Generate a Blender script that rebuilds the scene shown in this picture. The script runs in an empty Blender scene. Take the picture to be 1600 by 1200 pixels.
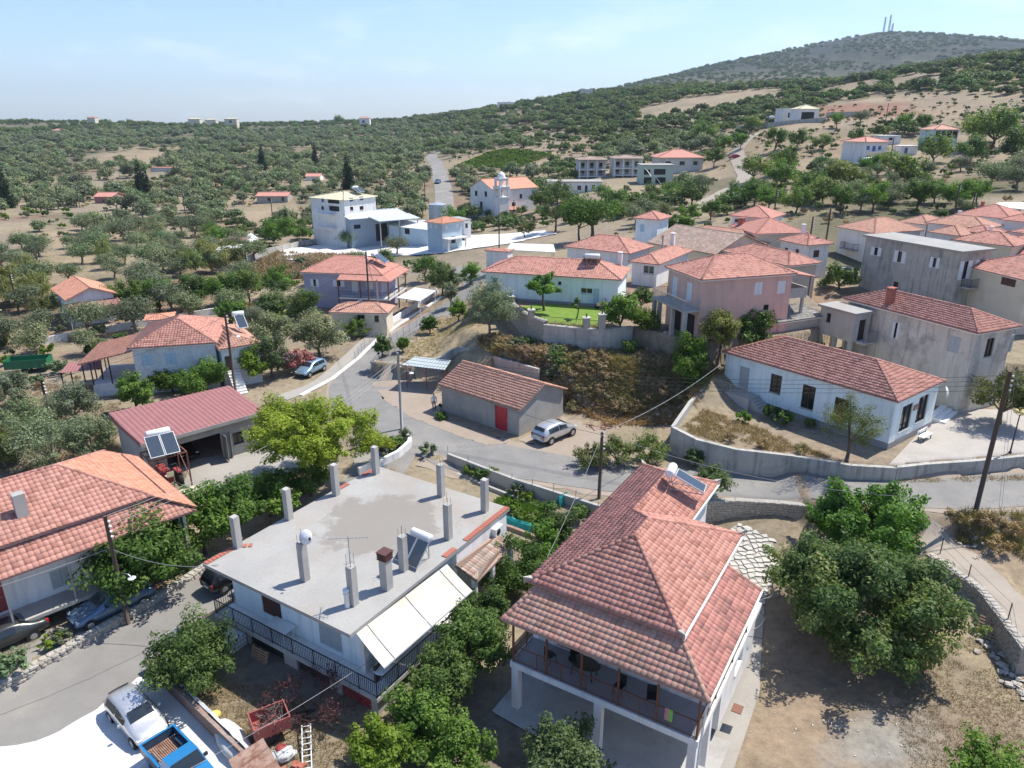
import bpy, math, random
import numpy as np
from mathutils import Vector, Matrix, noise as mnoise
random.seed(7); NR = np.random.default_rng(7)
PI = math.pi; rad = math.radians
SC = bpy.context.scene; COL = SC.collection
# ------------------------------------------------------------------ camera
TH = rad(20.0); FPX = 1131.0; CAMH = 26.0
cam = bpy.data.objects.new('camera', bpy.data.cameras.new('camera')); COL.objects.link(cam)
cam.location = (0, 0, CAMH); cam.rotation_euler = (rad(70), 0, 0)
cam.data.sensor_width = 36.0; cam.data.lens = 36.0 * FPX / 1600.0
cam.data.clip_start = 0.5; cam.data.clip_end = 30000
SC.camera = cam
# ------------------------------------------------------------------ sky, sun, exposure
SUN_AZ = rad(62.0); SUN_EL = rad(58.5)
world = bpy.data.worlds.new('World'); SC.world = world; world.use_nodes = True
nt = world.node_tree; N = nt.nodes; L = nt.links; N.clear()
wo = N.new('ShaderNodeOutputWorld'); bg = N.new('ShaderNodeBackground'); sky = N.new('ShaderNodeTexSky')
sky.sky_type = 'NISHITA'; sky.sun_disc = False; sky.sun_elevation = SUN_EL; sky.sun_rotation = SUN_AZ
sky.air_density = 1.0; sky.dust_density = 0.5; sky.ozone_density = 2.0; sky.altitude = 100
bg.inputs['Strength'].default_value = 0.118
tc = N.new('ShaderNodeTexCoord'); sep = N.new('ShaderNodeSeparateXYZ'); L.new(tc.outputs['Generated'], sep.inputs[0])
mp = N.new('ShaderNodeMapping'); mp.inputs['Scale'].default_value = (5.0, 5.0, 15.0); mp.inputs['Location'].default_value = (2.3, 0.4, 0.9)
L.new(tc.outputs['Generated'], mp.inputs[0])
cn = N.new('ShaderNodeTexNoise'); cn.inputs['Scale'].default_value = 1.25; cn.inputs['Detail'].default_value = 9; cn.inputs['Roughness'].default_value = 0.55
L.new(mp.outputs[0], cn.inputs['Vector'])
cr = N.new('ShaderNodeValToRGB'); cr.color_ramp.elements[0].position = 0.54; cr.color_ramp.elements[1].position = 0.74
L.new(cn.outputs['Fac'], cr.inputs[0])
er = N.new('ShaderNodeValToRGB')                      # clouds keep to a low band over the horizon
er.color_ramp.elements[0].position = 0.0; er.color_ramp.elements[0].color = (1, 1, 1, 1)
er.color_ramp.elements[1].position = 0.16; er.color_ramp.elements[1].color = (0, 0, 0, 1)
e2 = er.color_ramp.elements.new(0.09); e2.color = (.8, .8, .8, 1)
L.new(sep.outputs['Z'], er.inputs[0])
mu = N.new('ShaderNodeMath'); mu.operation = 'MULTIPLY'; L.new(cr.outputs[0], mu.inputs[0]); L.new(er.outputs[0], mu.inputs[1])
mu2 = N.new('ShaderNodeMath'); mu2.operation = 'MULTIPLY'; mu2.inputs[1].default_value = 0.6; L.new(mu.outputs[0], mu2.inputs[0])
wb = N.new('ShaderNodeMixRGB'); wb.blend_type = 'MULTIPLY'; wb.inputs[0].default_value = 1; wb.inputs[2].default_value = (.79, .85, 1.0, 1); L.new(sky.outputs[0], wb.inputs[1])
mx = N.new('ShaderNodeMixRGB'); L.new(mu2.outputs[0], mx.inputs[0]); L.new(wb.outputs[0], mx.inputs[1]); mx.inputs[2].default_value = (6.6, 6.9, 7.3, 1)
L.new(mx.outputs[0], bg.inputs['Color']); L.new(bg.outputs[0], wo.inputs['Surface'])
sd = bpy.data.lights.new('sun', 'SUN'); sd.energy = 4.0; sd.angle = rad(0.53); sd.color = (1.0, 0.94, 0.84)
sun = bpy.data.objects.new('sun', sd); COL.objects.link(sun)
SUNV = Vector((math.sin(SUN_AZ) * math.cos(SUN_EL), math.cos(SUN_AZ) * math.cos(SUN_EL), math.sin(SUN_EL)))
sun.rotation_euler = SUNV.to_track_quat('Z', 'Y').to_euler(); sun.location = (0, 0, 200)
SC.view_settings.view_transform = 'Standard'; SC.view_settings.look = 'None'
SC.view_settings.exposure = 0.78; SC.view_settings.gamma = 1.0; SC.view_settings.use_curve_mapping = False
SC.render.engine = 'CYCLES'; SC.cycles.use_denoising = True
SC.cycles.max_bounces = 6; SC.cycles.diffuse_bounces = 3; SC.cycles.glossy_bounces = 2; SC.cycles.transmission_bounces = 3
SC.cycles.transparent_max_bounces = 6; SC.cycles.volume_bounces = 0; SC.cycles.caustics_reflective = False; SC.cycles.caustics_refractive = False
# ------------------------------------------------------------------ pixel -> place on a level plane
def W(px, py, z=0.0):
 u = (px - 800) / FPX; v = (py - 600) / FPX
 t = (CAMH - z) / (math.sin(TH) + v * math.cos(TH))
 return Vector((u * t, (math.cos(TH) - v * math.sin(TH)) * t, z))
def WD(px, py, depth):                       # point at a given forward depth
 u = (px - 800) / FPX; v = (py - 600) / FPX
 return Vector((u * depth, (math.cos(TH) - v * math.sin(TH)) * depth, CAMH - (math.sin(TH) + v * math.cos(TH)) * depth))
# ------------------------------------------------------------------ materials
MATS = {}
def _base(name):
 m = bpy.data.materials.new(name); m.use_nodes = True; nt = m.node_tree
 for n in list(nt.nodes): nt.nodes.remove(n)
 o = nt.nodes.new('ShaderNodeOutputMaterial'); b = nt.nodes.new('ShaderNodeBsdfPrincipled')
 nt.links.new(b.outputs[0], o.inputs['Surface']); MATS[name] = m
 return m, nt, b, o
def c4(c): return (c[0], c[1], c[2], 1.0)
def noise_node(nt, scale, detail=4, rough=.6, vec=None, stretch=None):
 t = nt.nodes.new('ShaderNodeTexNoise'); t.inputs['Scale'].default_value = scale; t.inputs['Detail'].default_value = detail
 t.inputs['Roughness'].default_value = rough
 if vec is None: vec = nt.nodes.new('ShaderNodeNewGeometry').outputs['Position']
 if stretch:
  mp = nt.nodes.new('ShaderNodeMapping'); mp.inputs['Scale'].default_value = stretch; nt.links.new(vec, mp.inputs[0]); vec = mp.outputs[0]
 nt.links.new(vec, t.inputs['Vector']); return t.outputs['Fac']
def ramp(nt, fac, stops):
 r = nt.nodes.new('ShaderNodeValToRGB'); e = r.color_ramp.elements
 e[0].position, e[0].color = stops[0][0], c4(stops[0][1]); e[1].position, e[1].color = stops[-1][0], c4(stops[-1][1])
 for p, c in stops[1:-1]: k = e.new(p); k.color = c4(c)
 nt.links.new(fac, r.inputs[0]); return r.outputs[0]
def mixc(nt, fac, a, b, mode='MIX'):
 m = nt.nodes.new('ShaderNodeMixRGB'); m.blend_type = mode
 for k, s in ((0, fac), (1, a), (2, b)):
  if isinstance(s, (int, float)): m.inputs[k].default_value = s
  elif isinstance(s, tuple): m.inputs[k].default_value = c4(s)
  else: nt.links.new(s, m.inputs[k])
 return m.outputs[0]
def bump(nt, b, h, strength, dist=.02):
 n = nt.nodes.new('ShaderNodeBump'); n.inputs['Strength'].default_value = strength; n.inputs['Distance'].default_value = dist
 nt.links.new(h, n.inputs['Height']); nt.links.new(n.outputs[0], b.inputs['Normal'])
def mat(name, col, rough=.85, col2=None, scale=1.2, col3=None, scale3=.25, amt3=.55, fine=.12, fscale=14, bmp=.25, bd=.02, metal=0, spec=.35, streak=None):
 """two colours by noise, a third in large stains, fine grain, optional vertical streaks, bump"""
 m, nt, b, o = _base(name)
 b.inputs['Roughness'].default_value = rough; b.inputs['Metallic'].default_value = metal; b.inputs['Specular IOR Level'].default_value = spec
 col2 = col2 or tuple(x * .82 for x in col)
 n1 = noise_node(nt, scale, 5, .62); c = ramp(nt, n1, [(.35, col), (.68, col2)])
 if col3:
  n3 = noise_node(nt, scale3, 6, .65); f = ramp(nt, n3, [(.5, (0, 0, 0)), (.66, (amt3,) * 3)]); c = mixc(nt, f, c, col3)
 if streak:
  n4 = noise_node(nt, 1.0, 5, .6, stretch=(2.2, 2.2, .22)); f = ramp(nt, n4, [(.5, (0, 0, 0)), (.68, (streak[1],) * 3)]); c = mixc(nt, f, c, streak[0])
 nf = noise_node(nt, fscale, 3, .7); g = ramp(nt, nf, [(.3, (1 - fine,) * 3), (.7, (1 + fine * .4,) * 3)]); c = mixc(nt, 1.0, c, g, 'MULTIPLY')
 nt.links.new(c, b.inputs['Base Color'])
 if bmp: bump(nt, b, nf, bmp, bd)
 return m
def mat_tile(name, cols, lichen=(.16, .12, .10), amt=.35, lsc=.8, rough=.8):
 """per-tile tint from the face attribute 'tint', weathering in patches"""
 m, nt, b, o = _base(name); b.inputs['Roughness'].default_value = rough; b.inputs['Specular IOR Level'].default_value = .25
 a = nt.nodes.new('ShaderNodeAttribute'); a.attribute_name = 'tint'
 k = len(cols); c = ramp(nt, a.outputs['Fac'], [(i / (k - 1), cols[i]) for i in range(k)])
 n = noise_node(nt, lsc, 6, .7); f = ramp(nt, n, [(.48, (0, 0, 0)), (.72, (amt,) * 3)])
 f2 = mixc(nt, 1.0, f, ramp(nt, a.outputs['Fac'], [(0, (1, 1, 1)), (1, (.35, .35, .35))]), 'MULTIPLY')
 c = mixc(nt, f2, c, lichen)
 nf = noise_node(nt, 22, 3, .7); g = ramp(nt, nf, [(.3, (.8,) * 3), (.7, (1.08,) * 3)]); c = mixc(nt, 1.0, c, g, 'MULTIPLY')
 nt.links.new(c, b.inputs['Base Color']); bump(nt, b, nf, .2, .01)
 return m
def mat_leaf(name, cols, trans=.32, rough=.55, objvar=.25):
 m, nt, b, o = _base(name)
 a = nt.nodes.new('ShaderNodeAttribute'); a.attribute_name = 'tint'
 k = len(cols); c = ramp(nt, a.outputs['Fac'], [(i / (k - 1), cols[i]) for i in range(k)])
 oi = nt.nodes.new('ShaderNodeObjectInfo')
 v = objvar; g = ramp(nt, oi.outputs['Random'], [(0, (1 - v, 1 - v, 1 - v)), (.35, (1, 1, 1)), (.55, (1 + v * 1.3, 1 + v * .9, 1 + v * .2)), (.78, (1 - v * .3, 1 + v * .5, 1 - v * .4)), (1, (1 + v, 1 + v * .7, 1 + v * .6))]); c = mixc(nt, 1.0, c, g, 'MULTIPLY')
 b.inputs['Roughness'].default_value = rough; b.inputs['Specular IOR Level'].default_value = .22
 nt.links.new(c, b.inputs['Base Color'])
 t = nt.nodes.new('ShaderNodeBsdfTranslucent'); tcx = mixc(nt, 1.0, c, (1.25, 1.35, .55), 'MULTIPLY'); nt.links.new(tcx, t.inputs['Color'])
 ms = nt.nodes.new('ShaderNodeMixShader'); ms.inputs[0].default_value = trans
 nt.links.new(b.outputs[0], ms.inputs[1]); nt.links.new(t.outputs[0], ms.inputs[2]); nt.links.new(ms.outputs[0], o.inputs['Surface'])
 return m
def mat_wave(name, col, col2, direction='X', scale=8, rough=.5, metal=0, rust=None, bmp=.0):
 m, nt, b, o = _base(name); b.inputs['Roughness'].default_value = rough; b.inputs['Metallic'].default_value = metal
 n1 = noise_node(nt, 1.3, 5, .65); c = ramp(nt, n1, [(.3, col), (.7, col2)])
 if rust:
  n2 = noise_node(nt, 2.3, 6, .7); f = ramp(nt, n2, [(.5, (0, 0, 0)), (.62, (rust[1],) * 3)]); c = mixc(nt, f, c, rust[0])
 nf = noise_node(nt, 20, 3, .7); g = ramp(nt, nf, [(.3, (.88,) * 3), (.7, (1.05,) * 3)]); c = mixc(nt, 1.0, c, g, 'MULTIPLY')
 nt.links.new(c, b.inputs['Base Color']); return m
def flat(name, col, rough=.5, metal=0, spec=.5, coat=0):
 m, nt, b, o = _base(name); b.inputs['Roughness'].default_value = rough; b.inputs['Metallic'].default_value = metal; b.inputs['Specular IOR Level'].default_value = spec
 nf = noise_node(nt, 6, 4, .6); g = ramp(nt, nf, [(.3, tuple(x * .88 for x in col)), (.7, tuple(min(1, x * 1.04) for x in col))]); nt.links.new(g, b.inputs['Base Color'])
 if coat: b.inputs['Coat Weight'].default_value = coat; b.inputs['Coat Roughness'].default_value = .05
 return m
M = MATS
# walls
mat('white_wall', (.82, .81, .79), .9, (.77, .765, .74), .5, (.60, .58, .54), .22, .35, .07, 18, .15, streak=((.46, .44, .40), .42))
mat('blue_white_wall', (.80, .90, .91), .9, (.76, .86, .875), .6, (.50, .56, .58), .3, .3, .07, 18, .15, streak=((.42, .46, .48), .38))
mat('pale_blue_wall', (.46, .58, .66), .9, (.42, .53, .60), .6, (.36, .42, .46), .3, .3, .06, 16, .12)
mat('purple_wall', (.40, .40, .50), .9, (.36, .36, .46), .6, (.3, .3, .36), .3, .3, .06, 16, .12)
mat('pink_wall', (.68, .46, .38), .9, (.63, .425, .36), .6, (.45, .33, .29), .3, .3, .06, 16, .12, streak=((.36, .26, .23), .4))
mat('grey_brown_wall', (.44, .37, .35), .9, (.40, .34, .32), .6, (.34, .29, .27), .3, .3, .06, 16, .12)
mat('cream_wall', (.70, .64, .50), .9, (.64, .58, .46), .6, (.5, .45, .38), .3, .35, .07, 16, .15)
mat('old_plaster', (.68, .63, .55), .95, (.59, .545, .48), .7, (.24, .23, .22), .42, .75, .14, 12, .4, .03, streak=((.25, .24, .23), .55))
mat('whitewashed_stone', (.72, .75, .76), .95, (.60, .64, .66), 2.6, (.42, .43, .43), .5, .5, .18, 6, .7, .05)
def add_stain(m, c, r, col):                  # one broad old water stain with an uneven edge
 nt = m.node_tree; b = next(n for n in nt.nodes if n.type == 'BSDF_PRINCIPLED'); src = b.inputs['Base Color'].links[0].from_socket
 g = nt.nodes.new('ShaderNodeNewGeometry'); d = nt.nodes.new('ShaderNodeVectorMath'); d.operation = 'DISTANCE'; nt.links.new(g.outputs['Position'],d.inputs[0]); d.inputs[1].default_value = c
 n = noise_node(nt,.9,6,.65); a = nt.nodes.new('ShaderNodeMath'); a.operation = 'MULTIPLY_ADD'; nt.links.new(n,a.inputs[0]); a.inputs[1].default_value = -r * 1.9; nt.links.new(d.outputs['Value'],a.inputs[2])
 q = nt.nodes.new('ShaderNodeMath'); q.operation = 'DIVIDE'; nt.links.new(a.outputs[0],q.inputs[0]); q.inputs[1].default_value = r
 f = ramp(nt,q.outputs[0],[(.0,(.75,) * 3),(.22,(.0,) * 3)]); nt.links.new(mixc(nt,f,src,col),b.inputs['Base Color'])
mat('concrete',(.46,.45,.42),.92,(.39,.38,.355),.8,(.29,.28,.265),.3,.5,.10,12,.3,.02,streak=((.27,.26,.25),.3))
mat('roof_concrete',(.375,.37,.35),.92,(.315,.31,.295),.35,(.33,.29,.245),.16,.7,.10,7,.25,.015)
mat('grey_concrete_wall',(.50,.485,.44),.94,(.41,.40,.365),.9,(.22,.22,.205),.33,.6,.12,10,.35,.02,streak=((.13,.14,.13),.6))
mat('dusty_pink',(.45,.22,.22),.9,(.4,.2,.2),.8)
mat('old_white',(.62,.62,.60),.9,(.52,.52,.50),.8,(.36,.36,.35),.4,.4)
mat('yellow_roof',(.62,.58,.40),.85,(.56,.52,.36),.5)
mat('mint_wall',(.48,.58,.50),.9,(.42,.52,.45),.8,(.5,.48,.44),.5,.4)
add_stain(M['roof_concrete'],tuple(W(598,818,3.0)),3.2,(.225,.205,.178))
mat('white_slab',(.82,.82,.79),.8,(.76,.76,.73),.3,(.66,.65,.60),.2,.4,.05,10,.1)
mat('stone',(.47,.44,.39),.95,(.36,.34,.30),3.0,(.50,.40,.28),1.1,.5,.2,9,.6,.04)
mat('stone_joint',(.40,.38,.34),.95,(.32,.30,.265),3.0,None,bmp=.6,bd=.04)
mat('flagstone',(.54,.52,.47),.9,(.46,.44,.40),1.4,(.44,.42,.38),.7,.4,.12,10,.3)
mat('plinth',(.33,.33,.33),.9,(.28,.28,.28),1)
# ground covers
mat('asphalt',(.24,.233,.22),.92,(.195,.19,.182),.5,(.29,.275,.25),.22,.6,.13,26,.25,.01)
mat('lane_asphalt',(.26,.248,.228),.92,(.215,.207,.192),.5,(.36,.33,.28),.25,.6,.13,22,.25,.01)
mat('yard_concrete',(.36,.34,.305),.92,(.31,.29,.26),.4,(.34,.31,.27),.25,.5,.1,15,.2,.01)
mat('white_concrete',(.70,.69,.66),.85,(.64,.63,.60),.3,(.52,.505,.47),.25,.55,.05,14,.15,.01)
mat('gravel',(.34,.28,.225),.95,(.29,.24,.19),.6,(.37,.325,.275),.3,.6,.16,22,.4,.02)
mat('lawn_soil',(.16,.26,.035),.9,(.13,.22,.03),1.2,(.24,.28,.05),.5,.5,.15,20,.5)
mat('plaza',(.43,.40,.365),.9,(.37,.345,.31),.7,(.38,.35,.31),.3,.4,.16,9,.3)
mat('path_dirt',(.37,.325,.27),.95,(.315,.275,.23),.6,(.36,.31,.25),.4,.5,.14,16,.35,.02)
def add_cracks(m,scale,w,col):              # thin wandering cracks
 nt = m.node_tree; b = next(n for n in nt.nodes if n.type == 'BSDF_PRINCIPLED'); src = b.inputs['Base Color'].links[0].from_socket; g = nt.nodes.new('ShaderNodeNewGeometry'); n = nt.nodes.new('ShaderNodeTexNoise'); n.inputs['Scale'].default_value = .8; n.inputs['Detail'].default_value = 6; nt.links.new(g.outputs['Position'],n.inputs['Vector']); mv = nt.nodes.new('ShaderNodeMixRGB'); mv.inputs[0].default_value = .55; nt.links.new(g.outputs['Position'],mv.inputs[1])
 sc = nt.nodes.new('ShaderNodeVectorMath'); sc.operation = 'SCALE'; sc.inputs['Scale'].default_value = 6; nt.links.new(n.outputs['Color'],sc.inputs[0]); ad = nt.nodes.new('ShaderNodeVectorMath'); nt.links.new(g.outputs['Position'],ad.inputs[0]); nt.links.new(sc.outputs[0],ad.inputs[1]); v = nt.nodes.new('ShaderNodeTexVoronoi'); v.feature = 'DISTANCE_TO_EDGE'; v.inputs['Scale'].default_value = scale; nt.links.new(ad.outputs[0],v.inputs['Vector'])
 f = ramp(nt,v.outputs['Distance'],[(0,(.7,) * 3),(w,(0,) * 3)]); pz = noise_node(nt,.13,3,.5); pf = ramp(nt,pz,[(.45,(0,) * 3),(.6,(1,) * 3)]); nt.links.new(mixc(nt,mixc(nt,1.0,f,pf,'MULTIPLY'),src,col),b.inputs['Base Color'])
add_cracks(M['asphalt'],.22,.012,(.09,.09,.09)); add_cracks(M['lane_asphalt'],.2,.014,(.13,.12,.11)); add_cracks(M['yard_concrete'],.3,.012,(.18,.165,.15)); add_cracks(M['white_concrete'],.25,.01,(.42,.41,.38)); add_cracks(M['roof_concrete'],.16,.007,(.2,.2,.19))
# metals, plastics
flat('dark_metal',(.03,.032,.036),.45,.3); flat('grey_metal',(.42,.43,.44),.45,.6); flat('galvanised',(.50,.55,.58),.42,.55)
flat('rust_metal',(.19,.08,.05),.7); flat('brown_paint',(.16,.065,.04),.6); flat('red_paint',(.50,.035,.05),.5); flat('dull_red',(.30,.05,.05),.65)
flat('white_paint',(.80,.80,.79),.45); flat('white_plastic',(.76,.78,.79),.4); flat('blue_paint',(.07,.15,.36),.5); flat('pale_blue_paint',(.45,.62,.72),.5)
flat('brown_shutter',(.10,.04,.035),.6); flat('grey_shutter',(.42,.47,.48),.6); flat('white_shutter',(.72,.75,.76),.55); flat('dark_wood',(.075,.05,.038),.7)
flat('pole_wood',(.10,.072,.055),.85); flat('pallet_wood',(.38,.25,.15),.85); flat('rubber',(.02,.02,.02),.8); flat('hubcap',(.5,.5,.52),.35,.7)
flat('glass_dark',(.018,.022,.028),.08,0,.6); flat('interior',(.03,.028,.026),.9); flat('car_glass',(.02,.028,.034),.05,0,.7); flat('solar_glass',(.055,.075,.10),.12,.1,.7)
flat('silver_paint',(.60,.61,.62),.28,.55,coat=.6); flat('light_blue_paint',(.28,.42,.55),.3,.5,coat=.6); flat('steel_blue_paint',(.11,.19,.29),.35,.4,coat=.4)
flat('dark_grey_paint',(.055,.06,.06),.3,.4,coat=.5); flat('truck_blue',(.02,.19,.42),.35,.1,coat=.4); flat('black_paint',(.015,.015,.017),.3,.2,coat=.5); flat('car_red',(.4,.03,.03),.3,coat=.5)
flat('tail_light',(.45,.02,.03),.2); flat('head_light',(.75,.78,.8),.1); flat('green_paint',(.015,.15,.065),.5); flat('teal_net',(.02,.34,.32),.8); flat('cream_paint',(.62,.55,.40),.6)
flat('pale_red',(.34,.10,.085),.7)
flat('sack_yellow',(.55,.45,.12),.7); mat('tarp_white',(.72,.70,.66),.75,(.62,.60,.56),1.2,(.5,.36,.26),.8,.5,.1,10,.3)
flat('globe',(.80,.62,.25),.3); flat('wire',(.035,.035,.04),.6); flat('brick',(.38,.13,.09),.85); flat('wire_light',(.28,.28,.28),.5)
mat('awning_cloth',(.61,.575,.50),.9,(.57,.53,.45),.4,(.50,.40,.28),.55,.6,.04,12,.08,streak=((.66,.54,.38),.45))
mat('tarp',(.62,.63,.62),.7,(.52,.53,.53),1.5,(.36,.35,.33),.8,.6,.1,10,.5)
mat('brick_wall',(.34,.235,.19),.95,(.26,.185,.155),5.0,(.38,.32,.27),.6,.5,.2,9,.7,.03)
mat_wave('red_sheet',(.33,.145,.135),(.27,.115,.108),rough=.65)
mat_wave('rust_sheet',(.42,.30,.24),(.24,.12,.075),rough=.7,rust=((.20,.075,.035),.8))
mat_wave('grey_sheet',(.42,.47,.47),(.36,.41,.42),rough=.5,metal=.2)
mat_wave('white_sheet',(.74,.75,.74),(.66,.68,.67),rough=.55)
mat_wave('warehouse_sheet',(.30,.38,.44),(.27,.345,.40),rough=.6)
mat_wave('warehouse_roof',(.58,.62,.64),(.52,.57,.60),rough=.5,metal=.1)
# roofs
mat_tile('tile_red',[(.36,.165,.128),(.465,.222,.172),(.52,.262,.205),(.55,.285,.225),(.495,.242,.188)],amt=.5)
mat_tile('tile_porch',[(.38,.225,.165),(.52,.29,.22),(.48,.315,.24),(.54,.275,.21)],lichen=(.30,.235,.18),amt=.7,lsc=.5)
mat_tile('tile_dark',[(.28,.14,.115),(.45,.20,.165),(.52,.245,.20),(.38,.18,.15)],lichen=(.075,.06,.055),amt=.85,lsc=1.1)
mat_tile('tile_orange',[(.46,.215,.14),(.56,.265,.175),(.62,.31,.21),(.52,.24,.16)],amt=.25)
mat_tile('tile_brown',[(.42,.225,.16),(.52,.285,.205),(.57,.325,.24),(.46,.25,.185)],lichen=(.22,.17,.13),amt=.5)
mat_tile('tile_old',[(.30,.23,.18),(.42,.33,.27),(.36,.22,.17),(.48,.40,.34)],lichen=(.20,.19,.17),amt=.7)
mat_tile('tile_grey',[(.20,.19,.17),(.30,.28,.25),(.26,.24,.22),(.36,.34,.31)],lichen=(.14,.14,.13),amt=.6)
mat_tile('tile_pink',[(.46,.215,.165),(.53,.25,.195),(.57,.285,.225),(.50,.235,.185)],amt=.25)
# plants
mat_leaf('leaf_olive',[(.095,.118,.07),(.165,.198,.122),(.265,.298,.20)],.25,objvar=.26)
mat_leaf('leaf_maquis',[(.055,.085,.032),(.10,.14,.055),(.15,.19,.08)],.25,objvar=.42)
mat_leaf('leaf_mulberry',[(.05,.105,.02),(.095,.18,.032),(.165,.265,.06)],.38)
mat_leaf('leaf_citrus',[(.045,.085,.022),(.085,.145,.035),(.15,.215,.065)],.35)
mat_leaf('leaf_big',[(.046,.09,.03),(.085,.15,.046),(.145,.21,.07),(.24,.275,.095)],.4)
mat_leaf('leaf_pine',[(.12,.165,.016),(.21,.275,.028),(.33,.385,.06)],.38)
mat_leaf('leaf_stonepine',[(.045,.10,.014),(.075,.15,.02),(.11,.19,.03)],.25)
mat_leaf('leaf_cypress',[(.014,.026,.013),(.026,.042,.02),(.04,.06,.028)],.1)
mat_leaf('leaf_bright',[(.075,.14,.018),(.13,.21,.028),(.19,.27,.045)],.4)
mat_leaf('leaf_reed',[(.12,.15,.06),(.19,.21,.09),(.28,.26,.13)],.3)
mat_leaf('leaf_dry',[(.17,.12,.07),(.27,.20,.115),(.38,.29,.17)],.25)
mat_leaf('leaf_brush',[(.20,.135,.085),(.32,.23,.145),(.44,.34,.22)],.25)
mat_leaf('leaf_redbare',[(.085,.035,.035),(.15,.045,.045),(.10,.07,.06)],.1)
mat_leaf('leaf_oleander',[(.30,.10,.13),(.42,.17,.20),(.06,.09,.03)],.25)
mat_leaf('leaf_purple',[(.05,.09,.03),(.075,.12,.04),(.09,.12,.05),(.26,.07,.30)],.25)
mat_leaf('leaf_lawn',[(.13,.22,.025),(.19,.30,.035),(.26,.34,.06)],.3)
mat_leaf('leaf_vineyard',[(.10,.14,.03),(.16,.20,.045),(.2,.22,.06)],.3)
mat('bark',(.15,.12,.095),.95,(.09,.072,.058),5,None,bmp=.6,bd=.03)
mat('bark_grey',(.26,.24,.21),.95,(.17,.155,.135),5,None,bmp=.6,bd=.03)
mat('bark_red',(.15,.07,.06),.95,(.10,.05,.045),5,None,bmp=.3)
# ------------------------------------------------------------------ mesh building
class MB:
 def __init__(s): s.v = []; s.f = []
 def poly(s,pts):
  i = len(s.v); s.v += [tuple(p) for p in pts]; s.f.append(tuple(range(i,i + len(pts)))); return s
 def box(s,x0,y0,z0,x1,y1,z1):
  i = len(s.v); s.v += [(x0,y0,z0),(x1,y0,z0),(x1,y1,z0),(x0,y1,z0),(x0,y0,z1),(x1,y0,z1),(x1,y1,z1),(x0,y1,z1)]
  s.f += [(i,i+3,i+2,i+1),(i+4,i+5,i+6,i+7),(i,i+1,i+5,i+4),(i+1,i+2,i+6,i+5),(i+2,i+3,i+7,i+6),(i+3,i,i+4,i+7)]; return s
 def prism(s,poly,z0,z1):
  n = len(poly); i = len(s.v); g = (lambda z,k: z[k] if hasattr(z,'__len__') else z)
  s.v += [(p[0],p[1],g(z0,k)) for k,p in enumerate(poly)] + [(p[0],p[1],g(z1,k)) for k,p in enumerate(poly)]
  s.f.append(tuple(range(i + n - 1,i - 1,-1))); s.f.append(tuple(range(i + n,i + 2 * n)))
  for k in range(n): j = (k + 1) % n; s.f.append((i + k,i + j,i + n + j,i + n + k))
  return s
 def slab(s,pts,t):                      # thick sheet: pts is a 3D loop, t thickness downwards
  n = len(pts); i = len(s.v); s.v += [tuple(p) for p in pts] + [(p[0],p[1],p[2] - t) for p in pts]
  s.f.append(tuple(range(i,i + n))); s.f.append(tuple(range(i + 2 * n - 1,i + n - 1,-1)))
  for k in range(n): j = (k + 1) % n; s.f.append((i + k,i + n + k,i + n + j,i + j))
  return s
 def tube(s,pts,r,n=6,cap=True):
  pts = [Vector(p) for p in pts]; rs = r if hasattr(r,'__len__') else [r] * len(pts); i0 = len(s.v)
  for k,p in enumerate(pts):
   d = (pts[min(k + 1,len(pts) - 1)] - pts[max(k - 1,0)]); d = d.normalized() if d.length > 1e-9 else Vector((0,0,1))
   a = d.cross(Vector((0,0,1)) if abs(d.z) < .9 else Vector((1,0,0))).normalized(); b = d.cross(a)
   for q in range(n):
    t = 2 * PI * q / n; s.v.append(tuple(p + (a * math.cos(t) + b * math.sin(t)) * rs[k]))
  for k in range(len(pts) - 1):
   for q in range(n):
    a = i0 + k * n + q; b = i0 + k * n + (q + 1) % n; s.f.append((a,b,b + n,a + n))
  if cap:
   s.f.append(tuple(range(i0,i0 + n))); e = i0 + (len(pts) - 1) * n; s.f.append(tuple(range(e + n - 1,e - 1,-1)))
  return s
 def beam(s,p,q,w,h):                  # rectangular bar from p to q
  p = Vector(p); q = Vector(q); d = (q - p).normalized(); a = d.cross(Vector((0,0,1)) if abs(d.z) < .95 else Vector((1,0,0))).normalized() * (w / 2); b = a.cross(d).normalized() * (h / 2)
  i = len(s.v)
  for e in (p,q): s.v += [tuple(e - a - b),tuple(e + a - b),tuple(e + a + b),tuple(e - a + b)]
  s.f += [(i,i+3,i+2,i+1),(i+4,i+5,i+6,i+7),(i,i+1,i+5,i+4),(i+1,i+2,i+6,i+5),(i+2,i+3,i+7,i+6),(i+3,i,i+4,i+7)]; return s
 def lathe(s,prof,n=14,o=(0,0,0),axis='z'):
  i0 = len(s.v)
  for r,z in prof:
   for q in range(n):
    t = 2 * PI * q / n; x,y = r * math.cos(t),r * math.sin(t)
    s.v.append((o[0] + x,o[1] + y,o[2] + z) if axis == 'z' else ((o[0] + x,o[1] + z,o[2] + y) if axis == 'y' else (o[0] + z,o[1] + x,o[2] + y)))
  for k in range(len(prof) - 1):
   for q in range(n):
    a = i0 + k * n + q; b = i0 + k * n + (q + 1) % n; s.f.append((a,b,b + n,a + n))
  return s
 def mesh(s,name):
  me = bpy.data.meshes.new(name); me.from_pydata(s.v,[],s.f); me.update(); return me
 def build(s,name,m,parent=None,smooth=False,kind=None,label=None):
  o = bpy.data.objects.new(name,s.mesh(name)); COL.objects.link(o); o.data.materials.append(MATS[m] if isinstance(m,str) else m)
  if smooth: o.data.shade_smooth()
  if parent: o.parent = parent
  if kind: o['kind'] = kind
  if label: o['label'] = label
  return o
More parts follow.
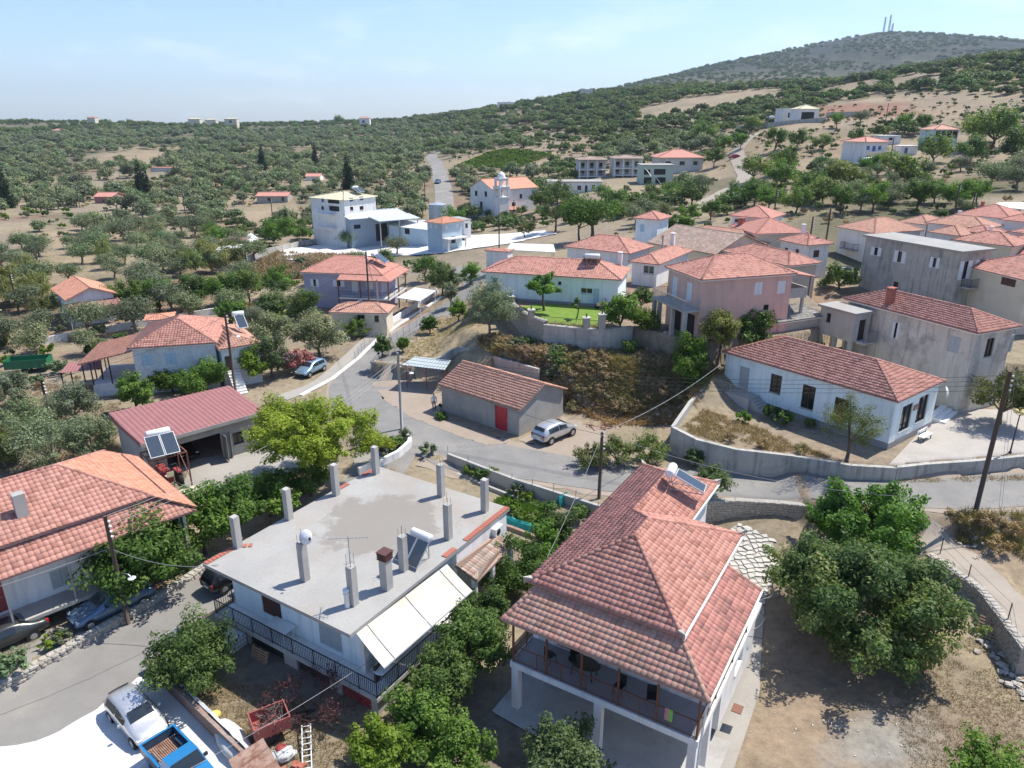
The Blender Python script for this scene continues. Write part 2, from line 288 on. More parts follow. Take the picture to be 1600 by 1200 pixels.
def np_mesh(name,V,Fq,tint=None,domain='FACE'):
 """fast quad (or triangle) mesh from arrays, with a 'tint' attribute"""
 me = bpy.data.meshes.new(name); V = np.asarray(V,np.float32); Fq = np.asarray(Fq,np.int32); k = Fq.shape[1]
 me.vertices.add(len(V)); me.vertices.foreach_set('co',V.ravel())
 me.loops.add(Fq.size); me.loops.foreach_set('vertex_index',Fq.ravel())
 me.polygons.add(len(Fq)); me.polygons.foreach_set('loop_start',np.arange(0,Fq.size,k,dtype=np.int32))
 if tint is not None:
  a = me.attributes.new('tint','FLOAT',domain); a.data.foreach_set('value',np.asarray(tint,np.float32))
 me.update(calc_edges=True); me.validate(); return me
def link(name,me,m,parent=None,loc=None,rotz=0,scale=None,kind=None):
 o = bpy.data.objects.new(name,me); COL.objects.link(o)
 if m is not None and len(me.materials) == 0: me.materials.append(MATS[m] if isinstance(m,str) else m)
 if parent: o.parent = parent
 if loc is not None: o.location = loc
 if rotz: o.rotation_euler = (0,0,rotz)
 if scale is not None: o.scale = scale if hasattr(scale,'__len__') else (scale,) * 3
 if kind: o['kind'] = kind
 return o
def tag(o,label,cat,group=None):
 o['label'] = label; o['category'] = cat
 if group: o['group'] = group
 return o
def thing(name,label,cat,loc=(0,0,0),rotz=0,group=None):
 o = bpy.data.objects.new(name,None); COL.objects.link(o); o.location = loc; o.rotation_euler = (0,0,rotz); o.empty_display_size = .2
 return tag(o,label,cat,group)
def copy_tree(o,parent=None):
 c = o.copy(); COL.objects.link(c); c.parent = parent
 for ch in list(o.children): copy_tree(ch,c)
 return c
class Fr:                                     # a local frame on the ground plan
 def __init__(s,o,ang): s.o = Vector((o[0],o[1],0)); s.a = ang; s.x = Vector((math.cos(ang),math.sin(ang),0)); s.y = Vector((-math.sin(ang),math.cos(ang),0))
 def w(s,a,b,z=0): p = s.o + s.x * a + s.y * b; return Vector((p.x,p.y,z))
 def l(s,p): d = Vector((p[0] - s.o.x,p[1] - s.o.y,0)); return (d.dot(s.x),d.dot(s.y))
def rect2(A,B,z):                           # front face from pixel A (left) to pixel B (right) at height z
 a = W(*A,z); b = W(*B,z); d = b - a; return Fr(a,math.atan2(d.y,d.x)),Vector((d.x,d.y)).length
def rect3(Lp,Np,Rp,z):                     # left, near and right roof corners at height z: x runs near->right, y runs near->left
 l = W(*Lp,z); n = W(*Np,z); r = W(*Rp,z); dl = l - n; dr = r - n
 a1 = math.atan2(dr.y,dr.x); a2 = math.atan2(-dl.x,dl.y)    # angle of x from the y side
 a2 = math.atan2(dl.y,dl.x) - PI / 2
 v = Vector((math.cos(a1),math.sin(a1))) * dr.length + Vector((math.cos(a2),math.sin(a2))) * dl.length
 a = math.atan2(v.y,v.x); return Fr(n,a),dr.length,dl.length
# ------------------------------------------------------------------ ground height
CT = [(-25,28,-2),(-15,24,-2),(0,22,-2.2),(12,22,-2.4),(25,25,-2.5),(0,34,-1.8),(20,38,-2.5),(-30,45,-1),(-20,45,-.9),(0,44,-1),(12,44,-2.3),(34,38,-1.2),
      (-40,55,-.5),(-9,57,0),(5,50,0),(20,50,.2),(35,46,1.2),(45,48,1.6),(-40,68,0),(-16,72,0),(-15,85,0),(-13,105,0),(-30,105,0),(-50,90,-.5),(-75,95,-1),(-60,60,-1),(5,62,0),
      (45,70,3.2),(55,90,4.2),(40,95,5.2),(25,102,6),(75,115,7),(80,90,6),(10,92,6.2),(3,102,5),(15,122,6),(-10,130,1),(-30,30,-2),(60,60,2.6),(-45,35,-1.6),(0,8,-2),(30,8,-2),(-30,8,-2),(-60,20,-2),(60,20,-1)]
for px,py,d in [(770,335,218),(560,365,185),(720,380,160),(690,300,250),(682,258,340),(100,400,150),(300,400,150),(100,330,225),(300,330,225),(100,262,400),(100,232,560),(100,206,780),(100,194,1000),(-150,194,1000),(-150,262,400),(-150,350,190),
                  (400,194,1000),(400,215,720),(600,192,1100),(600,215,650),(600,250,400),(420,260,400),(800,168,900),(800,200,520),(800,240,330),(900,152,900),(900,200,430),(950,280,240),
                  (1000,143,900),(1100,140,700),(1100,200,350),(1100,265,245),(1250,187,280),(1250,160,400),(1250,230,225),(1370,255,200),(1400,155,330),(1400,128,430),(1590,92,450),(1580,150,285),(1580,240,190),(1450,290,165),(1580,330,130),(1300,310,150),(1750,330,130),(1750,80,450),
                  (1010,128,2000),(1150,99,2300),(1290,70,2400),(1385,53,2500),(1480,68,2500),(1540,63,2600),(1600,84,2600),(1750,135,2600),(1430,60,2500),(1385,118,1300),(1150,138,1150)]:
 p = WD(px,py,d); CT.append(tuple(p))
for az,r,z in [(-.6,2600,-20),(-.3,2600,-20),(0,2600,20),(-.9,1000,26),(-.6,9000,-60),(0,9000,-60),(.6,9000,-60),(.5,5200,60),(.3,5200,60),(.75,2600,120),(.9,2600,60),(1.2,400,60),(1.2,60,3),(-1.2,60,-1),(1.2,2500,200),(-1.2,2500,0)]:
 CT.append((r * math.sin(az),r * math.cos(az),z))
CT = np.array(CT)
def _uv(x,y): return np.stack([np.arctan2(x,np.maximum(y,1e-3)) * 1.3,.55 * np.log(np.hypot(x,y) + 3)],-1)
_cu = _uv(CT[:,0],CT[:,1])
def _phi(d2): return .5 * d2 * np.log(d2 + 1e-12)
def _solve():
 n = len(CT); K = _phi(((_cu[:,None] - _cu[None]) ** 2).sum(-1)) + np.eye(n) * 2e-5
 P = np.concatenate([np.ones((n,1)),_cu],1); A = np.zeros((n + 3,n + 3)); A[:n,:n] = K; A[:n,n:] = P; A[n:,:n] = P.T
 return np.linalg.solve(A,np.concatenate([CT[:,2],np.zeros(3)]))
_wt = _solve()
def base_h(x,y):
 u = _uv(x,y); out = np.zeros(len(x))
 for i in range(0,len(x),20000):
  q = u[i:i + 20000]; out[i:i + 20000] = _phi(((q[:,None] - _cu[None]) ** 2).sum(-1)) @ _wt[:-3] + np.concatenate([np.ones((len(q),1)),q],1) @ _wt[-3:]
 return out
def sdist(poly,x,y):
 """signed distance to a polygon, negative inside"""
 P = np.array([(p[0],p[1]) for p in poly]); Q = np.roll(P,-1,0); d = np.full(len(x),1e18); ins = np.zeros(len(x),bool)
 for a,b in zip(P,Q):
  e = b - a; L2 = (e ** 2).sum() + 1e-12; t = np.clip(((x - a[0]) * e[0] + (y - a[1]) * e[1]) / L2,0,1)
  d = np.minimum(d,(x - a[0] - t * e[0]) ** 2 + (y - a[1] - t * e[1]) ** 2)
  c = (a[1] > y) != (b[1] > y); xi = (b[0] - a[0]) * (y - a[1]) / (b[1] - a[1] + 1e-12) + a[0]; ins ^= c & (x < xi)
 d = np.sqrt(d); return np.where(ins,-d,d)
def pxpoly(pts,z): return [W(px,py,z) for px,py in pts]
# terraces: polygon, height, width of the slope outside it
ROADEDGE = [W(x,y,0) for x,y in [(655,722),(700,716),(800,754),(935,797),(1010,803),(1110,786),(1180,784),(1262,794)]]
TERR = []
TERR.append(([(-9.2,51.5)] + [(p.x,p.y + .45) for p in ROADEDGE] + [(26,48.2),(26,70),(-16,70),(-16,58)],0.0,.35))
TERR.append(([(21.5,45.8),(27,44.0),(33,43.2),(39,43.8),(52,46),(52,56),(30,53),(22,52)],.75,1.6))          # the road where it climbs to the right
TERR.append((pxpoly([(1448,862),(1500,840),(1560,880),(1640,985),(1640,1010),(1596,998),(1530,915),(1470,872)],-.6),-.6,.5))  # dirt path
SCHOOL_PX = [(1051,668,2.2),(1090,688,2.1),(1150,703,2.0),(1237,713,1.9),(1330,728,1.85),(1400,732,1.75),(1445,727,1.7),(1520,722,1.7),(1600,714,1.7),(1720,700,1.7)]
SCHOOL_EDGE = [W(*q) for q in SCHOOL_PX]
TERR.append(([(p.x + .05,p.y + .42) for p in SCHOOL_EDGE] + [(62,64),(50,68),(40,70),(19,68),(17.4,64)],1.75,.25))
TERR.append((pxpoly([(584,566),(648,573),(700,562),(716,545),(842,590),(830,560),(790,525),(730,495),(690,492),(640,520),(605,545)],1.7),1.7,.3))
TERR.append(([(1.0,70.0),(6,68.3),(13,66.5),(18,64.8),(21,66.5),(30,70),(38,76),(40,90),(-3,90),(-4,79),(-2.5,74)],4.2,6.0))
LAWN = [W(x,y,6.5) for x,y in [(794,470),(798,480),(812,492),(830,502),(850,509),(900,514),(940,517)]]
TERR.append(([(p.x + .1,p.y + .4) for p in LAWN] + [(12.5,70.2),(16.2,66.2),(17.8,64.9),(22,66),(30,69.2),(34,74),(36,92),(-4,92),(-4.5,83)],6.5,.3))
TERR.append((pxpoly([(-80,1100),(0,1062),(120,1000),(230,942),(330,885),(400,845),(430,800),(300,760),(150,700),(-200,760)],-1.3),-1.3,.3))
TERR.append(([(-7.9,62.2),(.3,56.6),(6.6,63.6),(4.6,66.2),(-1.4,70.6)],0.0,.5))
TERR.append((pxpoly([(300,745),(450,690),(560,700),(600,720),(430,790)],-.6),-.6,2.5))
def H(x,y):
 x = np.atleast_1d(np.asarray(x,float)); y = np.atleast_1d(np.asarray(y,float)); h = base_h(x,y)
 r = np.hypot(x,y); far = np.clip((r - 110) / 150,0,1)
 h = h + far * (np.sin(x * .041 + 1.3) * np.cos(y * .033) * 1.1 + np.sin(x * .013 + y * .009) * 2.0 * np.clip(r / 600,0,1) + np.sin(x * .11 + y * .05) * np.sin(y * .09 - x * .02) * .35)
 nr = r < 140
 if nr.any():
  hn = h[nr]; xn = x[nr]; yn = y[nr]
  for poly,z,w in TERR:
   d = sdist(poly,xn,yn); t = np.clip(1 - d / w,0,1); t = t * t * (3 - 2 * t); hn = hn * (1 - t) + z * t
  h[nr] = hn
 return h
def h1(x,y): return float(H(x,y)[0])
def G(px,py,tmin=15,tmax=4000):
 """the ground point seen at a pixel"""
 u = (px - 800) / FPX; v = (py - 600) / FPX; d = np.array([u,math.cos(TH) - v * math.sin(TH),-(math.sin(TH) + v * math.cos(TH))])
 t = np.geomspace(tmin,tmax,700); z = CAMH + d[2] * t; below = z < H(d[0] * t,d[1] * t)
 k = int(np.argmax(below)) if below.any() else len(t) - 1
 a,b = t[max(k - 1,0)],t[k]
 tt = np.linspace(a,b,40); z = CAMH + d[2] * tt; bl = z < H(d[0] * tt,d[1] * tt); k = int(np.argmax(bl)) if bl.any() else 39
 q = tt[k]; return Vector((d[0] * q,d[1] * q,CAMH + d[2] * q))
def vnoise(x,y,s,seed=0):
 """cheap smooth value noise 0..1"""
 x = np.asarray(x) / s + seed * 17.3; y = np.asarray(y) / s + seed * 5.7; xi = np.floor(x); yi = np.floor(y); fx = x - xi; fy = y - yi
 fx = fx * fx * (3 - 2 * fx); fy = fy * fy * (3 - 2 * fy)
 hsh = lambda a,b: np.modf(np.abs(np.sin(a * 127.1 + b * 311.7 + seed * 74.7) * 43758.5453))[0]
 return (hsh(xi,yi) * (1 - fx) + hsh(xi + 1,yi) * fx) * (1 - fy) + (hsh(xi,yi + 1) * (1 - fx) + hsh(xi + 1,yi + 1) * fx) * fy
def fnoise(x,y,s,seed=0): return .55 * vnoise(x,y,s,seed) + .3 * vnoise(x,y,s * .43,seed + 1) + .15 * vnoise(x,y,s * .19,seed + 2)
# ------------------------------------------------------------------ ground sheet
def build_ground():
 az = np.concatenate([np.linspace(-180,-46,60)[:-1],np.linspace(-44,44,440),np.linspace(46,180,60)[1:-1]]) * PI / 180
 rr = np.concatenate([[3.0],np.geomspace(9,22,26),np.geomspace(22,112,400)[1:],np.geomspace(112,9000,170)[1:]])
 A,R = np.meshgrid(az,rr); X = (R * np.sin(A)).ravel(); Y = (R * np.cos(A)).ravel()
 Yc = np.where(Y > 0,Y,np.abs(Y)); Z = np.where(np.abs(A.ravel()) < 1.45,H(X,np.maximum(Yc,1)),-2.0)
 n,m = len(rr),len(az); I = np.arange(n * m).reshape(n,m); J = np.roll(I,-1,1)
 Fq = np.stack([I[:-1],I[1:],J[1:],J[:-1]],-1).reshape(-1,4)
 V = np.stack([X,Y,Z],-1); V = np.concatenate([V,[[0,0,-2.0]]]); me = np_mesh('ground',V,Fq[:,::-1])
 # soil colours: straw, bare earth, scrub, red earth
 straw = np.array([.40,.32,.20]); earth = np.array([.35,.275,.195]); scrub = np.array([.115,.125,.06]); red = np.array([.30,.16,.095]); grey = np.array([.34,.315,.27])
 r = np.hypot(X,Y); n1 = fnoise(X,Y,9,1); n2 = fnoise(X,Y,45,2); n3 = fnoise(X,Y,160,3)
 c = earth + (straw - earth) * np.clip((n1 - .35) * 3,0,1)[:,None]
 k = np.clip((n2 - .52) * 5,0,1) * np.clip((r - 60) / 60,0,1) * .75; c = c * (1 - k)[:,None] + scrub * k[:,None]
 k = np.clip((fnoise(X,Y,30,9) - .62) * 6,0,1) * .6; c = c * (1 - k)[:,None] + red * k[:,None]
 k = np.clip((r - 300) / 500,0,1) * np.clip((n3 - .33) * 4,.25,1) * .85; c = c * (1 - k)[:,None] + scrub * k[:,None]
 mt = np.clip((r - 1250) / 700,0,1); hill = np.array([.07,.095,.08]) * .7 * (1 - .5 * fnoise(X,Y,60,6))[:,None] + grey * (.17 * np.clip((fnoise(X,Y,90,5) - .42) * 3.2,0,1))[:,None]
 c = c * (1 - mt)[:,None] + hill * mt[:,None]
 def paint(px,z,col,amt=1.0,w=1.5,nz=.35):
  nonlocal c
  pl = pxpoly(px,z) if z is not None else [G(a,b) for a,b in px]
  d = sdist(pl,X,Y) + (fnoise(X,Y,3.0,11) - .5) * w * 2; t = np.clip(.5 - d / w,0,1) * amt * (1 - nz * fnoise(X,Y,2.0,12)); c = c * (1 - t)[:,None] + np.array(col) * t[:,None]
 paint([(1130,1020),(1600,900),(1650,1300),(1080,1300)],-2.5,(.40,.27,.18),.8,4)
 paint([(1310,1040),(1560,930),(1640,1000),(1640,1120),(1450,1090)],-2.5,(.46,.36,.22),.9,3)
 paint([(1340,1118),(1440,1098),(1470,1190),(1300,1180)],-2.5,(.44,.43,.41),.9,2)
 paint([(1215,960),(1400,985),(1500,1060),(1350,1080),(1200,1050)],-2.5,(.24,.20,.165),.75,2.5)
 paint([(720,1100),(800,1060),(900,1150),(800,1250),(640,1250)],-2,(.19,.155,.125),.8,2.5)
 paint([(290,1060),(440,1100),(420,1220),(330,1210)],-2,(.40,.30,.17),.9,2.5)
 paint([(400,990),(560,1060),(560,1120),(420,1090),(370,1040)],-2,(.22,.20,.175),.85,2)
 paint([(860,640),(1050,620),(1060,560),(860,520),(800,540)],2.5,(.38,.285,.20),.85,3)
 paint([(880,690),(1040,665),(1060,640),(890,640)],0,(.40,.30,.20),.8,2)
 paint([(600,560),(690,500),(760,510),(790,540),(700,570)],1.7,(.44,.34,.19),.9,2)
 paint([(1060,675),(1250,690),(1380,725),(1330,735),(1150,700)],2.2,(.36,.25,.16),.8,2)
 paint([(360,410),(430,385),(560,390),(520,425),(420,430)],0,(.13,.105,.08),.85,6)
 paint([(710,250),(780,235),(850,250),(800,262),(720,268)],None,(.36,.28,.15),.9,12)
 paint([(1000,215),(1300,190),(1480,270),(1300,300),(1100,285)],None,(.40,.30,.18),.75,20)
 paint([(1270,170),(1420,150),(1560,175),(1480,195),(1290,190)],None,(.42,.31,.20),.9,20)
 paint([(1240,172),(1420,160),(1440,178),(1290,187)],None,(.34,.14,.08),.95,8)
 paint([(990,168),(1220,135),(1230,150),(1000,185)],None,(.42,.32,.21),.8,40)
 for pl,z in [([(120,250),(210,235),(300,245),(240,262)],6),([(190,248),(290,222),(300,240),(200,256)],8),([(60,360),(230,330),(250,380),(80,420)],0),([(20,440),(120,400),(180,380),(90,470)],0),([(380,320),(430,300),(470,330),(400,360)],0),([(740,240),(860,232),(800,262),(720,270)],8)]:
  paint(pl,z if z == 0 else None,(.42,.31,.185),.85,10)
 paint([(0,590),(100,560),(190,570),(190,640),(60,640)],0,(.42,.335,.23),.9,3)
 paint([(60,640),(190,600),(170,760),(0,760)],-.5,(.34,.265,.18),.7,3)
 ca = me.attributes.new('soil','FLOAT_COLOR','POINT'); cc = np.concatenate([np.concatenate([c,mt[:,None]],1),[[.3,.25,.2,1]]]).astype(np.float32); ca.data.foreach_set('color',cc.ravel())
 m,nt,b,o = _base('ground'); a = nt.nodes.new('ShaderNodeAttribute'); a.attribute_name = 'soil'
 f1 = noise_node(nt,1.6,8,.72); g = ramp(nt,f1,[(.28,(.62,.60,.58)),(.5,(1,1,1)),(.72,(1.28,1.26,1.2))]); col = mixc(nt,1.0,a.outputs['Color'],g,'MULTIPLY')
 f2 = noise_node(nt,.055,8,.75); g2 = ramp(nt,f2,[(.35,(.8,.82,.8)),(.65,(1.15,1.13,1.08))]); col = mixc(nt,1.0,col,g2,'MULTIPLY')
 f3 = noise_node(nt,17,4,.8); g3 = ramp(nt,f3,[(.25,(.72,.72,.7)),(.75,(1.2,1.2,1.17))]); col = mixc(nt,1.0,col,g3,'MULTIPLY')
 f4 = noise_node(nt,.04,6,.75); g4 = ramp(nt,f4,[(.42,(.34,.42,.36)),(.56,(1.25,1.2,1.1))]); col = mixc(nt,a.outputs['Alpha'],col,mixc(nt,1.0,col,g4,'MULTIPLY')); hs = nt.nodes.new('ShaderNodeHueSaturation'); hs.inputs['Saturation'].default_value = .82; hs.inputs['Value'].default_value = .74; nt.links.new(col,hs.inputs['Color']); col = hs.outputs[0]
 nt.links.new(col,b.inputs['Base Color']); b.inputs['Roughness'].default_value = .95; b.inputs['Specular IOR Level'].default_value = .15
 bump(nt,b,f3,.5,.05)
 ob = link('ground',me,m); me.shade_smooth(); ob['kind'] = 'structure'; return ob
build_ground()
# ------------------------------------------------------------------ roads, yards, paths
def dens(pts,step):
 out = [Vector(pts[0])]
 for a,b in zip(pts[:-1],pts[1:]):
  a = Vector(a); b = Vector(b); n = max(1,int((b - a).length / step)); out += [a.lerp(b,(k + 1) / n) for k in range(n)]
 return out
def smooth_path(pts,step=1.0):               # Catmull-Rom in plan
 P = [Vector((p[0],p[1],0)) for p in pts]; P = [P[0] * 2 - P[1]] + P + [P[-1] * 2 - P[-2]]; out = []
 for i in range(1,len(P) - 2):
  n = max(2,int((P[i + 1] - P[i]).length / step))
  for k in range(n):
   t = k / n; out.append(.5 * ((2 * P[i]) + (P[i + 1] - P[i - 1]) * t + (2 * P[i - 1] - 5 * P[i] + 4 * P[i + 1] - P[i + 2]) * t * t + (3 * P[i] - P[i - 1] - 3 * P[i + 1] + P[i + 2]) * t ** 3))
 return out + [P[-2]]
def ribbon(name,pts,width,m,lift=.035,step=1.0,nx=8,edge=.0,kind='structure'):
 c = smooth_path(pts,step); n = len(c); ws = width if hasattr(width,'__len__') else [width] * len(pts)
 wi = np.interp(np.linspace(0,1,n),np.linspace(0,1,len(ws)),ws); V = []
 for i,p in enumerate(c):
  d = (c[min(i + 1,n - 1)] - c[max(i - 1,0)]).normalized(); s = Vector((-d.y,d.x,0))
  for j in range(nx + 1):
   q = p + s * (wi[i] * (j / nx - .5) + ((random.random() - .5) * edge if j in (0,nx) else 0)); V.append((q.x,q.y))
 V = np.array(V); Z = H(V[:,0],V[:,1]) + lift; I = np.arange(n * (nx + 1)).reshape(n,nx + 1)
 F = np.stack([I[:-1,:-1],I[:-1,1:],I[1:,1:],I[1:,:-1]],-1).reshape(-1,4)
 a,b,c_ = np.r_[V[F[0,0]],0],np.r_[V[F[0,1]],0],np.r_[V[F[0,2]],0]
 if np.cross(b - a,c_ - a)[2] < 0: F = F[:,::-1]
 o = link(name,np_mesh(name,np.c_[V,Z],F),m); o.data.shade_smooth(); o['kind'] = kind; return o
def sheet(name,poly,m,lift=.03,step=.6,kind='structure',wob=0.0):
 """a draped sheet inside a polygon: grid cells, rim vertices pulled to the outline"""
 P = np.array([(p[0],p[1]) for p in poly]); x0,y0 = P.min(0) - step; x1,y1 = P.max(0) + step
 gx = np.arange(x0,x1 + step,step); gy = np.arange(y0,y1 + step,step); X,Y = np.meshgrid(gx,gy); sh = X.shape; X = X.ravel(); Y = Y.ravel(); d = sdist(poly,X,Y)
 Q = np.roll(P,-1,0); best = np.full(len(X),1e18); bx = X.copy(); by = Y.copy()
 for a,b in zip(P,Q):
  e = b - a; t = np.clip(((X - a[0]) * e[0] + (Y - a[1]) * e[1]) / ((e ** 2).sum() + 1e-9),0,1); qx = a[0] + t * e[0]; qy = a[1] + t * e[1]; dd = (X - qx) ** 2 + (Y - qy) ** 2; k = dd < best
  best[k] = dd[k]; bx[k] = qx[k]; by[k] = qy[k]
 out = d > 0; mv = out & (d < step * 1.5); X[mv] = bx[mv]; Y[mv] = by[mv]
 if wob: X[mv] += NR.normal(0,wob,mv.sum()); Y[mv] += NR.normal(0,wob,mv.sum())
 I = np.arange(len(X)).reshape(sh); F = np.stack([I[:-1,:-1],I[:-1,1:],I[1:,1:],I[1:,:-1]],-1).reshape(-1,4)
 ok = (~out | mv)[F].all(1) & (~out)[F].any(1); F = F[ok]; use = np.unique(F); mp_ = np.full(len(X),-1); mp_[use] = np.arange(len(use)); F = mp_[F]; X = X[use]; Y = Y[use]
 o = link(name,np_mesh(name,np.c_[X,Y,H(X,Y) + lift],F),m); o.data.shade_smooth(); o['kind'] = kind; return o
MAIN = [(60,49.5),(46,47.8),(36.9,46.9),(32,46.3),(25.5,46.6),(21,47.9),(17.5,48.6),(13,49.3),(7.4,50.3),(2,52.3),(-2.1,54.0),(-6.5,56.6),(-10.5,60.3),(-13.4,64.5),(-15.5,70),(-15.8,77),(-14.6,84),(-12.6,92),(-9.8,100),(-6.6,107),(-6,115),(-9,130)]
ribbon('road_verge',MAIN[1:19],[6.2,6.2,6.2,5.8,5.0,5.0,5.6,6.2,7.2,7.6,8,8,7.6,7,6.4,6,5.6,5.2],'gravel',.022,edge=.7)
ribbon('main_road',MAIN,[5.2,4.8,4.7,4.7,4.5,4.1,4.1,4.4,5,5.6,6,6.6,6.6,6.2,5.6,5,4.6,4.2,4,4,4,4],'asphalt',.045,edge=.12)
sheet('lane_apron',[W(x,y,-2) for x,y in [(-80,1120),(0,1086),(130,1022),(240,962),(318,915),(345,935),(290,985),(244,1048),(235,1066),(215,1072),(130,1130),(60,1165),(-80,1185)]],'lane_asphalt',.05,.5,wob=.05)
ribbon('side_lane',[(-34,27.5),(-28,30.0),(-25.3,31.6),(-21.5,34.3),(-18.6,37.6),(-15.5,42.5),(-12.2,48),(-10.6,53),(-10.6,58)],[5.0,5.2,5,3.9,3.2,3.2,3.6,5,6],'lane_asphalt',.07,.6,edge=.1)
ribbon('far_road',[W(660,366,.5),W(684,345,1),W(693,322,2),W(693,296,3.8),W(687,275,5.2),W(680,256,6.4),(-44,420),(-40,470)],[6,6,6,6.2,6.2,6,6,6],'lane_asphalt',.08,4.0)
ribbon('dirt_path',[W(1440,838,-.3),W(1490,866,-.6),W(1545,915,-.6),W(1600,965,-.6),W(1660,1010,-.6)],[3.0,2.8,2.7,2.7,2.7],'path_dirt',.03,.6,edge=.25)
ribbon('hill_track',[W(1085,330,7),W(1130,300,9),W(1165,280,10.5),W(1150,255,12),W(1180,240,14)],4.5,'path_dirt',.12,3.0,edge=.3)
sheet('white_forecourt',[W(x,y,-2) for x,y in [(237,1062),(215,1068),(130,1125),(60,1160),(-60,1175),(-80,1330),(480,1330),(420,1225)]],'white_concrete',.085,.5,wob=.05)
sheet('shed_apron',[W(x,y,0) for x,y in [(580,598),(690,592),(690,655),(800,692),(760,697),(690,672),(640,652),(600,625)]],'gravel',.06,.5,wob=.12)
sheet('parking_ground',[W(x,y,0) for x,y in [(812,688),(880,652),(950,672),(930,700),(880,714)]],'gravel',.02,.5,wob=.15)
sheet('courtyard',[W(x,y,-.8) for x,y in [(288,755),(300,728),(390,706),(455,705),(480,730),(400,765),(330,790),(300,780)]],'yard_concrete',.05,.5,wob=.04)
sheet('lawn',[tuple(p[:2]) for p in [W(x,y,6.5) for x,y in [(812,480),(850,474),(938,482),(936,511),(900,509),(850,504),(828,496)]]],'lawn_soil',.04,.35)
sheet('school_plaza',[tuple(W(x,y,1.75)[:2]) for x,y in [(1384,731),(1400,729),(1445,724),(1520,719),(1600,711),(1700,698),(1700,650),(1560,640),(1470,640),(1400,715)]],'plaza',.04,.5)
sheet('warehouse_yard',[W(x,y,.3) for x,y in [(440,382),(520,372),(640,365),(760,372),(850,378),(870,390),(790,397),(700,398),(560,392),(500,400),(430,400)]],'white_concrete',.15,2.0,wob=.3)
BLD = []
# ------------------------------------------------------------------ roof tiles
def slope_frame(poly):
 P = np.array([tuple(p) for p in poly],float); n = np.zeros(3)
 for a,b in zip(P,np.roll(P,-1,0)): n += np.cross(a,b)
 n /= np.linalg.norm(n)
 if n[2] < 0: n = -n
 t = np.array([0,0,1.0]) - n * n[2]; t /= np.linalg.norm(t); u = np.cross(t,n); o = P[0]
 uv = np.stack([(P - o) @ u,(P - o) @ t],-1); return o,u,t,n,uv
def u_bounds(uv,v):
 v = np.asarray(v,float); lo = np.full(v.shape,1e9); hi = np.full(v.shape,-1e9)
 for a,b in zip(uv,np.roll(uv,-1,0)):
  if abs(b[1] - a[1]) < 1e-6: continue
  t = (v - a[1]) / (b[1] - a[1]); ok = (t >= -1e-6) & (t <= 1 + 1e-6); x = a[0] + t * (b[0] - a[0]); lo = np.where(ok & (x < lo),x,lo); hi = np.where(ok & (x > hi),x,hi)
 return lo,hi
def tile_geo(poly,w=.27,g=.32,n=6,amp=.042,lift=.018,off=.03,skip=None):
 """courses of wavy tiles laid on one roof slope, squeezed to its outline. skip(row, col) leaves a tile out"""
 o,u,t,nn,uv = slope_frame(poly); v0,v1 = uv[:,1].min(),uv[:,1].max(); rows = max(1,int(round((v1 - v0) / g))); gg = (v1 - v0) / rows
 VV = []; FF = []; TT = []; base = 0; f = np.linspace(0,1,n + 1); prof = amp * (1 - np.abs(2 * f - 1) ** 2.0) * np.where(f > .5,.9,1)
 for r in range(rows):
  va = v0 + r * gg; vb = min(va + gg * 1.08,v1); e = 1e-4; la,ha = u_bounds(uv,np.array([va + e])); lb,hb = u_bounds(uv,np.array([vb - e])); lo = min(la[0],lb[0]); hi = max(ha[0],hb[0])
  k0 = int(math.floor(lo / w)); k1 = int(math.ceil(hi / w))
  cols = np.arange(k0,k1)
  if skip is not None: cols = np.array([c for c in cols if not skip(r,c)],int)
  if len(cols) == 0: continue
  U = (cols[:,None] + f[None]) * w; jit = NR.normal(0,.006,(len(cols),1))
  Ua = np.clip(U,la[0],ha[0]); Ub = np.clip(U,lb[0],hb[0])
  keep = (Ua[:,-1] - Ua[:,0] > .02) | (Ub[:,-1] - Ub[:,0] > .02); Ua = Ua[keep]; Ub = Ub[keep]; jit = jit[keep]
  m = len(Ua)
  if m == 0: continue
  za = off + lift + prof[None] + jit; zb = off + prof[None] + jit * .3 + np.zeros((m,1))
  pa = o + Ua[...,None] * u + va * t + za[...,None] * nn; pb = o + Ub[...,None] * u + vb * t + zb[...,None] * nn
  lay = [pa,pb]
  if n > 3: lay.append(o + Ua[...,None] * u + (va + .004) * t + (za - lift - .012)[...,None] * nn)
  V = np.stack(lay,1).reshape(-1,3); k = n + 1; L = len(lay); I = base + (np.arange(m)[:,None,None] * (L * k) + np.arange(L)[None,:,None] * k + np.arange(k)[None,None])
  F = np.stack([I[:,0,:-1],I[:,0,1:],I[:,1,1:],I[:,1,:-1]],-1).reshape(-1,4); tn = NR.random(m); T = np.repeat(tn,n)
  if L == 3: F = np.concatenate([F,np.stack([I[:,2,:-1],I[:,2,1:],I[:,0,1:],I[:,0,:-1]],-1).reshape(-1,4)]); T = np.concatenate([T,np.repeat(tn,n)])
  VV.append(V); FF.append(F); TT.append(T); base += len(V)
 return np.concatenate(VV),np.concatenate(FF),np.concatenate(TT)
def join_geo(gs):
 V = []; F = []; T = []; b = 0
 for v,f,t in gs: V.append(v); F.append(f + b); T.append(t); b += len(v)
 return np.concatenate(V),np.concatenate(F),np.concatenate(T)
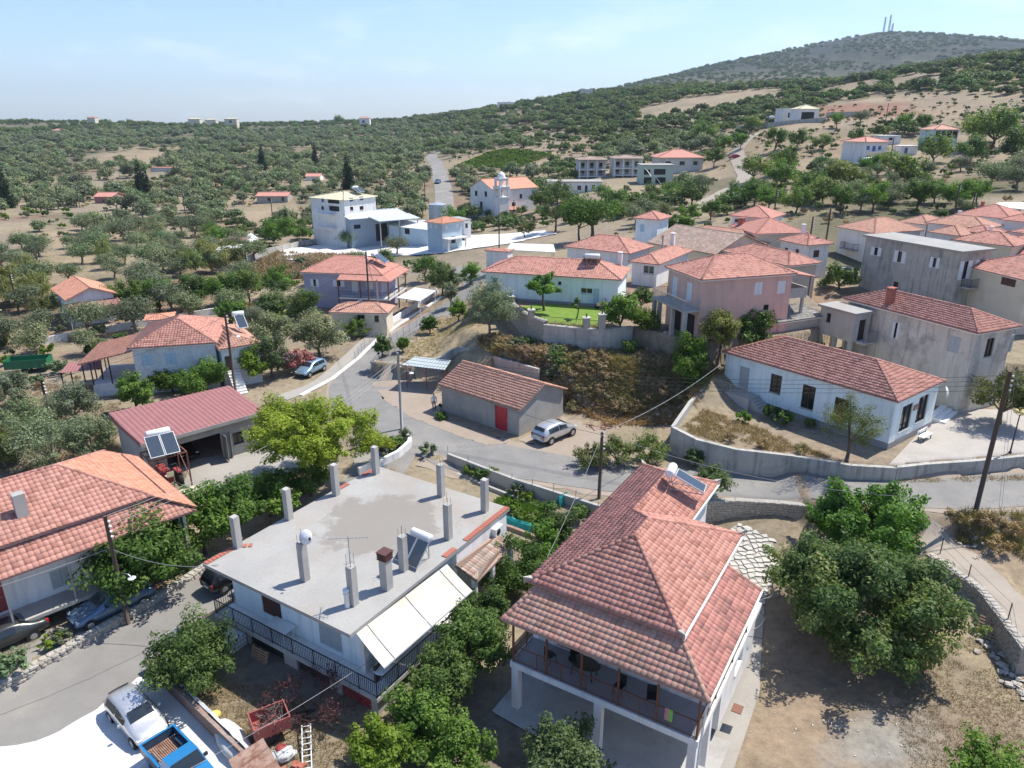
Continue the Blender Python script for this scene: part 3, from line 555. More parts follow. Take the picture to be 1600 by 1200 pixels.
def cap_geo(p,q,r=.12,step=.36,n=5):
 """half-round ridge tiles from p to q"""
 p = np.array(tuple(p),float); q = np.array(tuple(q),float); d = q - p; Ln = np.linalg.norm(d); d /= Ln; s = np.cross(d,[0,0,1.0]); s /= np.linalg.norm(s); up = np.cross(s,d); k = max(1,int(Ln / step)); st = Ln / k
 V = []; F = []; T = []; a = np.linspace(-.12 * PI,1.12 * PI,n + 1); base = 0
 for i in range(k):
  tn = random.random()
  for (l,rr) in ((i * st,r * 1.12),((i + 1.08) * st,r * .92)):
   for t in a: V.append(p + d * l + s * math.cos(t) * rr + up * (math.sin(t) * rr * .9 + .015))
  for j in range(n): F.append((base + j,base + j + 1,base + n + 2 + j,base + n + 1 + j)); T.append(tn)
  V.append(p + d * i * st - up * .02); c = len(V) - 1 - base
  for j in range(0,n - 1,2): F.append((base + j,base + c,base + min(j + 2,n),base + j + 1)); T.append(tn)
  base = len(V)
 return np.array(V),np.array(F),np.array(T)
def roof_tiles(root,polys,caps,m,lod,w=.27,g=.32,name='roof_tiles',skip=None,parent=None):
 par = parent or root
 if lod == 'near': n = 6
 elif lod == 'mid': n = 3
 else: n = 0
 if n:
  me = np_mesh(name,*join_geo([tile_geo(p,w,g,n,skip=(skip if i == 0 else None)) for i,p in enumerate(polys)])); o = link(name,me,m,par,kind='stuff')
 if caps:
  me = np_mesh('ridge_tiles',*join_geo([cap_geo(a,b,.12 if n else .16,.36 if n else 1.0,5 if n == 6 else 4) for a,b in caps])); link('ridge_tiles',me,m,par,kind='stuff')
def roof_solid(root,polys,m,t=.05,name='roof'):
 b = MB()
 for p in polys: b.slab([(q[0],q[1],q[2]) for q in p],t)
 o = b.build(name,m,root); a = o.data.attributes.new('tint','FLOAT','FACE'); a.data.foreach_set('value',[.5] * len(o.data.polygons)); return o
def hip_roof(lx,ly,z,pitch,ov,x0=0,y0=0):
 X0,X1,Y0,Y1 = x0 - ov,x0 + lx + ov,y0 - ov,y0 + ly + ov; w = min(X1 - X0,Y1 - Y0) / 2; zr = z + w * pitch; e = z
 if X1 - X0 >= Y1 - Y0:
  ym = (Y0 + Y1) / 2; A = (X0 + w,ym,zr); B = (X1 - w - .01,ym,zr)
  ps = [[(X0,Y0,e),(X1,Y0,e),B,A],[(X1,Y1,e),(X0,Y1,e),A,B],[(X0,Y1,e),(X0,Y0,e),A],[(X1,Y0,e),(X1,Y1,e),B]]; cs = [(A,B),((X0,Y0,e),A),((X0,Y1,e),A),((X1,Y0,e),B),((X1,Y1,e),B)]
 else:
  xm = (X0 + X1) / 2; A = (xm,Y0 + w,zr); B = (xm,Y1 - w - .01,zr)
  ps = [[(X0,Y1,e),(X0,Y0,e),A,B],[(X1,Y0,e),(X1,Y1,e),B,A],[(X0,Y0,e),(X1,Y0,e),A],[(X1,Y1,e),(X0,Y1,e),B]]; cs = [(A,B),((X0,Y0,e),A),((X1,Y0,e),A),((X0,Y1,e),B),((X1,Y1,e),B)]
 if (Vector(cs[0][0]) - Vector(cs[0][1])).length < .1: cs = cs[1:]
 return ps,cs,zr
def gable_roof(lx,ly,z,pitch,ov,axis='x'):
 if axis == 'x':
  w = ly / 2 + ov; zr = z + w * pitch; A = (-ov,ly / 2,zr); B = (lx + ov,ly / 2,zr); ps = [[(-ov,-ov,z),(lx+ov,-ov,z),B,A],[(lx+ov,ly+ov,z),(-ov,ly+ov,z),A,B]]
 else:
  w = lx / 2 + ov; zr = z + w * pitch; A = (lx / 2,-ov,zr); B = (lx / 2,ly + ov,zr); ps = [[(-ov,ly+ov,z),(-ov,-ov,z),A,B],[(lx+ov,-ov,z),(lx+ov,ly+ov,z),B,A]]
 return ps,[(A,B)],zr
# ------------------------------------------------------------------ walls with real openings
def sides(lx,ly,x0=0,y0=0):
 return {'y0': (Vector((x0,y0,0)),Vector((1,0,0)),Vector((0,-1,0)),lx),'x1': (Vector((x0 + lx,y0,0)),Vector((0,1,0)),Vector((1,0,0)),ly),
   'y1': (Vector((x0 + lx,y0 + ly,0)),Vector((-1,0,0)),Vector((0,1,0)),lx),'x0': (Vector((x0,y0 + ly,0)),Vector((0,-1,0)),Vector((-1,0,0)),ly)}
def wall_mesh(lx,ly,z0,z1,ops,x0=0,y0=0,gable=None,rev=.16):
 b = MB()
 for sd_,(o,d,n,Ln) in sides(lx,ly,x0,y0).items():
  os_ = [q for q in ops if q[0] == sd_]; us = sorted({0,Ln} | {max(0,min(Ln,q[1] + s * q[3] / 2)) for q in os_ for s in (-1,1)}); zs = sorted({z0,z1} | {max(z0,min(z1,q[2] + s * q[4])) for q in os_ for s in (0,1)})
  P = lambda u,z,k=0: o + d * u + Vector((0,0,z)) - n * k
  for ua,ub in zip(us[:-1],us[1:]):
   for za,zb in zip(zs[:-1],zs[1:]):
    um,zm = (ua + ub) / 2,(za + zb) / 2
    if any(abs(um - q[1]) < q[3] / 2 and q[2] < zm < q[2] + q[4] for q in os_): continue
    b.poly([P(ua,za),P(ub,za),P(ub,zb),P(ua,zb)])
  for q in os_:
   ua,ub,za,zb = q[1] - q[3] / 2,q[1] + q[3] / 2,q[2],q[2] + q[4]
   for (p,r) in (((ua,za),(ub,za)),((ub,za),(ub,zb)),((ub,zb),(ua,zb)),((ua,zb),(ua,za))): b.poly([P(*p),P(*p,rev),P(*r,rev),P(*r)])
  if gable and sd_ in gable[0]: b.poly([P(0,z1),P(Ln,z1),P(Ln / 2,gable[1])])
 return b
SHUT = {'white': 'white_shutter','blue': 'blue_paint','pale': 'pale_blue_paint','brown': 'brown_shutter','grey': 'grey_shutter','red': 'red_paint','wood': 'dark_wood','dullred': 'dull_red','metal': 'grey_metal'}
def fit_openings(root,lx,ly,ops,x0=0,y0=0,detail=True,rev=.16):
 S = sides(lx,ly,x0,y0)
 for sd_,c,z,w,h,kd in ops:
  o,d,n,Ln = S[sd_]; P = lambda u,zz,k: o + d * u + Vector((0,0,zz)) + n * k
  def panel(b,u0,u1,za,zb,k0,k1):
   q = [P(u0,za,k0),P(u1,za,k0),P(u1,zb,k0),P(u0,zb,k0)]; r = [P(u0,za,k1),P(u1,za,k1),P(u1,zb,k1),P(u0,zb,k1)]; i = len(b.v); b.v += [tuple(p) for p in q + r]
   b.f += [(i+4,i+5,i+6,i+7),(i,i+3,i+2,i+1),(i,i+1,i+5,i+4),(i+1,i+2,i+6,i+5),(i+2,i+3,i+7,i+6),(i+3,i,i+4,i+7)]
  t,_,cn = kd.partition(':'); ua,ub,za,zb = c - w / 2,c + w / 2,z,z + h; fw = .07
  isd = t in ('door','gate')
  if t == 'open':
   b = MB(); b.poly([P(ua,za,-rev),P(ub,za,-rev),P(ub,zb,-rev),P(ua,zb,-rev)]); b.build('doorway' if za < .4 else 'window_opening','interior',root); continue
  fb = MB()
  for a1,a2,b1,b2 in ((ua,ua + fw,za,zb),(ub - fw,ub,za,zb),(ua + fw,ub - fw,zb - fw,zb),(ua + fw,ub - fw,za,za + fw)): panel(fb,a1,a2,b1,b2,-rev + .002,-rev + .07)
  if t in ('win','dark'):
   if w > .8: panel(fb,c - .03,c + .03,za + fw,zb - fw,-rev + .003,-rev + .06)
   fr_ = fb.build('window',SHUT.get(cn,'white_shutter' if t == 'win' else 'dark_wood'),root)
   g = MB(); g.poly([P(ua,za,-rev),P(ub,za,-rev),P(ub,zb,-rev),P(ua,zb,-rev)]); g.build('pane','glass_dark',fr_)
   if detail: sb = MB(); panel(sb,ua - .06,ub + .06,za - .07,za - .001,-.02,.07); sb.build('sill','flagstone',fr_)
  elif t == 'shut':
   fr_ = fb.build('window',SHUT.get(cn,'white_shutter'),root)
   g = MB(); g.poly([P(ua,za,-rev),P(ub,za,-rev),P(ub,zb,-rev),P(ua,zb,-rev)]); g.build('pane','interior',fr_)
   for u0,u1 in ((ua + .01,c - .008),(c + .008,ub - .01)):
    s = MB(); panel(s,u0,u1,za + .01,zb - .01,-.07,-.035)
    if detail:
     k = max(3,int(h / .16))
     for i in range(k): zz = za + .08 + (h - .16) * i / k; panel(s,u0 + .05,u1 - .05,zz,zz + (h - .16) / k * .55,-.036,-.018)
    s.build('shutter',SHUT.get(cn,'white_shutter'),fr_)
  elif t == 'ajar':                   # shutters folded back on the wall, dark pane between
   fr_ = fb.build('window',SHUT.get(cn,'white_shutter'),root)
   g = MB(); g.poly([P(ua,za,-rev),P(ub,za,-rev),P(ub,zb,-rev),P(ua,zb,-rev)]); g.build('pane','glass_dark',fr_)
   for u0,u1 in ((ua + .01,ua + w * .34),(ub - w * .34,ub - .01)):
    s = MB(); panel(s,u0,u1,za + .01,zb - .01,-.06,-.02); s.build('shutter',SHUT.get(cn,'white_shutter'),fr_)
  elif isd:
   dr = fb.build('door',SHUT.get(cn,'brown_shutter'),root)
   s = MB(); panel(s,ua + fw,ub - fw,za + .01,zb - fw,-rev + .004,-rev + .04)
   nn = 2 if w > 1.4 else 1; ww = (w - 2 * fw) / nn
   for k in range(nn):
    a = ua + fw + k * ww
    for q0,q1 in ((.08,.45),(.53,.92)): panel(s,a + .1,a + ww - .1,za + h * q0,za + h * q1,-rev + .041,-rev + .055)
   s.build('door_leaf',SHUT.get(cn,'brown_shutter'),dr)
   if detail: hb = MB(); panel(hb,ub - fw - .16,ub - fw - .06,za + h * .47,za + h * .49,-rev + .055,-rev + .1); hb.build('handle','grey_metal',dr)
def chimney_part(root,x,y,z0,h,w=.45,m='white_wall',cap=True):
 b = MB(); b.box(x - w / 2,y - w / 2,z0 - .8,x + w / 2,y + w / 2,z0 + h)
 if cap:
  for sx in (-1,1):
   for sy in (-1,1): b.box(x + sx * w * .38 - .05,y + sy * w * .38 - .05,z0 + h,x + sx * w * .38 + .05,y + sy * w * .38 + .05,z0 + h + .18)
  b.box(x - w * .62,y - w * .62,z0 + h + .18,x + w * .62,y + w * .62,z0 + h + .25)
 return b.build('chimney',m,root)
def house(label,fr,lx,ly,ze,roof='hip',pitch=.42,ov=.4,wall='white_wall',tile='tile_red',lod='mid',ops=(),chims=(),axis='x',name='house',cat='house',zg=None,detail=True,group=None,plinth=None,wall2=None,deep=1.2,fascia=True):
 """fr origin is the ground-plan corner of the walls; ze absolute eave height"""
 if zg is None: c = fr.w(lx / 2,ly / 2); zg = h1(c.x,c.y)
 root = thing(name,label,cat,(fr.o.x,fr.o.y,zg),fr.a,group); z = ze - zg; lo = -deep; q = fr.w(lx / 2,ly / 2); BLD.append((q.x,q.y,.5 * math.hypot(lx,ly)))
 if roof == 'hip': ps,cs,zr = hip_roof(lx,ly,z,pitch,ov)
 elif roof == 'gable': ps,cs,zr = gable_roof(lx,ly,z,pitch,ov,axis)
 gb = None
 if roof == 'gable': gb = (('x0','x1') if axis == 'x' else ('y0','y1'),z + (ly if axis == 'x' else lx) / 2 * pitch - .03)
 topw = z + (ov * pitch if roof in ('hip','gable') else 0)
 if gb: gb = (gb[0],topw + (ly if axis == 'x' else lx) / 2 * pitch - .06)
 wall_mesh(lx,ly,lo,topw - .03,ops,gable=gb).build('wall',wall,root)
 fit_openings(root,lx,ly,ops,detail=detail)
 if roof in ('hip','gable'):
  r = roof_solid(root,ps,tile); roof_tiles(root,ps,cs,tile,lod,parent=r)
  if fascia and lod != 'far':
   b = MB(); e = ov - .06
   if roof == 'hip': b.prism([(-e,-e),(lx + e,-e),(lx + e,ly + e),(-e,ly + e)],z - .16,z - .052); b.build('eave_board','white_paint',root)
 elif roof == 'flat':
  b = MB(); b.box(-ov,-ov,z,lx + ov,ly + ov,z + .22); b.build('roof','roof_concrete' if tile == 'flat' else tile,root)
  wall_mesh
 if plinth: b = MB(); b.box(-.04,-.04,lo,lx + .04,ly + .04,plinth); b.build('plinth','plinth',root)
 for c in chims: chimney_part(root,*c)
 return root
def solar(label,loc,rotz,n=2,tilt=40,scale=1.0,group='rooftop solar water heaters',blue='solar_glass'):
 """tank lying across the top of tilted collectors; local -y is the low side"""
 t = thing('solar_water_heater',label,'solar heater',loc,rotz,group); t.scale = (scale,) * 3; a = rad(tilt); Lc = 1.9; wd = 1.0
 for k in range(n):
  x0 = (k - n / 2) * (wd + .06); P = lambda x,s,u: (x,(s - Lc) * math.cos(a) + u * -math.sin(a),.18 + s * math.sin(a) + u * math.cos(a))
  b = MB(); i = 0; pts = [P(x0,0,0),P(x0 + wd,0,0),P(x0 + wd,Lc,0),P(x0,Lc,0)]; up = [P(x0,0,.09),P(x0 + wd,0,.09),P(x0 + wd,Lc,.09),P(x0,Lc,.09)]
  b.v = pts + up; b.f = [(0,3,2,1),(4,5,6,7),(0,1,5,4),(1,2,6,5),(2,3,7,6),(3,0,4,7)]; c = b.build('collector','galvanised',t)
  g = MB(); g.poly([P(x0 + .04,.04,.094),P(x0 + wd - .04,.04,.094),P(x0 + wd - .04,Lc - .04,.094),P(x0 + .04,Lc - .04,.094)]); g.build('glass',blue,c)
 L_ = .85 if n > 1 else .6; b = MB(); zt = .18 + Lc * math.sin(a) + .1; r = .28; b.lathe([(0,-L_),(r * .8,-L_),(r,-L_ + .07),(r,L_ - .07),(r * .8,L_),(0,L_)],18,(0,.3,zt),'x'); b.build('tank','white_plastic',t,True)
 b = MB()
 for s in (-1,1):
  x = s * L_ * .7; b.beam((x,.3,0),(x,.3,zt - .2),.05,.05); b.beam((x,.3,.05),(x,-Lc * math.cos(a),.05),.05,.05); b.beam((x,.3,.05),(x,-Lc * math.cos(a) * .1,zt - .4),.04,.04)
 b.build('stand','grey_metal',t); return t
def railing(root,pts,h=.95,step=.13,m='dark_metal',r=.012,name='railing',base=.08):
 """bars between a top and a bottom rail, one part"""
 b = MB(); pts = [Vector(p) for p in pts]
 for a,c in zip(pts[:-1],pts[1:]):
  u = Vector((0,0,1)); b.beam(a + u * h,c + u * h,.05,.035); b.beam(a + u * base,c + u * base,.03,.03); n = max(1,int((c - a).length / step))
  for k in range(n + 1):
   p = a.lerp(c,k / n); big = (k % 12 == 0); w = .045 if big else r * 1.7; b.beam(p + u * (0 if big else base),p + u * h,w,w)
 return b.build(name,m,root)
# ------------------------------------------------------------------ rubble stone walls
STONES = []
def stone_proto():
 for s in range(7):
  b = MB(); rnd = random.Random(s); n = 6; pr = []
  ang = sorted(rnd.random() * .5 + k for k in range(n)); poly = [(.5 * math.copysign(abs(math.cos(a * 2 * PI / n)) ** .55,math.cos(a * 2 * PI / n)),.5 * math.copysign(abs(math.sin(a * 2 * PI / n)) ** .55,math.sin(a * 2 * PI / n))) for a in ang]
  i = 0; b.v = [(x,0,z) for x,z in poly] + [(x * .92,-.7 - rnd.random() * .1,z * .92) for x,z in poly] + [(x * .62,-1.0 - rnd.random() * .15,z * .62) for x,z in poly]
  for k in range(n):
   j = (k + 1) % n; b.f += [(k,j,n + j,n + k),(n + k,n + j,2 * n + j,2 * n + k)]
  b.f.append(tuple(range(2 * n,3 * n))); me = b.mesh('stone'); me.materials.append(M['stone']); STONES.append(me)
stone_proto()
def stone_wall(label,path,hgt,thick=.45,sz=(.34,.19),side=1,indiv=300,zb=None,name='stone_wall',cat='wall',top=True,core='stone_joint',group=None,sink=.5):
 """rubble wall along a ground path; stones on its visible side are pieces of their own"""
 P = [Vector((p[0],p[1],0)) for p in path]; hs = hgt if hasattr(hgt,'__len__') else [hgt] * len(P); zt = [zb[i] if zb else h1(p.x,p.y) for i,p in enumerate(P)]
 root = thing(name,label,cat,(P[0].x,P[0].y,zt[0]),0,group); o = Vector((P[0].x,P[0].y,zt[0])); made = 0; rest = MB(); cb = MB(); tops = MB()
 for i in range(len(P) - 1):
  a,b_ = P[i],P[i + 1]; d = b_ - a; Ln = d.length; d.normalize(); n = Vector((d.y,-d.x,0)) * side
  q = lambda p,z,k: Vector((p.x,p.y,z)) + n * k - o
  z0a,z0b = zt[i] - sink,zt[i + 1] - sink; z1a,z1b = zt[i] + hs[i],zt[i + 1] + hs[i + 1]
  A = [q(a,z0a,0),q(b_,z0b,0),q(b_,z1b,0),q(a,z1a,0)]; B = [q(a,z0a,-thick),q(b_,z0b,-thick),q(b_,z1b,-thick),q(a,z1a,-thick)]; k = len(cb.v); cb.v += [tuple(v) for v in A + B]
  cb.f += [(k,k+1,k+2,k+3),(k+5,k+4,k+7,k+6),(k+3,k+2,k+6,k+7),(k,k+3,k+7,k+4),(k+1,k+5,k+6,k+2),(k,k+4,k+5,k+1)]
  ang = math.atan2(d.y,d.x) + (0 if side > 0 else PI); u = 0
  nr = max(1,int(max(hs[i],hs[i + 1]) / sz[1]))
  for r in range(nr + (1 if top else 0)):
   u = random.random() * -.2
   while u < Ln:
    w = sz[0] * (.65 + random.random() * .8); t = (u + w / 2) / Ln; u += w
    if t < 0 or t > 1: continue
    hh = hs[i] * (1 - t) + hs[i + 1] * t; zz = zt[i] * (1 - t) + zt[i + 1] * t; ch = hh / nr; z = zz + (r + .5) * ch + random.uniform(-.02,.02)
    if r < nr:
     c = q(a.lerp(b_,t),z,0); sc = (w * 1.02,random.uniform(.04,.085),ch * random.uniform(.92,1.12)); rot = (random.uniform(-.06,.06),random.uniform(-.09,.09),ang)
    else:
     c = q(a.lerp(b_,t),zz + hh - .01,-thick / 2); sc = (w * 1.05,.07,thick * random.uniform(.8,1.1)); rot = (-PI / 2,0,ang)
    me = random.choice(STONES)
    if made < indiv: ob = bpy.data.objects.new('stone',me); COL.objects.link(ob); ob.parent = root; ob.location = c; ob.scale = sc; ob.rotation_euler = rot; made += 1
    else:
     mtx = Matrix.LocRotScale(c,Matrix.Rotation(rot[2],3,'Z') @ Matrix.Rotation(rot[0],3,'X'),Vector(sc)); k = len(rest.v); rest.v += [tuple(mtx @ v.co) for v in me.vertices]; rest.f += [tuple(k + x for x in p.vertices) for p in me.polygons]
 cb.build('core',core,root)
 if rest.v: rest.build('stones','stone',root,kind='stuff')
 return root
def plain_wall(label,path,hgt,thick,m,name='retaining_wall',cat='wall',zb=None,sink=.6,cap=None,group=None,ztop=None):
 P = [Vector((p[0],p[1],0)) for p in path]; n = len(P); hs = hgt if hasattr(hgt,'__len__') else [hgt] * n; zt = [zb[i] if zb else h1(p.x,p.y) for i,p in enumerate(P)]
 root = thing(name,label,cat,(P[0].x,P[0].y,zt[0]),0,group); o = Vector((P[0].x,P[0].y,zt[0])); b = MB(); cb = MB(); off = []
 for i,p in enumerate(P):
  d = (P[min(i + 1,n - 1)] - P[max(i - 1,0)]).normalized(); off.append(Vector((-d.y,d.x,0)) * thick / 2)
 for i in range(n):
  tp = ztop[i] if ztop else zt[i] + hs[i]; lo = zt[i] - sink
  b.v += [tuple(P[i] + off[i] * s + Vector((0,0,z)) - o) for s,z in ((-1,lo),(1,lo),(1,tp),(-1,tp))]
  if cap: cb.v += [tuple(P[i] + off[i] * s * 1.25 + Vector((0,0,z)) - o) for s,z in ((-1,tp + .003),(1,tp + .003),(1,tp + .06),(-1,tp + .06))]
 for i in range(n - 1):
  k = 4 * i
  for bb in ([b,cb] if cap else [b]): bb.f += [(k,k+4,k+7,k+3),(k+3,k+7,k+6,k+2),(k+2,k+6,k+5,k+1),(k+1,k+5,k+4,k)]
 for bb in ([b,cb] if cap else [b]): bb.f += [(0,3,2,1)[::-1],tuple(4 * (n - 1) + x for x in (0,3,2,1))]
 b.build('wall_body',m,root)
 if cap: cb.build('coping',cap,root)
 return root
def fence(label,path,h=1.1,step=2.2,m='grey_metal',wires=4,name='wire_fence',group=None,lift=0.0,mesh=False):
 P = dens([Vector((p[0],p[1],0)) for p in path],step); zt = H([p.x for p in P],[p.y for p in P]) + lift; root = thing(name,label,'fence',(P[0].x,P[0].y,zt[0]),0,group); o = Vector((P[0].x,P[0].y,zt[0])); pts = [Vector((p.x,p.y,z)) - o for p,z in zip(P,zt)]
 for p in pts: b = MB(); b.beam(p - Vector((0,0,.2)),p + Vector((0,0,h)),.045,.045); b.build('post',m,root)
 b = MB()
 for k in range(wires):
  z = h * (k + 1) / wires - .03
  for a,c in zip(pts[:-1],pts[1:]): b.beam(a + Vector((0,0,z)),c + Vector((0,0,z)),.012,.012)
 if mesh:
  for a,c in zip(pts[:-1],pts[1:]):
   n = int((c - a).length / .2)
   for k in range(1,n): p = a.lerp(c,k / n); b.beam(p + Vector((0,0,.05)),p + Vector((0,0,h - .03)),.008,.008)
 b.build('wires',m,root); return root
# ------------------------------------------------------------------ helpers that read openings off the walls they belong to
def ray(px,py):
 u = (px - 800) / FPX; v = (py - 600) / FPX; return Vector((u,math.cos(TH) - v * math.sin(TH),-(math.sin(TH) + v * math.cos(TH))))
def hit(fr,sd_,lx,ly,px,py,x0=0,y0=0):
 o,d,n,Ln = sides(lx,ly,x0,y0)[sd_]; O = fr.w(o.x,o.y,0); D = fr.x * d.x + fr.y * d.y; Nn = fr.x * n.x + fr.y * n.y
 r = ray(px,py); C = Vector((0,0,CAMH)); t = (O - C).dot(Nn) / r.dot(Nn); p = C + r * t; q = p - O; return q.dot(D),p.z
def op(fr,sd_,lx,ly,zg,box,kind,x0=0,y0=0):
 a,b,c,d = box; xm,ym = (a + c) / 2,(b + d) / 2; u0 = hit(fr,sd_,lx,ly,a,ym,x0,y0)[0]; u1 = hit(fr,sd_,lx,ly,c,ym,x0,y0)[0]; z1 = hit(fr,sd_,lx,ly,xm,b,x0,y0)[1]; z0 = hit(fr,sd_,lx,ly,xm,d,x0,y0)[1]
 Ln = lx if sd_[0] == 'y' else ly; u0,u1 = max(.15,min(u0,u1)),min(Ln - .15,max(u0,u1)); return (sd_,(u0 + u1) / 2,z0 - zg,max(.3,u1 - u0),max(.3,z1 - z0),kind)
def inset(fr,lx,ly,ov): p = fr.w(ov,ov); return Fr(p,fr.a),lx - 2 * ov,ly - 2 * ov
# ------------------------------------------------------------------ house with the flat concrete roof
def flat_house():
 fr,lx,ly = rect3((330,873),(547,992),(785,790),3.0); zg = -2.0
 root = thing('flat_roof_house','white house with flat grey concrete roof carrying unfinished concrete pillars','house',(fr.o.x,fr.o.y,zg),fr.a)
 b = MB(); b.box(0,0,4.8,lx,ly,5.0); b.build('roof','roof_concrete',root)
 X0,Y0 = 1.3,.5; WX,WY = lx - 1.7,ly - 1.0
 ops = [op(fr,'x0',WX,WY,zg,(410,928,438,962),'shut:brown',X0,Y0),op(fr,'x0',WX,WY,zg,(500,980,533,1012),'shut:grey',X0,Y0),('y0',2.2,1.75,1.7,2.1,'door:wood'),('y0',5.6,2.5,1.3,1.2,'win')]
 ops = [(o[0],o[1],max(1.75,o[2]),o[3],min(o[4],2.0),o[5]) for o in ops]
 wall_mesh(WX,WY,1.701,4.8,ops,X0,Y0).build('wall','blue_white_wall',root); fit_openings(root,WX,WY,ops,X0,Y0)
 b = MB(); b.box(8.6,.06,-.6,lx - .3,Y0 - .002,4.799); b.build('side_wall','white_wall',root)
 b = MB(); b.box(.1,-1.35,1.48,8.58,ly - .2,1.70); b.build('balcony_slab','concrete',root)
 b = MB()                                           # balcony floor tiles along the two open sides
 for i in range(0,24):
  for j in range(0,2): b.box(.16 + j * .57,-1.2 + i * .5,1.703,.16 + j * .57 + .55,-1.2 + i * .5 + .48,1.712)
 for i in range(13):
  for j in range(3): b.box(1.31 + i * .55,-1.28 + j * .58,1.703,1.31 + i * .55 + .53,-1.28 + j * .58 + .56,1.712)
 b.build('floor_tiles','white_slab',root,kind='stuff')
 railing(root,[(1.3,ly - .25,1.7),(.16,ly - .25,1.7),(.16,-1.3,1.7),(8.5,-1.3,1.7)])
 CX,CY = .35,-1.1; cw,cl = 8.1,ly - .0
 cops = [op(fr,'x0',cw,cl,zg,(532,1078,585,1118),'gate:dullred',CX,CY),('x0',3.0,.02,2.8,1.35,'open'),('x0',6.6,.02,2.4,1.35,'open'),('y0',2.6,.95,2.6,.3,'open')]
 cops[0] = ('x0',min(cops[0][1],cl - 1.2),.02,min(2.0,max(1.6,cops[0][3])),1.4,'gate:dullred')
 wall_mesh(cw,cl,-.6,1.478,cops,CX,CY).build('cellar_wall','concrete',root); fit_openings(root,cw,cl,cops,CX,CY)
 b = MB(); b.box(1.15,-.05 + .4,1.70,1.45,.65,4.799); b.build('corner_column','white_wall',root)
 # bricks along the bare roof edges
 def edge(a,c,n):
  a = Vector(a); c = Vector(c); d = (c - a).normalized(); ang = math.atan2(d.y,d.x)
  for k in range(n):
   ob = bpy.data.objects.new('brick',BR); COL.objects.link(ob); ob.parent = root; ob.location = a.lerp(c,(k + .5) / n) + Vector((0,0,5.003 + random.uniform(0,.004))); ob.rotation_euler = (0,0,ang + random.uniform(-.02,.02))
 b = MB(); b.box(-.10,-.17,0,.10,.17,.05); BR = b.mesh('brick'); BR.materials.append(M['brick'])
 edge((.05,ly - .17,0),(1.9,ly - .17,0),8); edge((2.1,ly - .2,0),(2.7,ly - .9,0),3); edge((lx - 4.2,ly - .17,0),(lx - 3.1,ly - .17,0),5); edge((lx - 1.7,ly - .17,0),(lx - .1,ly - .17,0),7); edge((9.6,.17,0),(lx - .05,.17,0),20); edge((7.6,.18,0),(8.6,.18,0),5)
 # pillars left for a second storey
 PB = [(371,854,2.0),(452,811,2.1),(525.5,773,2.2),(587.6,740,2.05),(689.5,775,2.3),(757.6,799,2.25),(700.6,841.5,2.3),(477,906,2.3),(553,944,2.25),(631,890.6,2.15)]
 tops = []
 for k,(px,py,hh) in enumerate(PB):
  x,y = fr.l(W(px,py,3.0)); x = min(max(x,.3),lx - .3); y = min(max(y,.3),ly - .3); b = MB(); w = .19; b.box(x - w,y - w,4.999,x + w,y + w,5 + hh); p = b.build('pillar','concrete',root); tops.append((x,y,5 + hh))
  for sx in (-1,1):
   for sy in (-1,1):
    if k in (4,6,7,8,9) or (sx + sy == 0): b = MB(); b.tube([(x + sx * .13,y + sy * .13,5 + hh - .01),(x + sx * .135 + random.uniform(-.02,.02),y + sy * .13,5 + hh + (random.uniform(.35,.75) if k in (4,6,7,8,9) else .12))],.012,4); b.build('rebar','rust_metal',p)
 x,y = fr.l(W(604.7,919,3.0)); b = MB(); b.box(x - .24,y - .24,4.999,x + .24,y + .24,6.75); ch = b.build('chimney','concrete',root)
 b = MB()
 for k in range(3): b.box(x - .3,y - .3,6.8 + k * .13,x + .3,y + .3,6.87 + k * .13)
 b.box(x - .32,y - .32,7.19,x + .32,y + .32,7.25); b.build('cowl','brown_shutter',ch)
 x,y = fr.l(W(543,948,3.0)); b = MB(); b.lathe([(.14,4.999),(.14,5.75),(.17,5.76),(.17,5.82),(.12,5.84),(.12,5.95),(.18,5.96),(.16,6.05),(0,6.08)],12,(x,y,0)); b.build('flue','white_plastic',root,True)
 # dish, antenna
 dx,dy,dz = tops[7]; t = thing('satellite_dish','white satellite dish on a bare concrete pillar of the flat roof','satellite dish',fr.w(dx,dy,dz + zg),fr.a)
 b = MB(); b.lathe([(0,.10),(.2,.075),(.34,.02),(.40,-.05),(.36,.0),(.2,.05),(0,.075)],20); d = b.build('dish','white_plastic',t,True); d.location = (.1,-.25,.35); d.rotation_euler = (rad(62),0,rad(-55) - fr.a + rad(35))
 b = MB(); b.beam((.1,-.2,0),(.1,-.2,.35),.05,.05); b.build('mount','grey_metal',t)
 b = MB(); b.box(-.04,-.04,-.04,.04,.04,.1); lnb = b.build('receiver','dark_metal',t); lnb.location = (.0,-.7,.42)
 x,y,z = tops[8]; t = thing('television_antenna','tall television antenna mast with crossed rods on the flat roof','antenna',fr.w(x,y,z + zg),fr.a)
 b = MB(); b.tube([(0,0,-.3),(0,0,1.75)],.022,5); b.build('mast','grey_metal',t)
 for zz,ang,ln,nr_ in ((1.6,2.2,2.0,12),(.55,.7,1.1,7)):
  b = MB(); d = Vector((math.cos(ang),math.sin(ang),0)); s = Vector((-d.y,d.x,0)); b.beam(-d * ln * .5 + Vector((0,0,zz)),d * ln * .5 + Vector((0,0,zz)),.025,.025)
  for k in range(nr_): p = d * ln * (k / (nr_ - 1) - .5) + Vector((0,0,zz)); l = .22 - .1 * k / nr_; b.beam(p - s * l,p + s * l,.012,.012)
  b.build('boom','grey_metal',t)
 a = fr.l(W(646,868,3.3)); solar('large two panel solar heater on the flat concrete roof',fr.w(a[0] + .4,a[1] - .1,3.0),rad(-35),2,45,.82)
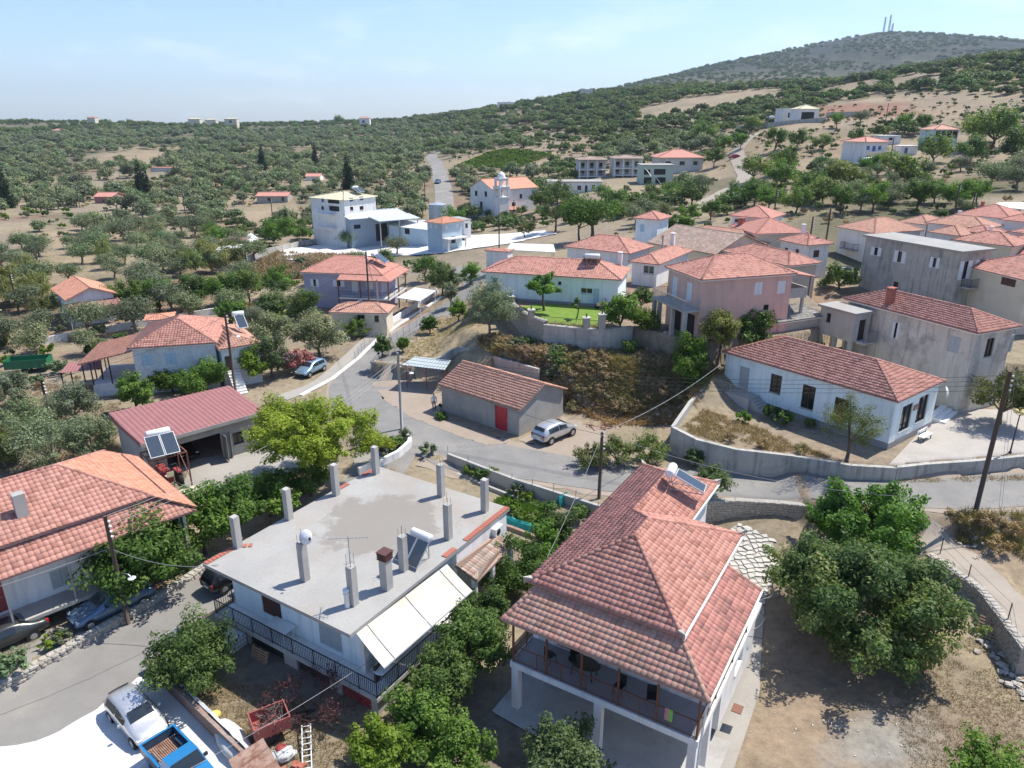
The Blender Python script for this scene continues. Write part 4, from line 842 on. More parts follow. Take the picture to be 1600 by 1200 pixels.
 # awning, its arms and the roller
 t = thing('awning','cream canvas awning folded out over the balcony of the flat roofed house','awning',fr.w(0,0,3.0),fr.a); A = [fr.l(W(556,990,2.8)),fr.l(W(699,881,2.8)),fr.l(W(739,923,1.75)),fr.l(W(600,1045,1.75))]
 Q = lambda s,r: Vector((*((1 - r) * Vector(((1 - s) * A[0][0] + s * A[1][0],(1 - s) * A[0][1] + s * A[1][1])) + r * Vector(((1 - s) * A[3][0] + s * A[2][0],(1 - s) * A[3][1] + s * A[2][1]))),-.2 - 1.05 * r - .04 * math.sin(r * PI)))
 cuts = [0,.11,.5,.9,1.0]
 for k in range(4):
  b = MB(); s0,s1 = cuts[k] + .004,cuts[k + 1] - .004; n = 6; rows = []
  for i in range(n + 1):
   rows.append([len(b.v) + j for j in range(5)])
   for j in range(5): b.v.append(tuple(Q(s0 + (s1 - s0) * j / 4,i / n)))
  for i in range(n):
   for j in range(4): b.f.append((rows[i][j],rows[i + 1][j],rows[i + 1][j + 1],rows[i][j + 1]))
  o = b.build('canvas_panel','awning_cloth',t); md = o.modifiers.new('s','SOLIDIFY'); md.thickness = .01
 for s in (.11,.5,.9): b = MB(); b.tube([Q(s,r) + Vector((0,0,.02)) for r in (0,.3,.6,1)],.025,5); b.build('arm','grey_metal',t)
 b = MB(); b.tube([Q(0,1),Q(.5,1),Q(1,1)],.035,6); b.build('front_bar','grey_metal',t)
 # porch roof beside the side wall, air conditioner, table, ladder
 ps = [[(8.4,-1.5,3.55),(12.6,-1.2,3.55),(12.6,.05,4.0),(8.4,.05,4.0)]]; r = roof_solid(root,ps,'tile_old',.12,'porch_roof'); roof_tiles(root,ps,[],'tile_old','near',.24,.36,parent=r)
 for x in (8.6,10.4,12.4): b = MB(); b.box(x - .13,-1.3,-.5,x + .13,-1.04,3.5); b.build('porch_column','white_wall',root)
 t = thing('air_conditioner','white air conditioner box on the side wall under the flat roof','air conditioner',fr.w(12.6,.05,1.9),fr.a); b = MB(); b.box(-.42,-.32,0,.42,0,.6); b.build('case','white_plastic',t)
 b = MB(); b.lathe([(.0,-.325),(.22,-.325),(.22,-.322)],16,(-.1,0,.3),'y'); b.build('fan_grille','dark_metal',t)
 p = fr.l(W(462,978,-.3)); t = thing('plastic_table','white plastic table on the long balcony of the flat roofed house','table',fr.w(.78,p[1],-.288),fr.a)
 b = MB(); b.box(-.42,-.8,.68,.42,.8,.72); b.build('table_top','white_plastic',t)
 for sx in (-1,1):
  for sy in (-1,1): b = MB(); b.beam((sx * .28,sy * .55,0),(sx * .36,sy * .68,.68),.06,.05); b.build('leg','white_plastic',t)
 p = fr.l(W(567,1050,-.3)); t = thing('round_table','round white table top in the balcony corner under the awning','table',fr.w(1.2,-.75,-.288),0); b = MB(); b.lathe([(0,.70),(.42,.70),(.44,.72),(.42,.74),(0,.745)],22); b.build('table_top','white_plastic',t); b = MB(); b.lathe([(.22,0),(.2,.03),(.05,.06),(.05,.7)],10); b.build('stem','white_plastic',t)
 return fr,lx,ly
FH,FHX,FHY = flat_house()
# ------------------------------------------------------------------ house with tiled porch, foreground right
def porch_house():
 fr,lx,ly = rect3((786,966),(1107,1098),(1183,925),3.4); zg = -2.1; LY = ly; zz = lambda a: a - zg
 root = thing('porch_house','white house on pillars under red hipped tiles with a wide weathered tile porch','house',(fr.o.x,fr.o.y,zg),fr.a)
 ez,tz,uz = zz(3.4),zz(4.3),zz(4.52); B = 2.25; R = 8.9
 porch = [[(0,LY,ez),(0,0,ez),(B,2.05,tz),(B,LY - .75,tz)],[(0,0,ez),(R,0,ez),(R,2.05,tz),(B,2.05,tz)],[(2.6,LY,ez),(0,LY,ez),(B,LY - .75,tz)]]
 pr = roof_solid(root,porch,'tile_porch',.06,'porch_roof')
 # the 300 front tiles are pieces of their own
 w,g = .272,.315; o,u,t,nn,uv = slope_frame(porch[0]); v0,v1 = uv[:,1].min(),uv[:,1].max(); rows = int(round((v1 - v0) / g)); gg = (v1 - v0) / rows; single = set()
 f = np.linspace(0,1,7); amp = .042; prof = amp * (1 - np.abs(2 * f - 1) ** 2.0) * np.where(f > .5,.9,1); protos = []
 for k in range(5):
  V = [];
  for L_,lf in ((0,.018),(gg * 1.08,0),(.004,-.012)): V += [(x * w,L_,z + lf + .03) for x,z in zip(f,prof)]
  F = [(j,j + 1,7 + j + 1,7 + j) for j in range(6)] + [(14 + j,14 + j + 1,j + 1,j) for j in range(6)]; protos.append(np_mesh('porch_tile',V,F,[k / 4] * 12)); protos[-1].materials.append(M['tile_porch'])
 mt = Matrix((tuple(u),tuple(t),tuple(nn))).transposed()
 for r in range(rows):
  va = v0 + r * gg; vb = min(va + gg * 1.08,v1); la,ha = u_bounds(uv,np.array([va + 1e-4])); lb,hb = u_bounds(uv,np.array([vb - 1e-4]))
  for c in range(int(la[0] // w) - 1,int(ha[0] // w) + 2):
   if c * w >= max(la[0],lb[0]) and (c + 1) * w <= min(ha[0],hb[0]) and len(single) < 300:
    single.add((r,c)); ob = bpy.data.objects.new('porch_tile',random.choice(protos)); COL.objects.link(ob); ob.parent = pr
    p = Vector(o + u * (c * w) + t * va) + Vector(nn) * random.uniform(-.003,.006); ob.matrix_local = Matrix.Translation(p) @ mt.to_4x4() @ Matrix.Rotation(random.gauss(0,.008),4,'Z')
 roof_tiles(root,porch[:1],[((0,0,ez),(B,2.05,tz)),((0,LY,ez),(B,LY - .75,tz)),((R,0,ez),(R,2.05,tz))],'tile_porch','near',w,g,skip=lambda r,c: (r,c) in single,parent=pr)
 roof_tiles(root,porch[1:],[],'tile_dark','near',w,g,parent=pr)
 # main hipped roof and the lower rear wing, planes shared on the left side
 x0,x1,y0,y1 = 1.95,11.9,1.85,LY - .25; hw = (y1 - y0) / 2; ym = (y0 + y1) / 2; pit = .45; zr = uz + hw * pit; A = (x0 + hw,ym,zr); Bp = (x1 - hw,ym,zr)
 X2 = 17.2; ya = y0 + 2.9; h2 = (y1 - ya) / 2; y2 = (ya + y1) / 2; z2 = uz + h2 * pit; C1 = (x1 - h2,y2,z2); C2 = (X2 - h2,y2,z2)
 mf = [(x0,y1,uz),(x0,y0,uz),A]; mr = [(x0,y0,uz),(x1,y0,uz),Bp,A]; mb = [(x1,y0,uz),(x1,ya,uz),C1,Bp]; ml = [(x1,y1,uz),(x0,y1,uz),A,Bp,C1]
 rr = [(x1,ya,uz),(X2,ya,uz),C2,C1]; rl = [(X2,y1,uz),(x1,y1,uz),C1,C2]; rb = [(X2,ya,uz),(X2,y1,uz),C2]
 allp = [mf,mr,mb,ml,rr,rl,rb]; mrf = roof_solid(root,allp,'tile_red',.06,'main_roof')
 roof_tiles(root,[mf,mr,mb,rr,rb],[(A,Bp),((x0,y0,uz),A),((x0,y1,uz),A),((x1,y0,uz),Bp),(Bp,C1),(C1,C2),((X2,ya,uz),C2),((X2,y1,uz),C2)],'tile_red','near',w,g,parent=mrf)
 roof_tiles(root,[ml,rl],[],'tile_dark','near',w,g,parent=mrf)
 b = MB()                                            # gutters and eave boards
 for p,q in (((x0,y0 - .04,uz),(x1,y0 - .04,uz)),((x1,ya - .04,uz),(X2,ya - .04,uz)),((0,-.04,ez),(R,-.04,ez))): b.beam(Vector(p) - Vector((0,0,.10)),Vector(q) - Vector((0,0,.10)),.09,.12)
 b.build('gutter','white_paint',root)
 for c,s in (((x0,y0,uz),(-1,-1)),((x0,y1,uz),(-1,1)),((x1,y0,uz),(1,-1)),((X2,ya,uz),(1,-1)),((X2,y1,uz),(1,1))):
  v = Vector(c); d = Vector((s[0],s[1],0)).normalized(); sd2 = Vector((-d.y,d.x,0)); b = MB(); tip = v + d * .2 + Vector((0,0,.3)); a1 = v - d * .28 + sd2 * .14; a2 = v - d * .28 - sd2 * .14; up = Vector((0,0,.22)); lowp = v + d * .14 - Vector((0,0,.05))
  b.poly([a1,lowp,tip,a1 + up]); b.poly([a2,a2 + up,tip,lowp]); b.poly([a1 + up,tip,a2 + up]); b.poly([a1,a2,lowp]); b.poly([a1,a1 + up,a2 + up,a2]); b.build('corner_horn','stone',root)
 # walls
 fl = zz(.85); X0,Y0 = 2.5,2.35; WX,WY = 9.0,LY - .7 - Y0
 ops = [('x0',1.6,fl + .05,1.1,2.1,'door:wood'),('x0',4.2,fl + .9,1.5,1.2,'win'),('y0',7.0,fl + .9,1.2,1.2,'shut:white'),('y0',3.4,fl + .9,1.2,1.2,'shut:white')]
 wall_mesh(WX,WY,fl + .002,uz + .1,ops,X0,Y0).build('wall','white_wall',root); fit_openings(root,WX,WY,ops,X0,Y0)
 wall_mesh(5.2,LY - .7 - 5.2,-.5,uz + .1,[('y0',2.6,2.6,1.2,1.2,'shut:white')],11.503,5.2).build('rear_wall','white_wall',root)
 b = MB(); b.prism([(.3,.3),(11.5,.3),(11.5,LY - .3),(.3,LY - .3)],fl - .32,fl); b.build('balcony_slab','white_wall',root)
 b = MB(); b.prism([(.36,.36),(2.45,.36),(2.45,LY - .36),(.36,LY - .36)],fl + .003,fl + .015); b.build('balcony_floor','plinth',root)
 wall_mesh(6.6,LY - 1.0,-.5,fl - .322,[('y0',3.3,.9,1.4,.9,'win'),('x0',4,0,1.2,1.9,'door:white')],4.9,.5).build('ground_wall','white_wall',root); fit_openings(root,6.6,LY - 1.0,[('y0',3.3,.9,1.4,.9,'win'),('x0',4,0.02,1.2,1.9,'door:white')],4.9,.5)
 for y in (.55,LY * .5,LY - .55): b = MB(); b.box(.35,y - .19,-.5,.73,y + .19,fl - .321); b.build('pillar','white_wall',root)
 b = MB(); b.box(2.4,.35,-.5,2.78,.73,fl - .321); b.build('pillar','white_wall',root)
 for k in range(6): y = .42 + (LY - .84) * k / 5; b = MB(); b.beam((.42,y,fl),(.42,y,ez + .04),.09,.09); b.build('porch_post','brown_paint',root)
 for x in (3.2,6,8.6): b = MB(); b.beam((x,.42,fl),(x,.42,ez + .04),.09,.09); b.build('porch_post','brown_paint',root)
 b = MB(); b.beam((.42,.4,ez - .02),(.42,LY - .4,ez - .02),.1,.14); b.beam((.42,.42,ez - .02),(8.7,.42,ez - .02),.1,.14); b.build('porch_beam','brown_paint',root)
 railing(root,[(8.6,.42,fl),(.42,.42,fl),(.42,LY - .42,fl),(2.4,LY - .42,fl)],.95,.11,'brown_paint',.007)
 b = MB(); b.tube([(.1,-.02,ez - .12),(.25,.1,ez - .5),(.25,.2,fl + .1),(.25,.24,0)],.05,7); b.build('downpipe','white_plastic',root)
 # things on the balcony
 t = thing('patio_table','dark oval table on the shaded balcony of the porch house','table',fr.w(1.35,LY * .62,.865),fr.a); b = MB(); b.lathe([(0,.70),(.62,.70),(.64,.73),(0,.74)],22); o2 = b.build('table_top','glass_dark',t); o2.scale = (.75,1.3,1)
 for sx in (-1,1):
  for sy in (-1,1): b = MB(); b.beam((sx * .3,sy * .55,0),(sx * .25,sy * .45,.7),.04,.04); b.build('leg','dark_metal',t)
 for k,(x,y,r) in enumerate(((1.3,LY * .8,1.2),(1.2,LY * .43,-1.7),(1.3,LY * .28,-1.2),(2.0,LY * .7,.3))):
  t = thing('patio_chair',['dark metal chair at the far end of the shaded porch balcony','dark metal chair just right of the oval balcony table','dark metal chair beside the hanging towel on the balcony','dark metal chair behind the oval balcony table'][k],'chair',fr.w(x,y,.865),fr.a + r,'balcony chairs')
  b = MB(); b.box(-.22,-.22,.42,.22,.22,.46); b.build('seat','dark_metal',t); b = MB(); b.box(-.22,.2,.46,.22,.23,.9); b.build('backrest','dark_metal',t)
  for sx in (-1,1):
   for sy in (-1,1): b = MB(); b.beam((sx * .2,sy * .22,0),(sx * .2,sy * .2,.42),.025,.025); b.build('leg','dark_metal',t)
 t = thing('beach_towel','green and pink towel hung over the balcony rail under the porch','towel',fr.w(.40,1.75,1.85),fr.a); b = MB(); b.box(-.03,-.22,-.62,-.012,0,.03); b.build('green_half',flat('towel_green',(.25,.45,.12),.9),t); b = MB(); b.box(-.03,.001,-.62,-.012,.14,.03); b.build('pink_half',flat('towel_pink',(.6,.2,.25),.9),t)
 p = fr.l(W(1052,775,5.4)); solar('single panel solar heater on the tiled rear wing beside the road',fr.w(13.6,y2 - .9,zz(0) * 0 + uz + zg + (h2 - .9) * pit + .15),fr.a + 0.15 - PI / 2 + PI / 2,1,24)
 # concrete skirt and flagstones
 return fr,lx,ly,zg
PH,PHX,PHY,PHZ = porch_house()
sheet('concrete_skirt',[W(x,y,-2.2) for x,y in [(1196,938),(1192,1000),(1190,1060),(1140,1210),(1075,1210),(1095,1150),(1130,1050),(1165,950),(1180,935)]],'yard_concrete',.05,.35)
sheet('undercroft_floor',[PH.w(x,y) for x,y in [(-.5,-.2),(5,-.2),(5,PHY+.3),(-.5,PHY+.3)]],'concrete',.06,.4)
def flagstones():
 root = thing('flagstone_patio','pale crazy paving patio between the porch house and the stone wall','patio',tuple(W(1160,890,-2.35))); o = root.location.copy(); poly = [W(x,y,-2.3) for x,y in [(1115,850),(1150,838),(1205,862),(1212,900),(1195,935),(1165,945),(1120,930)]]
 sheet('patio_bed',poly,'stone_joint',.03,.4).parent = None
 P = np.array([(p[0],p[1]) for p in poly]); x0,y0 = P.min(0); x1,y1 = P.max(0); st = .44; n = 0; rnd = random.Random(3)
 gx = int((x1 - x0) / st) + 2; gy = int((y1 - y0) / st) + 2; J = {(i,j): (x0 + i * st + rnd.uniform(-.17,.17),y0 + j * st + rnd.uniform(-.17,.17)) for i in range(gx + 1) for j in range(gy + 1)}
 for i in range(gx):
  for j in range(gy):
   q = [J[i,j],J[i + 1,j],J[i + 1,j + 1],J[i,j + 1]]; c = (sum(a[0] for a in q) / 4,sum(a[1] for a in q) / 4)
   if sdist(poly,np.array([c[0]]),np.array([c[1]]))[0] > 0: continue
   q = [(c[0] + (a[0] - c[0]) * .95,c[1] + (a[1] - c[1]) * .95) for a in q]; z = h1(*c); b = MB(); b.prism([(a[0] - o.x,a[1] - o.y) for a in q],z - o.z + .01,z - o.z + .055 + rnd.uniform(0,.012)); b.build('flagstone','flagstone',root)
flagstones()
# ------------------------------------------------------------------ long red roof at the left edge
def left_house():
 fr = Fr((-31.1,28.7),rad(45)); zg = -1.3; z = lambda a: a - zg
 root = thing('long_tile_house','long low house under two tiers of red tiles above the parked cars','house',(fr.o.x,fr.o.y,zg),fr.a)
 E1,E2 = 10.35,14.1; low = [(-6,0,z(3.0)),(16,0,z(3.0)),(14.15,1.75,z(3.85)),(-6,1.75,z(3.85))]
 up = [(-6,1.5,z(4.15)),(E2,1.5,z(4.15)),(E1,6.1,z(6.0)),(-6,6.1,z(6.0))]; end = [(E2,1.5,z(4.15)),(E2,10.7,z(4.15)),(E1,6.1,z(6.0))]; skirt = [(16,-.0,z(3.22)),(16,10.2,z(3.22)),(E2,10.7,z(4.12)),(E2,1.5,z(4.12))]; back = [(E2,10.7,z(4.15)),(-6,10.7,z(4.15)),(-6,6.1,z(6.0)),(E1,6.1,z(6.0))]
 r = roof_solid(root,[low,up,end,skirt,back],'tile_red',.07); roof_tiles(root,[low,up],[((-6,6.1,z(6.0)),(E1,6.1,z(6.0))),((E2,1.5,z(4.15)),(E1,6.1,z(6.0))),((E2,10.7,z(4.15)),(E1,6.1,z(6.0)))],'tile_red','near',.29,.36,parent=r); roof_tiles(root,[end,skirt],[],'tile_orange','near',.25,.36,name='end_tiles',parent=r)
 ops = [('y0',10.2,1.3,1.0,1.9,'door:dullred'),('y0',13.5,1.5,1.1,1.2,'shut:grey'),('y0',17,1.5,1.1,1.2,'win')]
 wall_mesh(20,8.2,-.5,z(3.9),ops,-5,1.9).build('wall','white_wall',root); fit_openings(root,20,8.2,ops,-5,1.9)
 b = MB(); b.box(-6,.35,1.0,15.4,1.88,1.2); b.build('terrace_slab','concrete',root)
 for x in (2.5,5.6,8.7,11.8,15): b = MB(); b.beam((x,.45,1.2),(x,.45,z(3.15)),.1,.1); b.build('terrace_post','grey_metal',root)
 for x in (5.2,10.4): b = MB(); b.box(x - .45,.4,-.5,x + .45,1.1,.999); b.build('stone_pier','stone',root)
 chimney_part(root,7.6,3.2,z(4.9),1.3,.6,'concrete',False)
 b = MB(); b.box(15.2,.4,-.5,15.38,9.8,z(3.3)); b.build('end_wall','cream_wall',root)
 return fr
LH = left_house()
# ------------------------------------------------------------------ garage under red sheet metal
def corr(b,P00,P10,P11,P01,n=40,amp=.035,t=.02):
 """corrugated sheet between four corners; ribs run from the first edge to the opposite one"""
 P00,P10,P11,P01 = map(Vector,(P00,P10,P11,P01)); nn = (P10 - P00).cross(P01 - P00).normalized(); nn = nn if nn.z > 0 else -nn
 base = len(b.v); k = n * 4
 for i in range(k + 1):
  s = i / k; ph = (i % 4); h = amp if ph in (1,2) else 0
  b.v += [tuple(P00.lerp(P10,s) + nn * h),tuple(P01.lerp(P11,s) + nn * h)]
 for i in range(k): a = base + 2 * i; b.f.append((a,a + 2,a + 3,a + 1))
 return b
def garage():
 fr = Fr((-28.2,50.6),rad(43.7)); lx,ly = 9.3,6.9; zg = -.5; z = 3.5
 root = thing('garage','open fronted garage under a dull red metal sheet roof','garage',(fr.o.x,fr.o.y,zg),fr.a)
 b = MB(); corr(b,(-.4,-.5,z - .1),(lx + .5,-.5,z - .35),(lx + .5,ly + .2,z + .1),(-.4,ly + .2,z + .25),26); o = b.build('roof_sheet','red_sheet',root); md = o.modifiers.new('s','SOLIDIFY'); md.thickness = .02
 b = MB(); b.box(-.42,-.53,z - .42,lx + .5,-.505,z - .12); b.build('fascia','concrete',root); b = MB(); b.box(-.43,-.5,z - .3,-.405,ly + .2,z + .1); b.build('side_fascia','red_sheet',root)
 ops = [('y0',3.6,0,4.4,2.35,'open'),('y0',7.2,.9,.9,1.1,'dark'),('y0',8.5,.9,.8,1.1,'dark')]
 b = MB()                                          # three closed sides and a front with a deep bay
 wall_mesh(lx,ly,-.5,z - .36,ops,gable=None).build('wall','concrete',root); fit_openings(root,lx,ly,ops[1:])
 b = MB(); b.box(1.42,.17,.01,5.78,ly - .2,.02); b.build('floor','concrete',root)
 for k,x in enumerate((5.85,6.4)): b = MB(); b.box(x,-.9 + k * .5,.05,x + .06,-.05,2.25); b.build('door_leaf','grey_metal',root)
 # steel frame with the solar heater in front
 st = thing('steel_stand','rusty steel frame carrying solar panels over a parked tractor','stand',fr.w(-.6,-3.0,zg),fr.a)
 for x in (0,2.6):
  for y in (0,2.2): b = MB(); b.beam((x,y,0),(x,y,2.9),.09,.09); b.build('leg','rust_metal',st)
 b = MB()
 for y in (0,1.1,2.2): b.beam((0,y,2.9),(2.6,y,2.9),.08,.1)
 for x in (0,2.6): b.beam((x,0,2.9),(x,2.2,2.9),.08,.1); b.beam((x,0,.6),(x,2.2,2.8),.05,.05)
 b.build('top_frame','rust_metal',st)
 solar('twin panel solar heater on a rusty steel frame before the garage',fr.w(.7,-1.6,zg + 2.95),fr.a - .12,2,36,1.0)
 return fr
GA = garage()
# ------------------------------------------------------------------ concrete shed with the red door
def shed():
 fr,lx,ly = rect3((683,601),(812,642),(887,608),2.6); ov = .3; fr,lx,ly = inset(fr,lx,ly,ov); zg = 0.0
 ops = [op(fr,'x0',lx,ly,zg,(772,640,794,680),'door:red')]; ops = [('x0',ops[0][1],.02,1.5,2.25,'door:red')]
 r = house('grey concrete shed with brown gable tiles and a red metal door',fr,lx,ly,2.6,'gable',.42,ov,'grey_shed','tile_brown','near',ops,axis='y',name='shed',cat='shed',zg=0)
 return fr,lx,ly
mat('grey_shed',(.42,.41,.375),.93,(.35,.345,.32),.7,(.27,.265,.25),.3,.6,.1,12,.3,.02,streak=((.26,.255,.24),.4))
SH,SHX,SHY = shed()
# tin shelter beside it
def shelter():
 c = [W(627,570,2.6),W(695,578,2.45),W(705,563,2.6),W(648,557,2.75)]; o = G(660,610); root = thing('tin_shelter','grey tin roofed shelter on red posts beside the stone wall','shelter',(o.x,o.y,0)); q = [p - root.location for p in c]
 b = MB(); corr(b,q[0],q[1],q[2],q[3],14,.03); s = b.build('roof_sheet','grey_sheet',root); md = s.modifiers.new('s','SOLIDIFY'); md.thickness = .02
 for k,(i,j,f_,g_) in enumerate(((0,1,.08,.1),(0,1,.55,.1),(0,1,.97,.1),(0,1,.1,.9),(0,1,.9,.9))):
  p = q[0].lerp(q[1],f_).lerp(q[3].lerp(q[2],f_),g_); b = MB(); b.beam((p.x,p.y,-.3),(p.x,p.y,p.z - .02),.08,.08); b.build('post','dull_red',root)
shelter()
# ------------------------------------------------------------------ school hall and its neighbours on the upper terrace
def school():
 fr,lx,ly = rect3((1130,549),(1404,629),(1473,594),5.9); ov = .3; fr,lx,ly = inset(fr,lx,ly,ov); zg = 1.75
 O = lambda s,bx,k: op(fr,s,lx,ly,zg,bx,k)
 ops = [O('x0',(1154,573,1170,614),'door:grey'),O('x0',(1203,585,1221,615),'dark'),O('x0',(1252,602,1273,640),'dark'),O('x0',(1302,622,1325,660),'dark'),O('y0',(1408,634,1423,670),'dark'),O('y0',(1434,620,1448,656),'dark')]
 r = house('long white village hall with dark windows and red hip tiles above the road',fr,lx,ly,5.9,'hip',.40,ov,'blue_white_wall','tile_red','near',ops,name='village_hall',cat='hall',zg=zg,plinth=.55)
 u,z = hit(fr,'y0',lx,ly,1431,636); s = thing('name_plaque','small red brown name plaque between the two end windows of the hall','plaque',fr.w(u,-.03,z),fr.a); b = MB(); b.box(-.42,-.02,-.22,.42,0,.22); b.build('board',flat('plaque_red',(.22,.06,.045),.6),s)
 b = MB()
 for k,(y0,w) in enumerate(((.06,.3),(-.05,.34),(-.14,.26))):
  x = -w
  while x < w: ww = random.uniform(.03,.07); b.box(x,-.026,y0 - .025,x + ww,-.021,y0 + .025); x += ww + .02
 b.build('lettering','cream_paint',s)
 d = thing('satellite_dish','white satellite dish on the far end wall of the village hall','satellite dish',fr.w(lx - .1,-.15,5.0),fr.a); b = MB(); b.lathe([(0,.12),(.25,.09),(.42,.02),(.48,-.06),(.42,.0),(.25,.06),(0,.09)],20); q = b.build('dish','white_plastic',d,True); q.rotation_euler = (rad(75),0,rad(20)); q.location = (.2,-.5,.1)
 b = MB(); b.beam((.15,.1,-.1),(.2,-.4,.05),.05,.05); b.build('arm','grey_metal',d)
 # landing with steps at the far left door
 st = thing('stair_landing','concrete stair and landing with rail at the hall side door','stairs',fr.w(-.05,ly - 2.5,zg),fr.a); b = MB(); b.box(-1.6,-1.5,-.6,0,2.3,1.05); b.build('landing','concrete',st)
 for k in range(6): b = MB(); b.box(-1.3,-1.5 - .3 * (k + 1),-.6,-.1,-1.5 - .3 * k - .002,1.05 - .17 * (k + 1)); b.build('step','concrete',st)
 railing(st,[(-1.55,2.25,1.05),(-1.55,-1.4,1.05)],.9,.14,'grey_metal')
 # bench
 p = G(1444,688); t = thing('bench','pale stone bench against the end wall of the hall','bench',(p.x,p.y,1.79),fr.a); b = MB(); b.box(-.8,-.25,.40,.8,.25,.47); b.build('seat','white_slab',t); b = MB(); b.box(-.8,.25,.62,.8,.31,.86); b.build('backrest','white_slab',t)
 for x in (-.6,.6): b = MB(); b.beam((x,-.2,0),(x,-.2,.4),.06,.06); b.beam((x,.22,0),(x,.28,.85),.06,.06); b.build('leg','dark_metal',t)
 p = G(1478,662); t = thing('plaza_steps','three wide stone steps climbing from the plaza','steps',(p.x,p.y,1.79),fr.a + .12)
 for k in range(3): b = MB(); b.box(-.3 + .45 * k * 0,.45 * k,0,3.2,.45 * k + .449,.15 * (k + 1)); b.build('step','white_slab',t)
 return fr
SCH = school()
# ------------------------------------------------------------------ houses of the upper village
def h3(label,Lp,Np,Rp,ze,ops=(),ov=.4,**kw):
 fr,lx,ly = rect3(Lp,Np,Rp,ze); fr,lx,ly = inset(fr,lx,ly,ov); c = fr.w(lx / 2,ly / 2); zg = kw.pop('zg',None)
 if zg is None: zg = h1(c.x,c.y)
 os_ = [op(fr,o[0],lx,ly,zg,o[1],o[2]) for o in ops]; cb = kw.pop('chims',()); r = house(label,fr,lx,ly,ze,ov=ov,ops=os_,zg=zg,**kw)
 for px,py,hh,w,m in cb:                         # chimneys given by the pixel of their foot and the roof height there
  q = WD(px,py,(Vector((fr.w(lx/2,ly/2).x,fr.w(lx/2,ly/2).y,0)).y) / math.cos(TH) * .97); x,y = fr.l(q); x = min(max(x,.5),lx - .5); y = min(max(y,.5),ly - .5); chimney_part(r,x,y,ze - zg + min(x,y,lx - x,ly - y) * kw.get('pitch',.42),hh,w,m)
 return r,fr,lx,ly,zg
def h2(label,A,B,ze,depth,ops=(),ov=.4,**kw):
 fr,lx = rect2(A,B,ze); fr = Fr(fr.w(ov,ov),fr.a); lx -= 2 * ov; ly = depth; c = fr.w(lx / 2,ly / 2); zg = kw.pop('zg',None)
 if zg is None: zg = h1(c.x,c.y)
 os_ = [op(fr,o[0],lx,ly,zg,o[1],o[2]) for o in ops]; r = house(label,fr,lx,ly,ze,ov=ov,ops=os_,zg=zg,**kw); return r,fr,lx,ly,zg
# long white house over the lawn
LW,lwf,lwx,lwy,lwz = h3('long pale house with red hip roof behind the fenced lawn',(751,425),(971,438),(988,420),9.7,[('x0',(770,434,777,443),'shut:blue'),('x0',(856,440,862,446),'shut:blue'),('x0',(907,450,926,459),'win'),('x0',(927,451,936,475),'door:pale'),('x0',(872,440,877,445),'dark')],wall='blue_white_wall',zg=6.5,pitch=.40,plinth=.3,lod='mid',chims=[(972,420,1.6,.45,'white_wall')])
solar('solar heater lying on the long roof above the lawn',lwf.w(2.2,3.4,10.75),lwf.a + PI * .55,2,22)
# pink two storey house
PK,pkf,pkx,pky,pkz = h3('pink two storey house with white shutters and corner balcony',(1036.5,417),(1096,438),(1248,428),12.3,[('x0',(1050,432,1058,464),'shut:white'),('x0',(1072,441,1081,473),'shut:white'),('y0',(1179,441,1192,461),'shut:white'),('y0',(1215,439,1228,459),'shut:white'),('y0',(1193,476,1201,485),'dark')],wall='pink_wall',zg=6.5,pitch=.44,lod='mid',ov=.3)
b = MB(); b.box(-1.7,-.1,2.75,-.002,pky,2.95); b.build('balcony_slab','concrete',PK); railing(PK,[(-.05,pky - .05,2.95),(-1.65,pky - .05,2.95),(-1.65,-.05,2.95),(-.05,-.05,2.95)],.95,.16,'grey_metal')
for y in (.15,2.4,5.0,pky - .15): b = MB(); b.box(-1.6,y - .17,-.6,-1.25,y + .17,2.748); b.build('pillar','concrete',PK)
for k,y in enumerate((1.5,4.0)): b = MB(); b.box(-.02,y - .8,.02,-.004,y + .8,2.2); b.build('garage_opening','interior',PK)
b = MB(); b.box(pkx,.8,3.1,pkx + 2.6,4.4,3.3); b.box(pkx + 2.45,.8,3.302,pkx + 2.6,4.4,4.1); b.box(pkx + .001,.8,3.302,pkx + 2.44,.93,4.1); b.build('side_terrace','concrete',PK)
for y in (1.0,4.2): b = MB(); b.box(pkx + 2.2,y - .12,-1,pkx + 2.44,y + .12,3.099); b.build('terrace_pillar','concrete',PK)
ps = [[(pkx + .05,.4,5.7),(pkx + 3.0,.4,5.2),(pkx + 3.0,4.6,5.2),(pkx + .05,4.6,5.7)]]; r = roof_solid(PK,ps,'tile_red',.08,'terrace_roof'); roof_tiles(PK,[[ps[0][1],ps[0][2],ps[0][3],ps[0][0]]],[],'tile_red','mid',parent=r)
for y in (.7,4.3): b = MB(); b.beam((pkx + 2.7,y,4.1 if False else 3.3),(pkx + 2.7,y,5.2),.08,.08); b.build('terrace_post','brown_paint',PK)
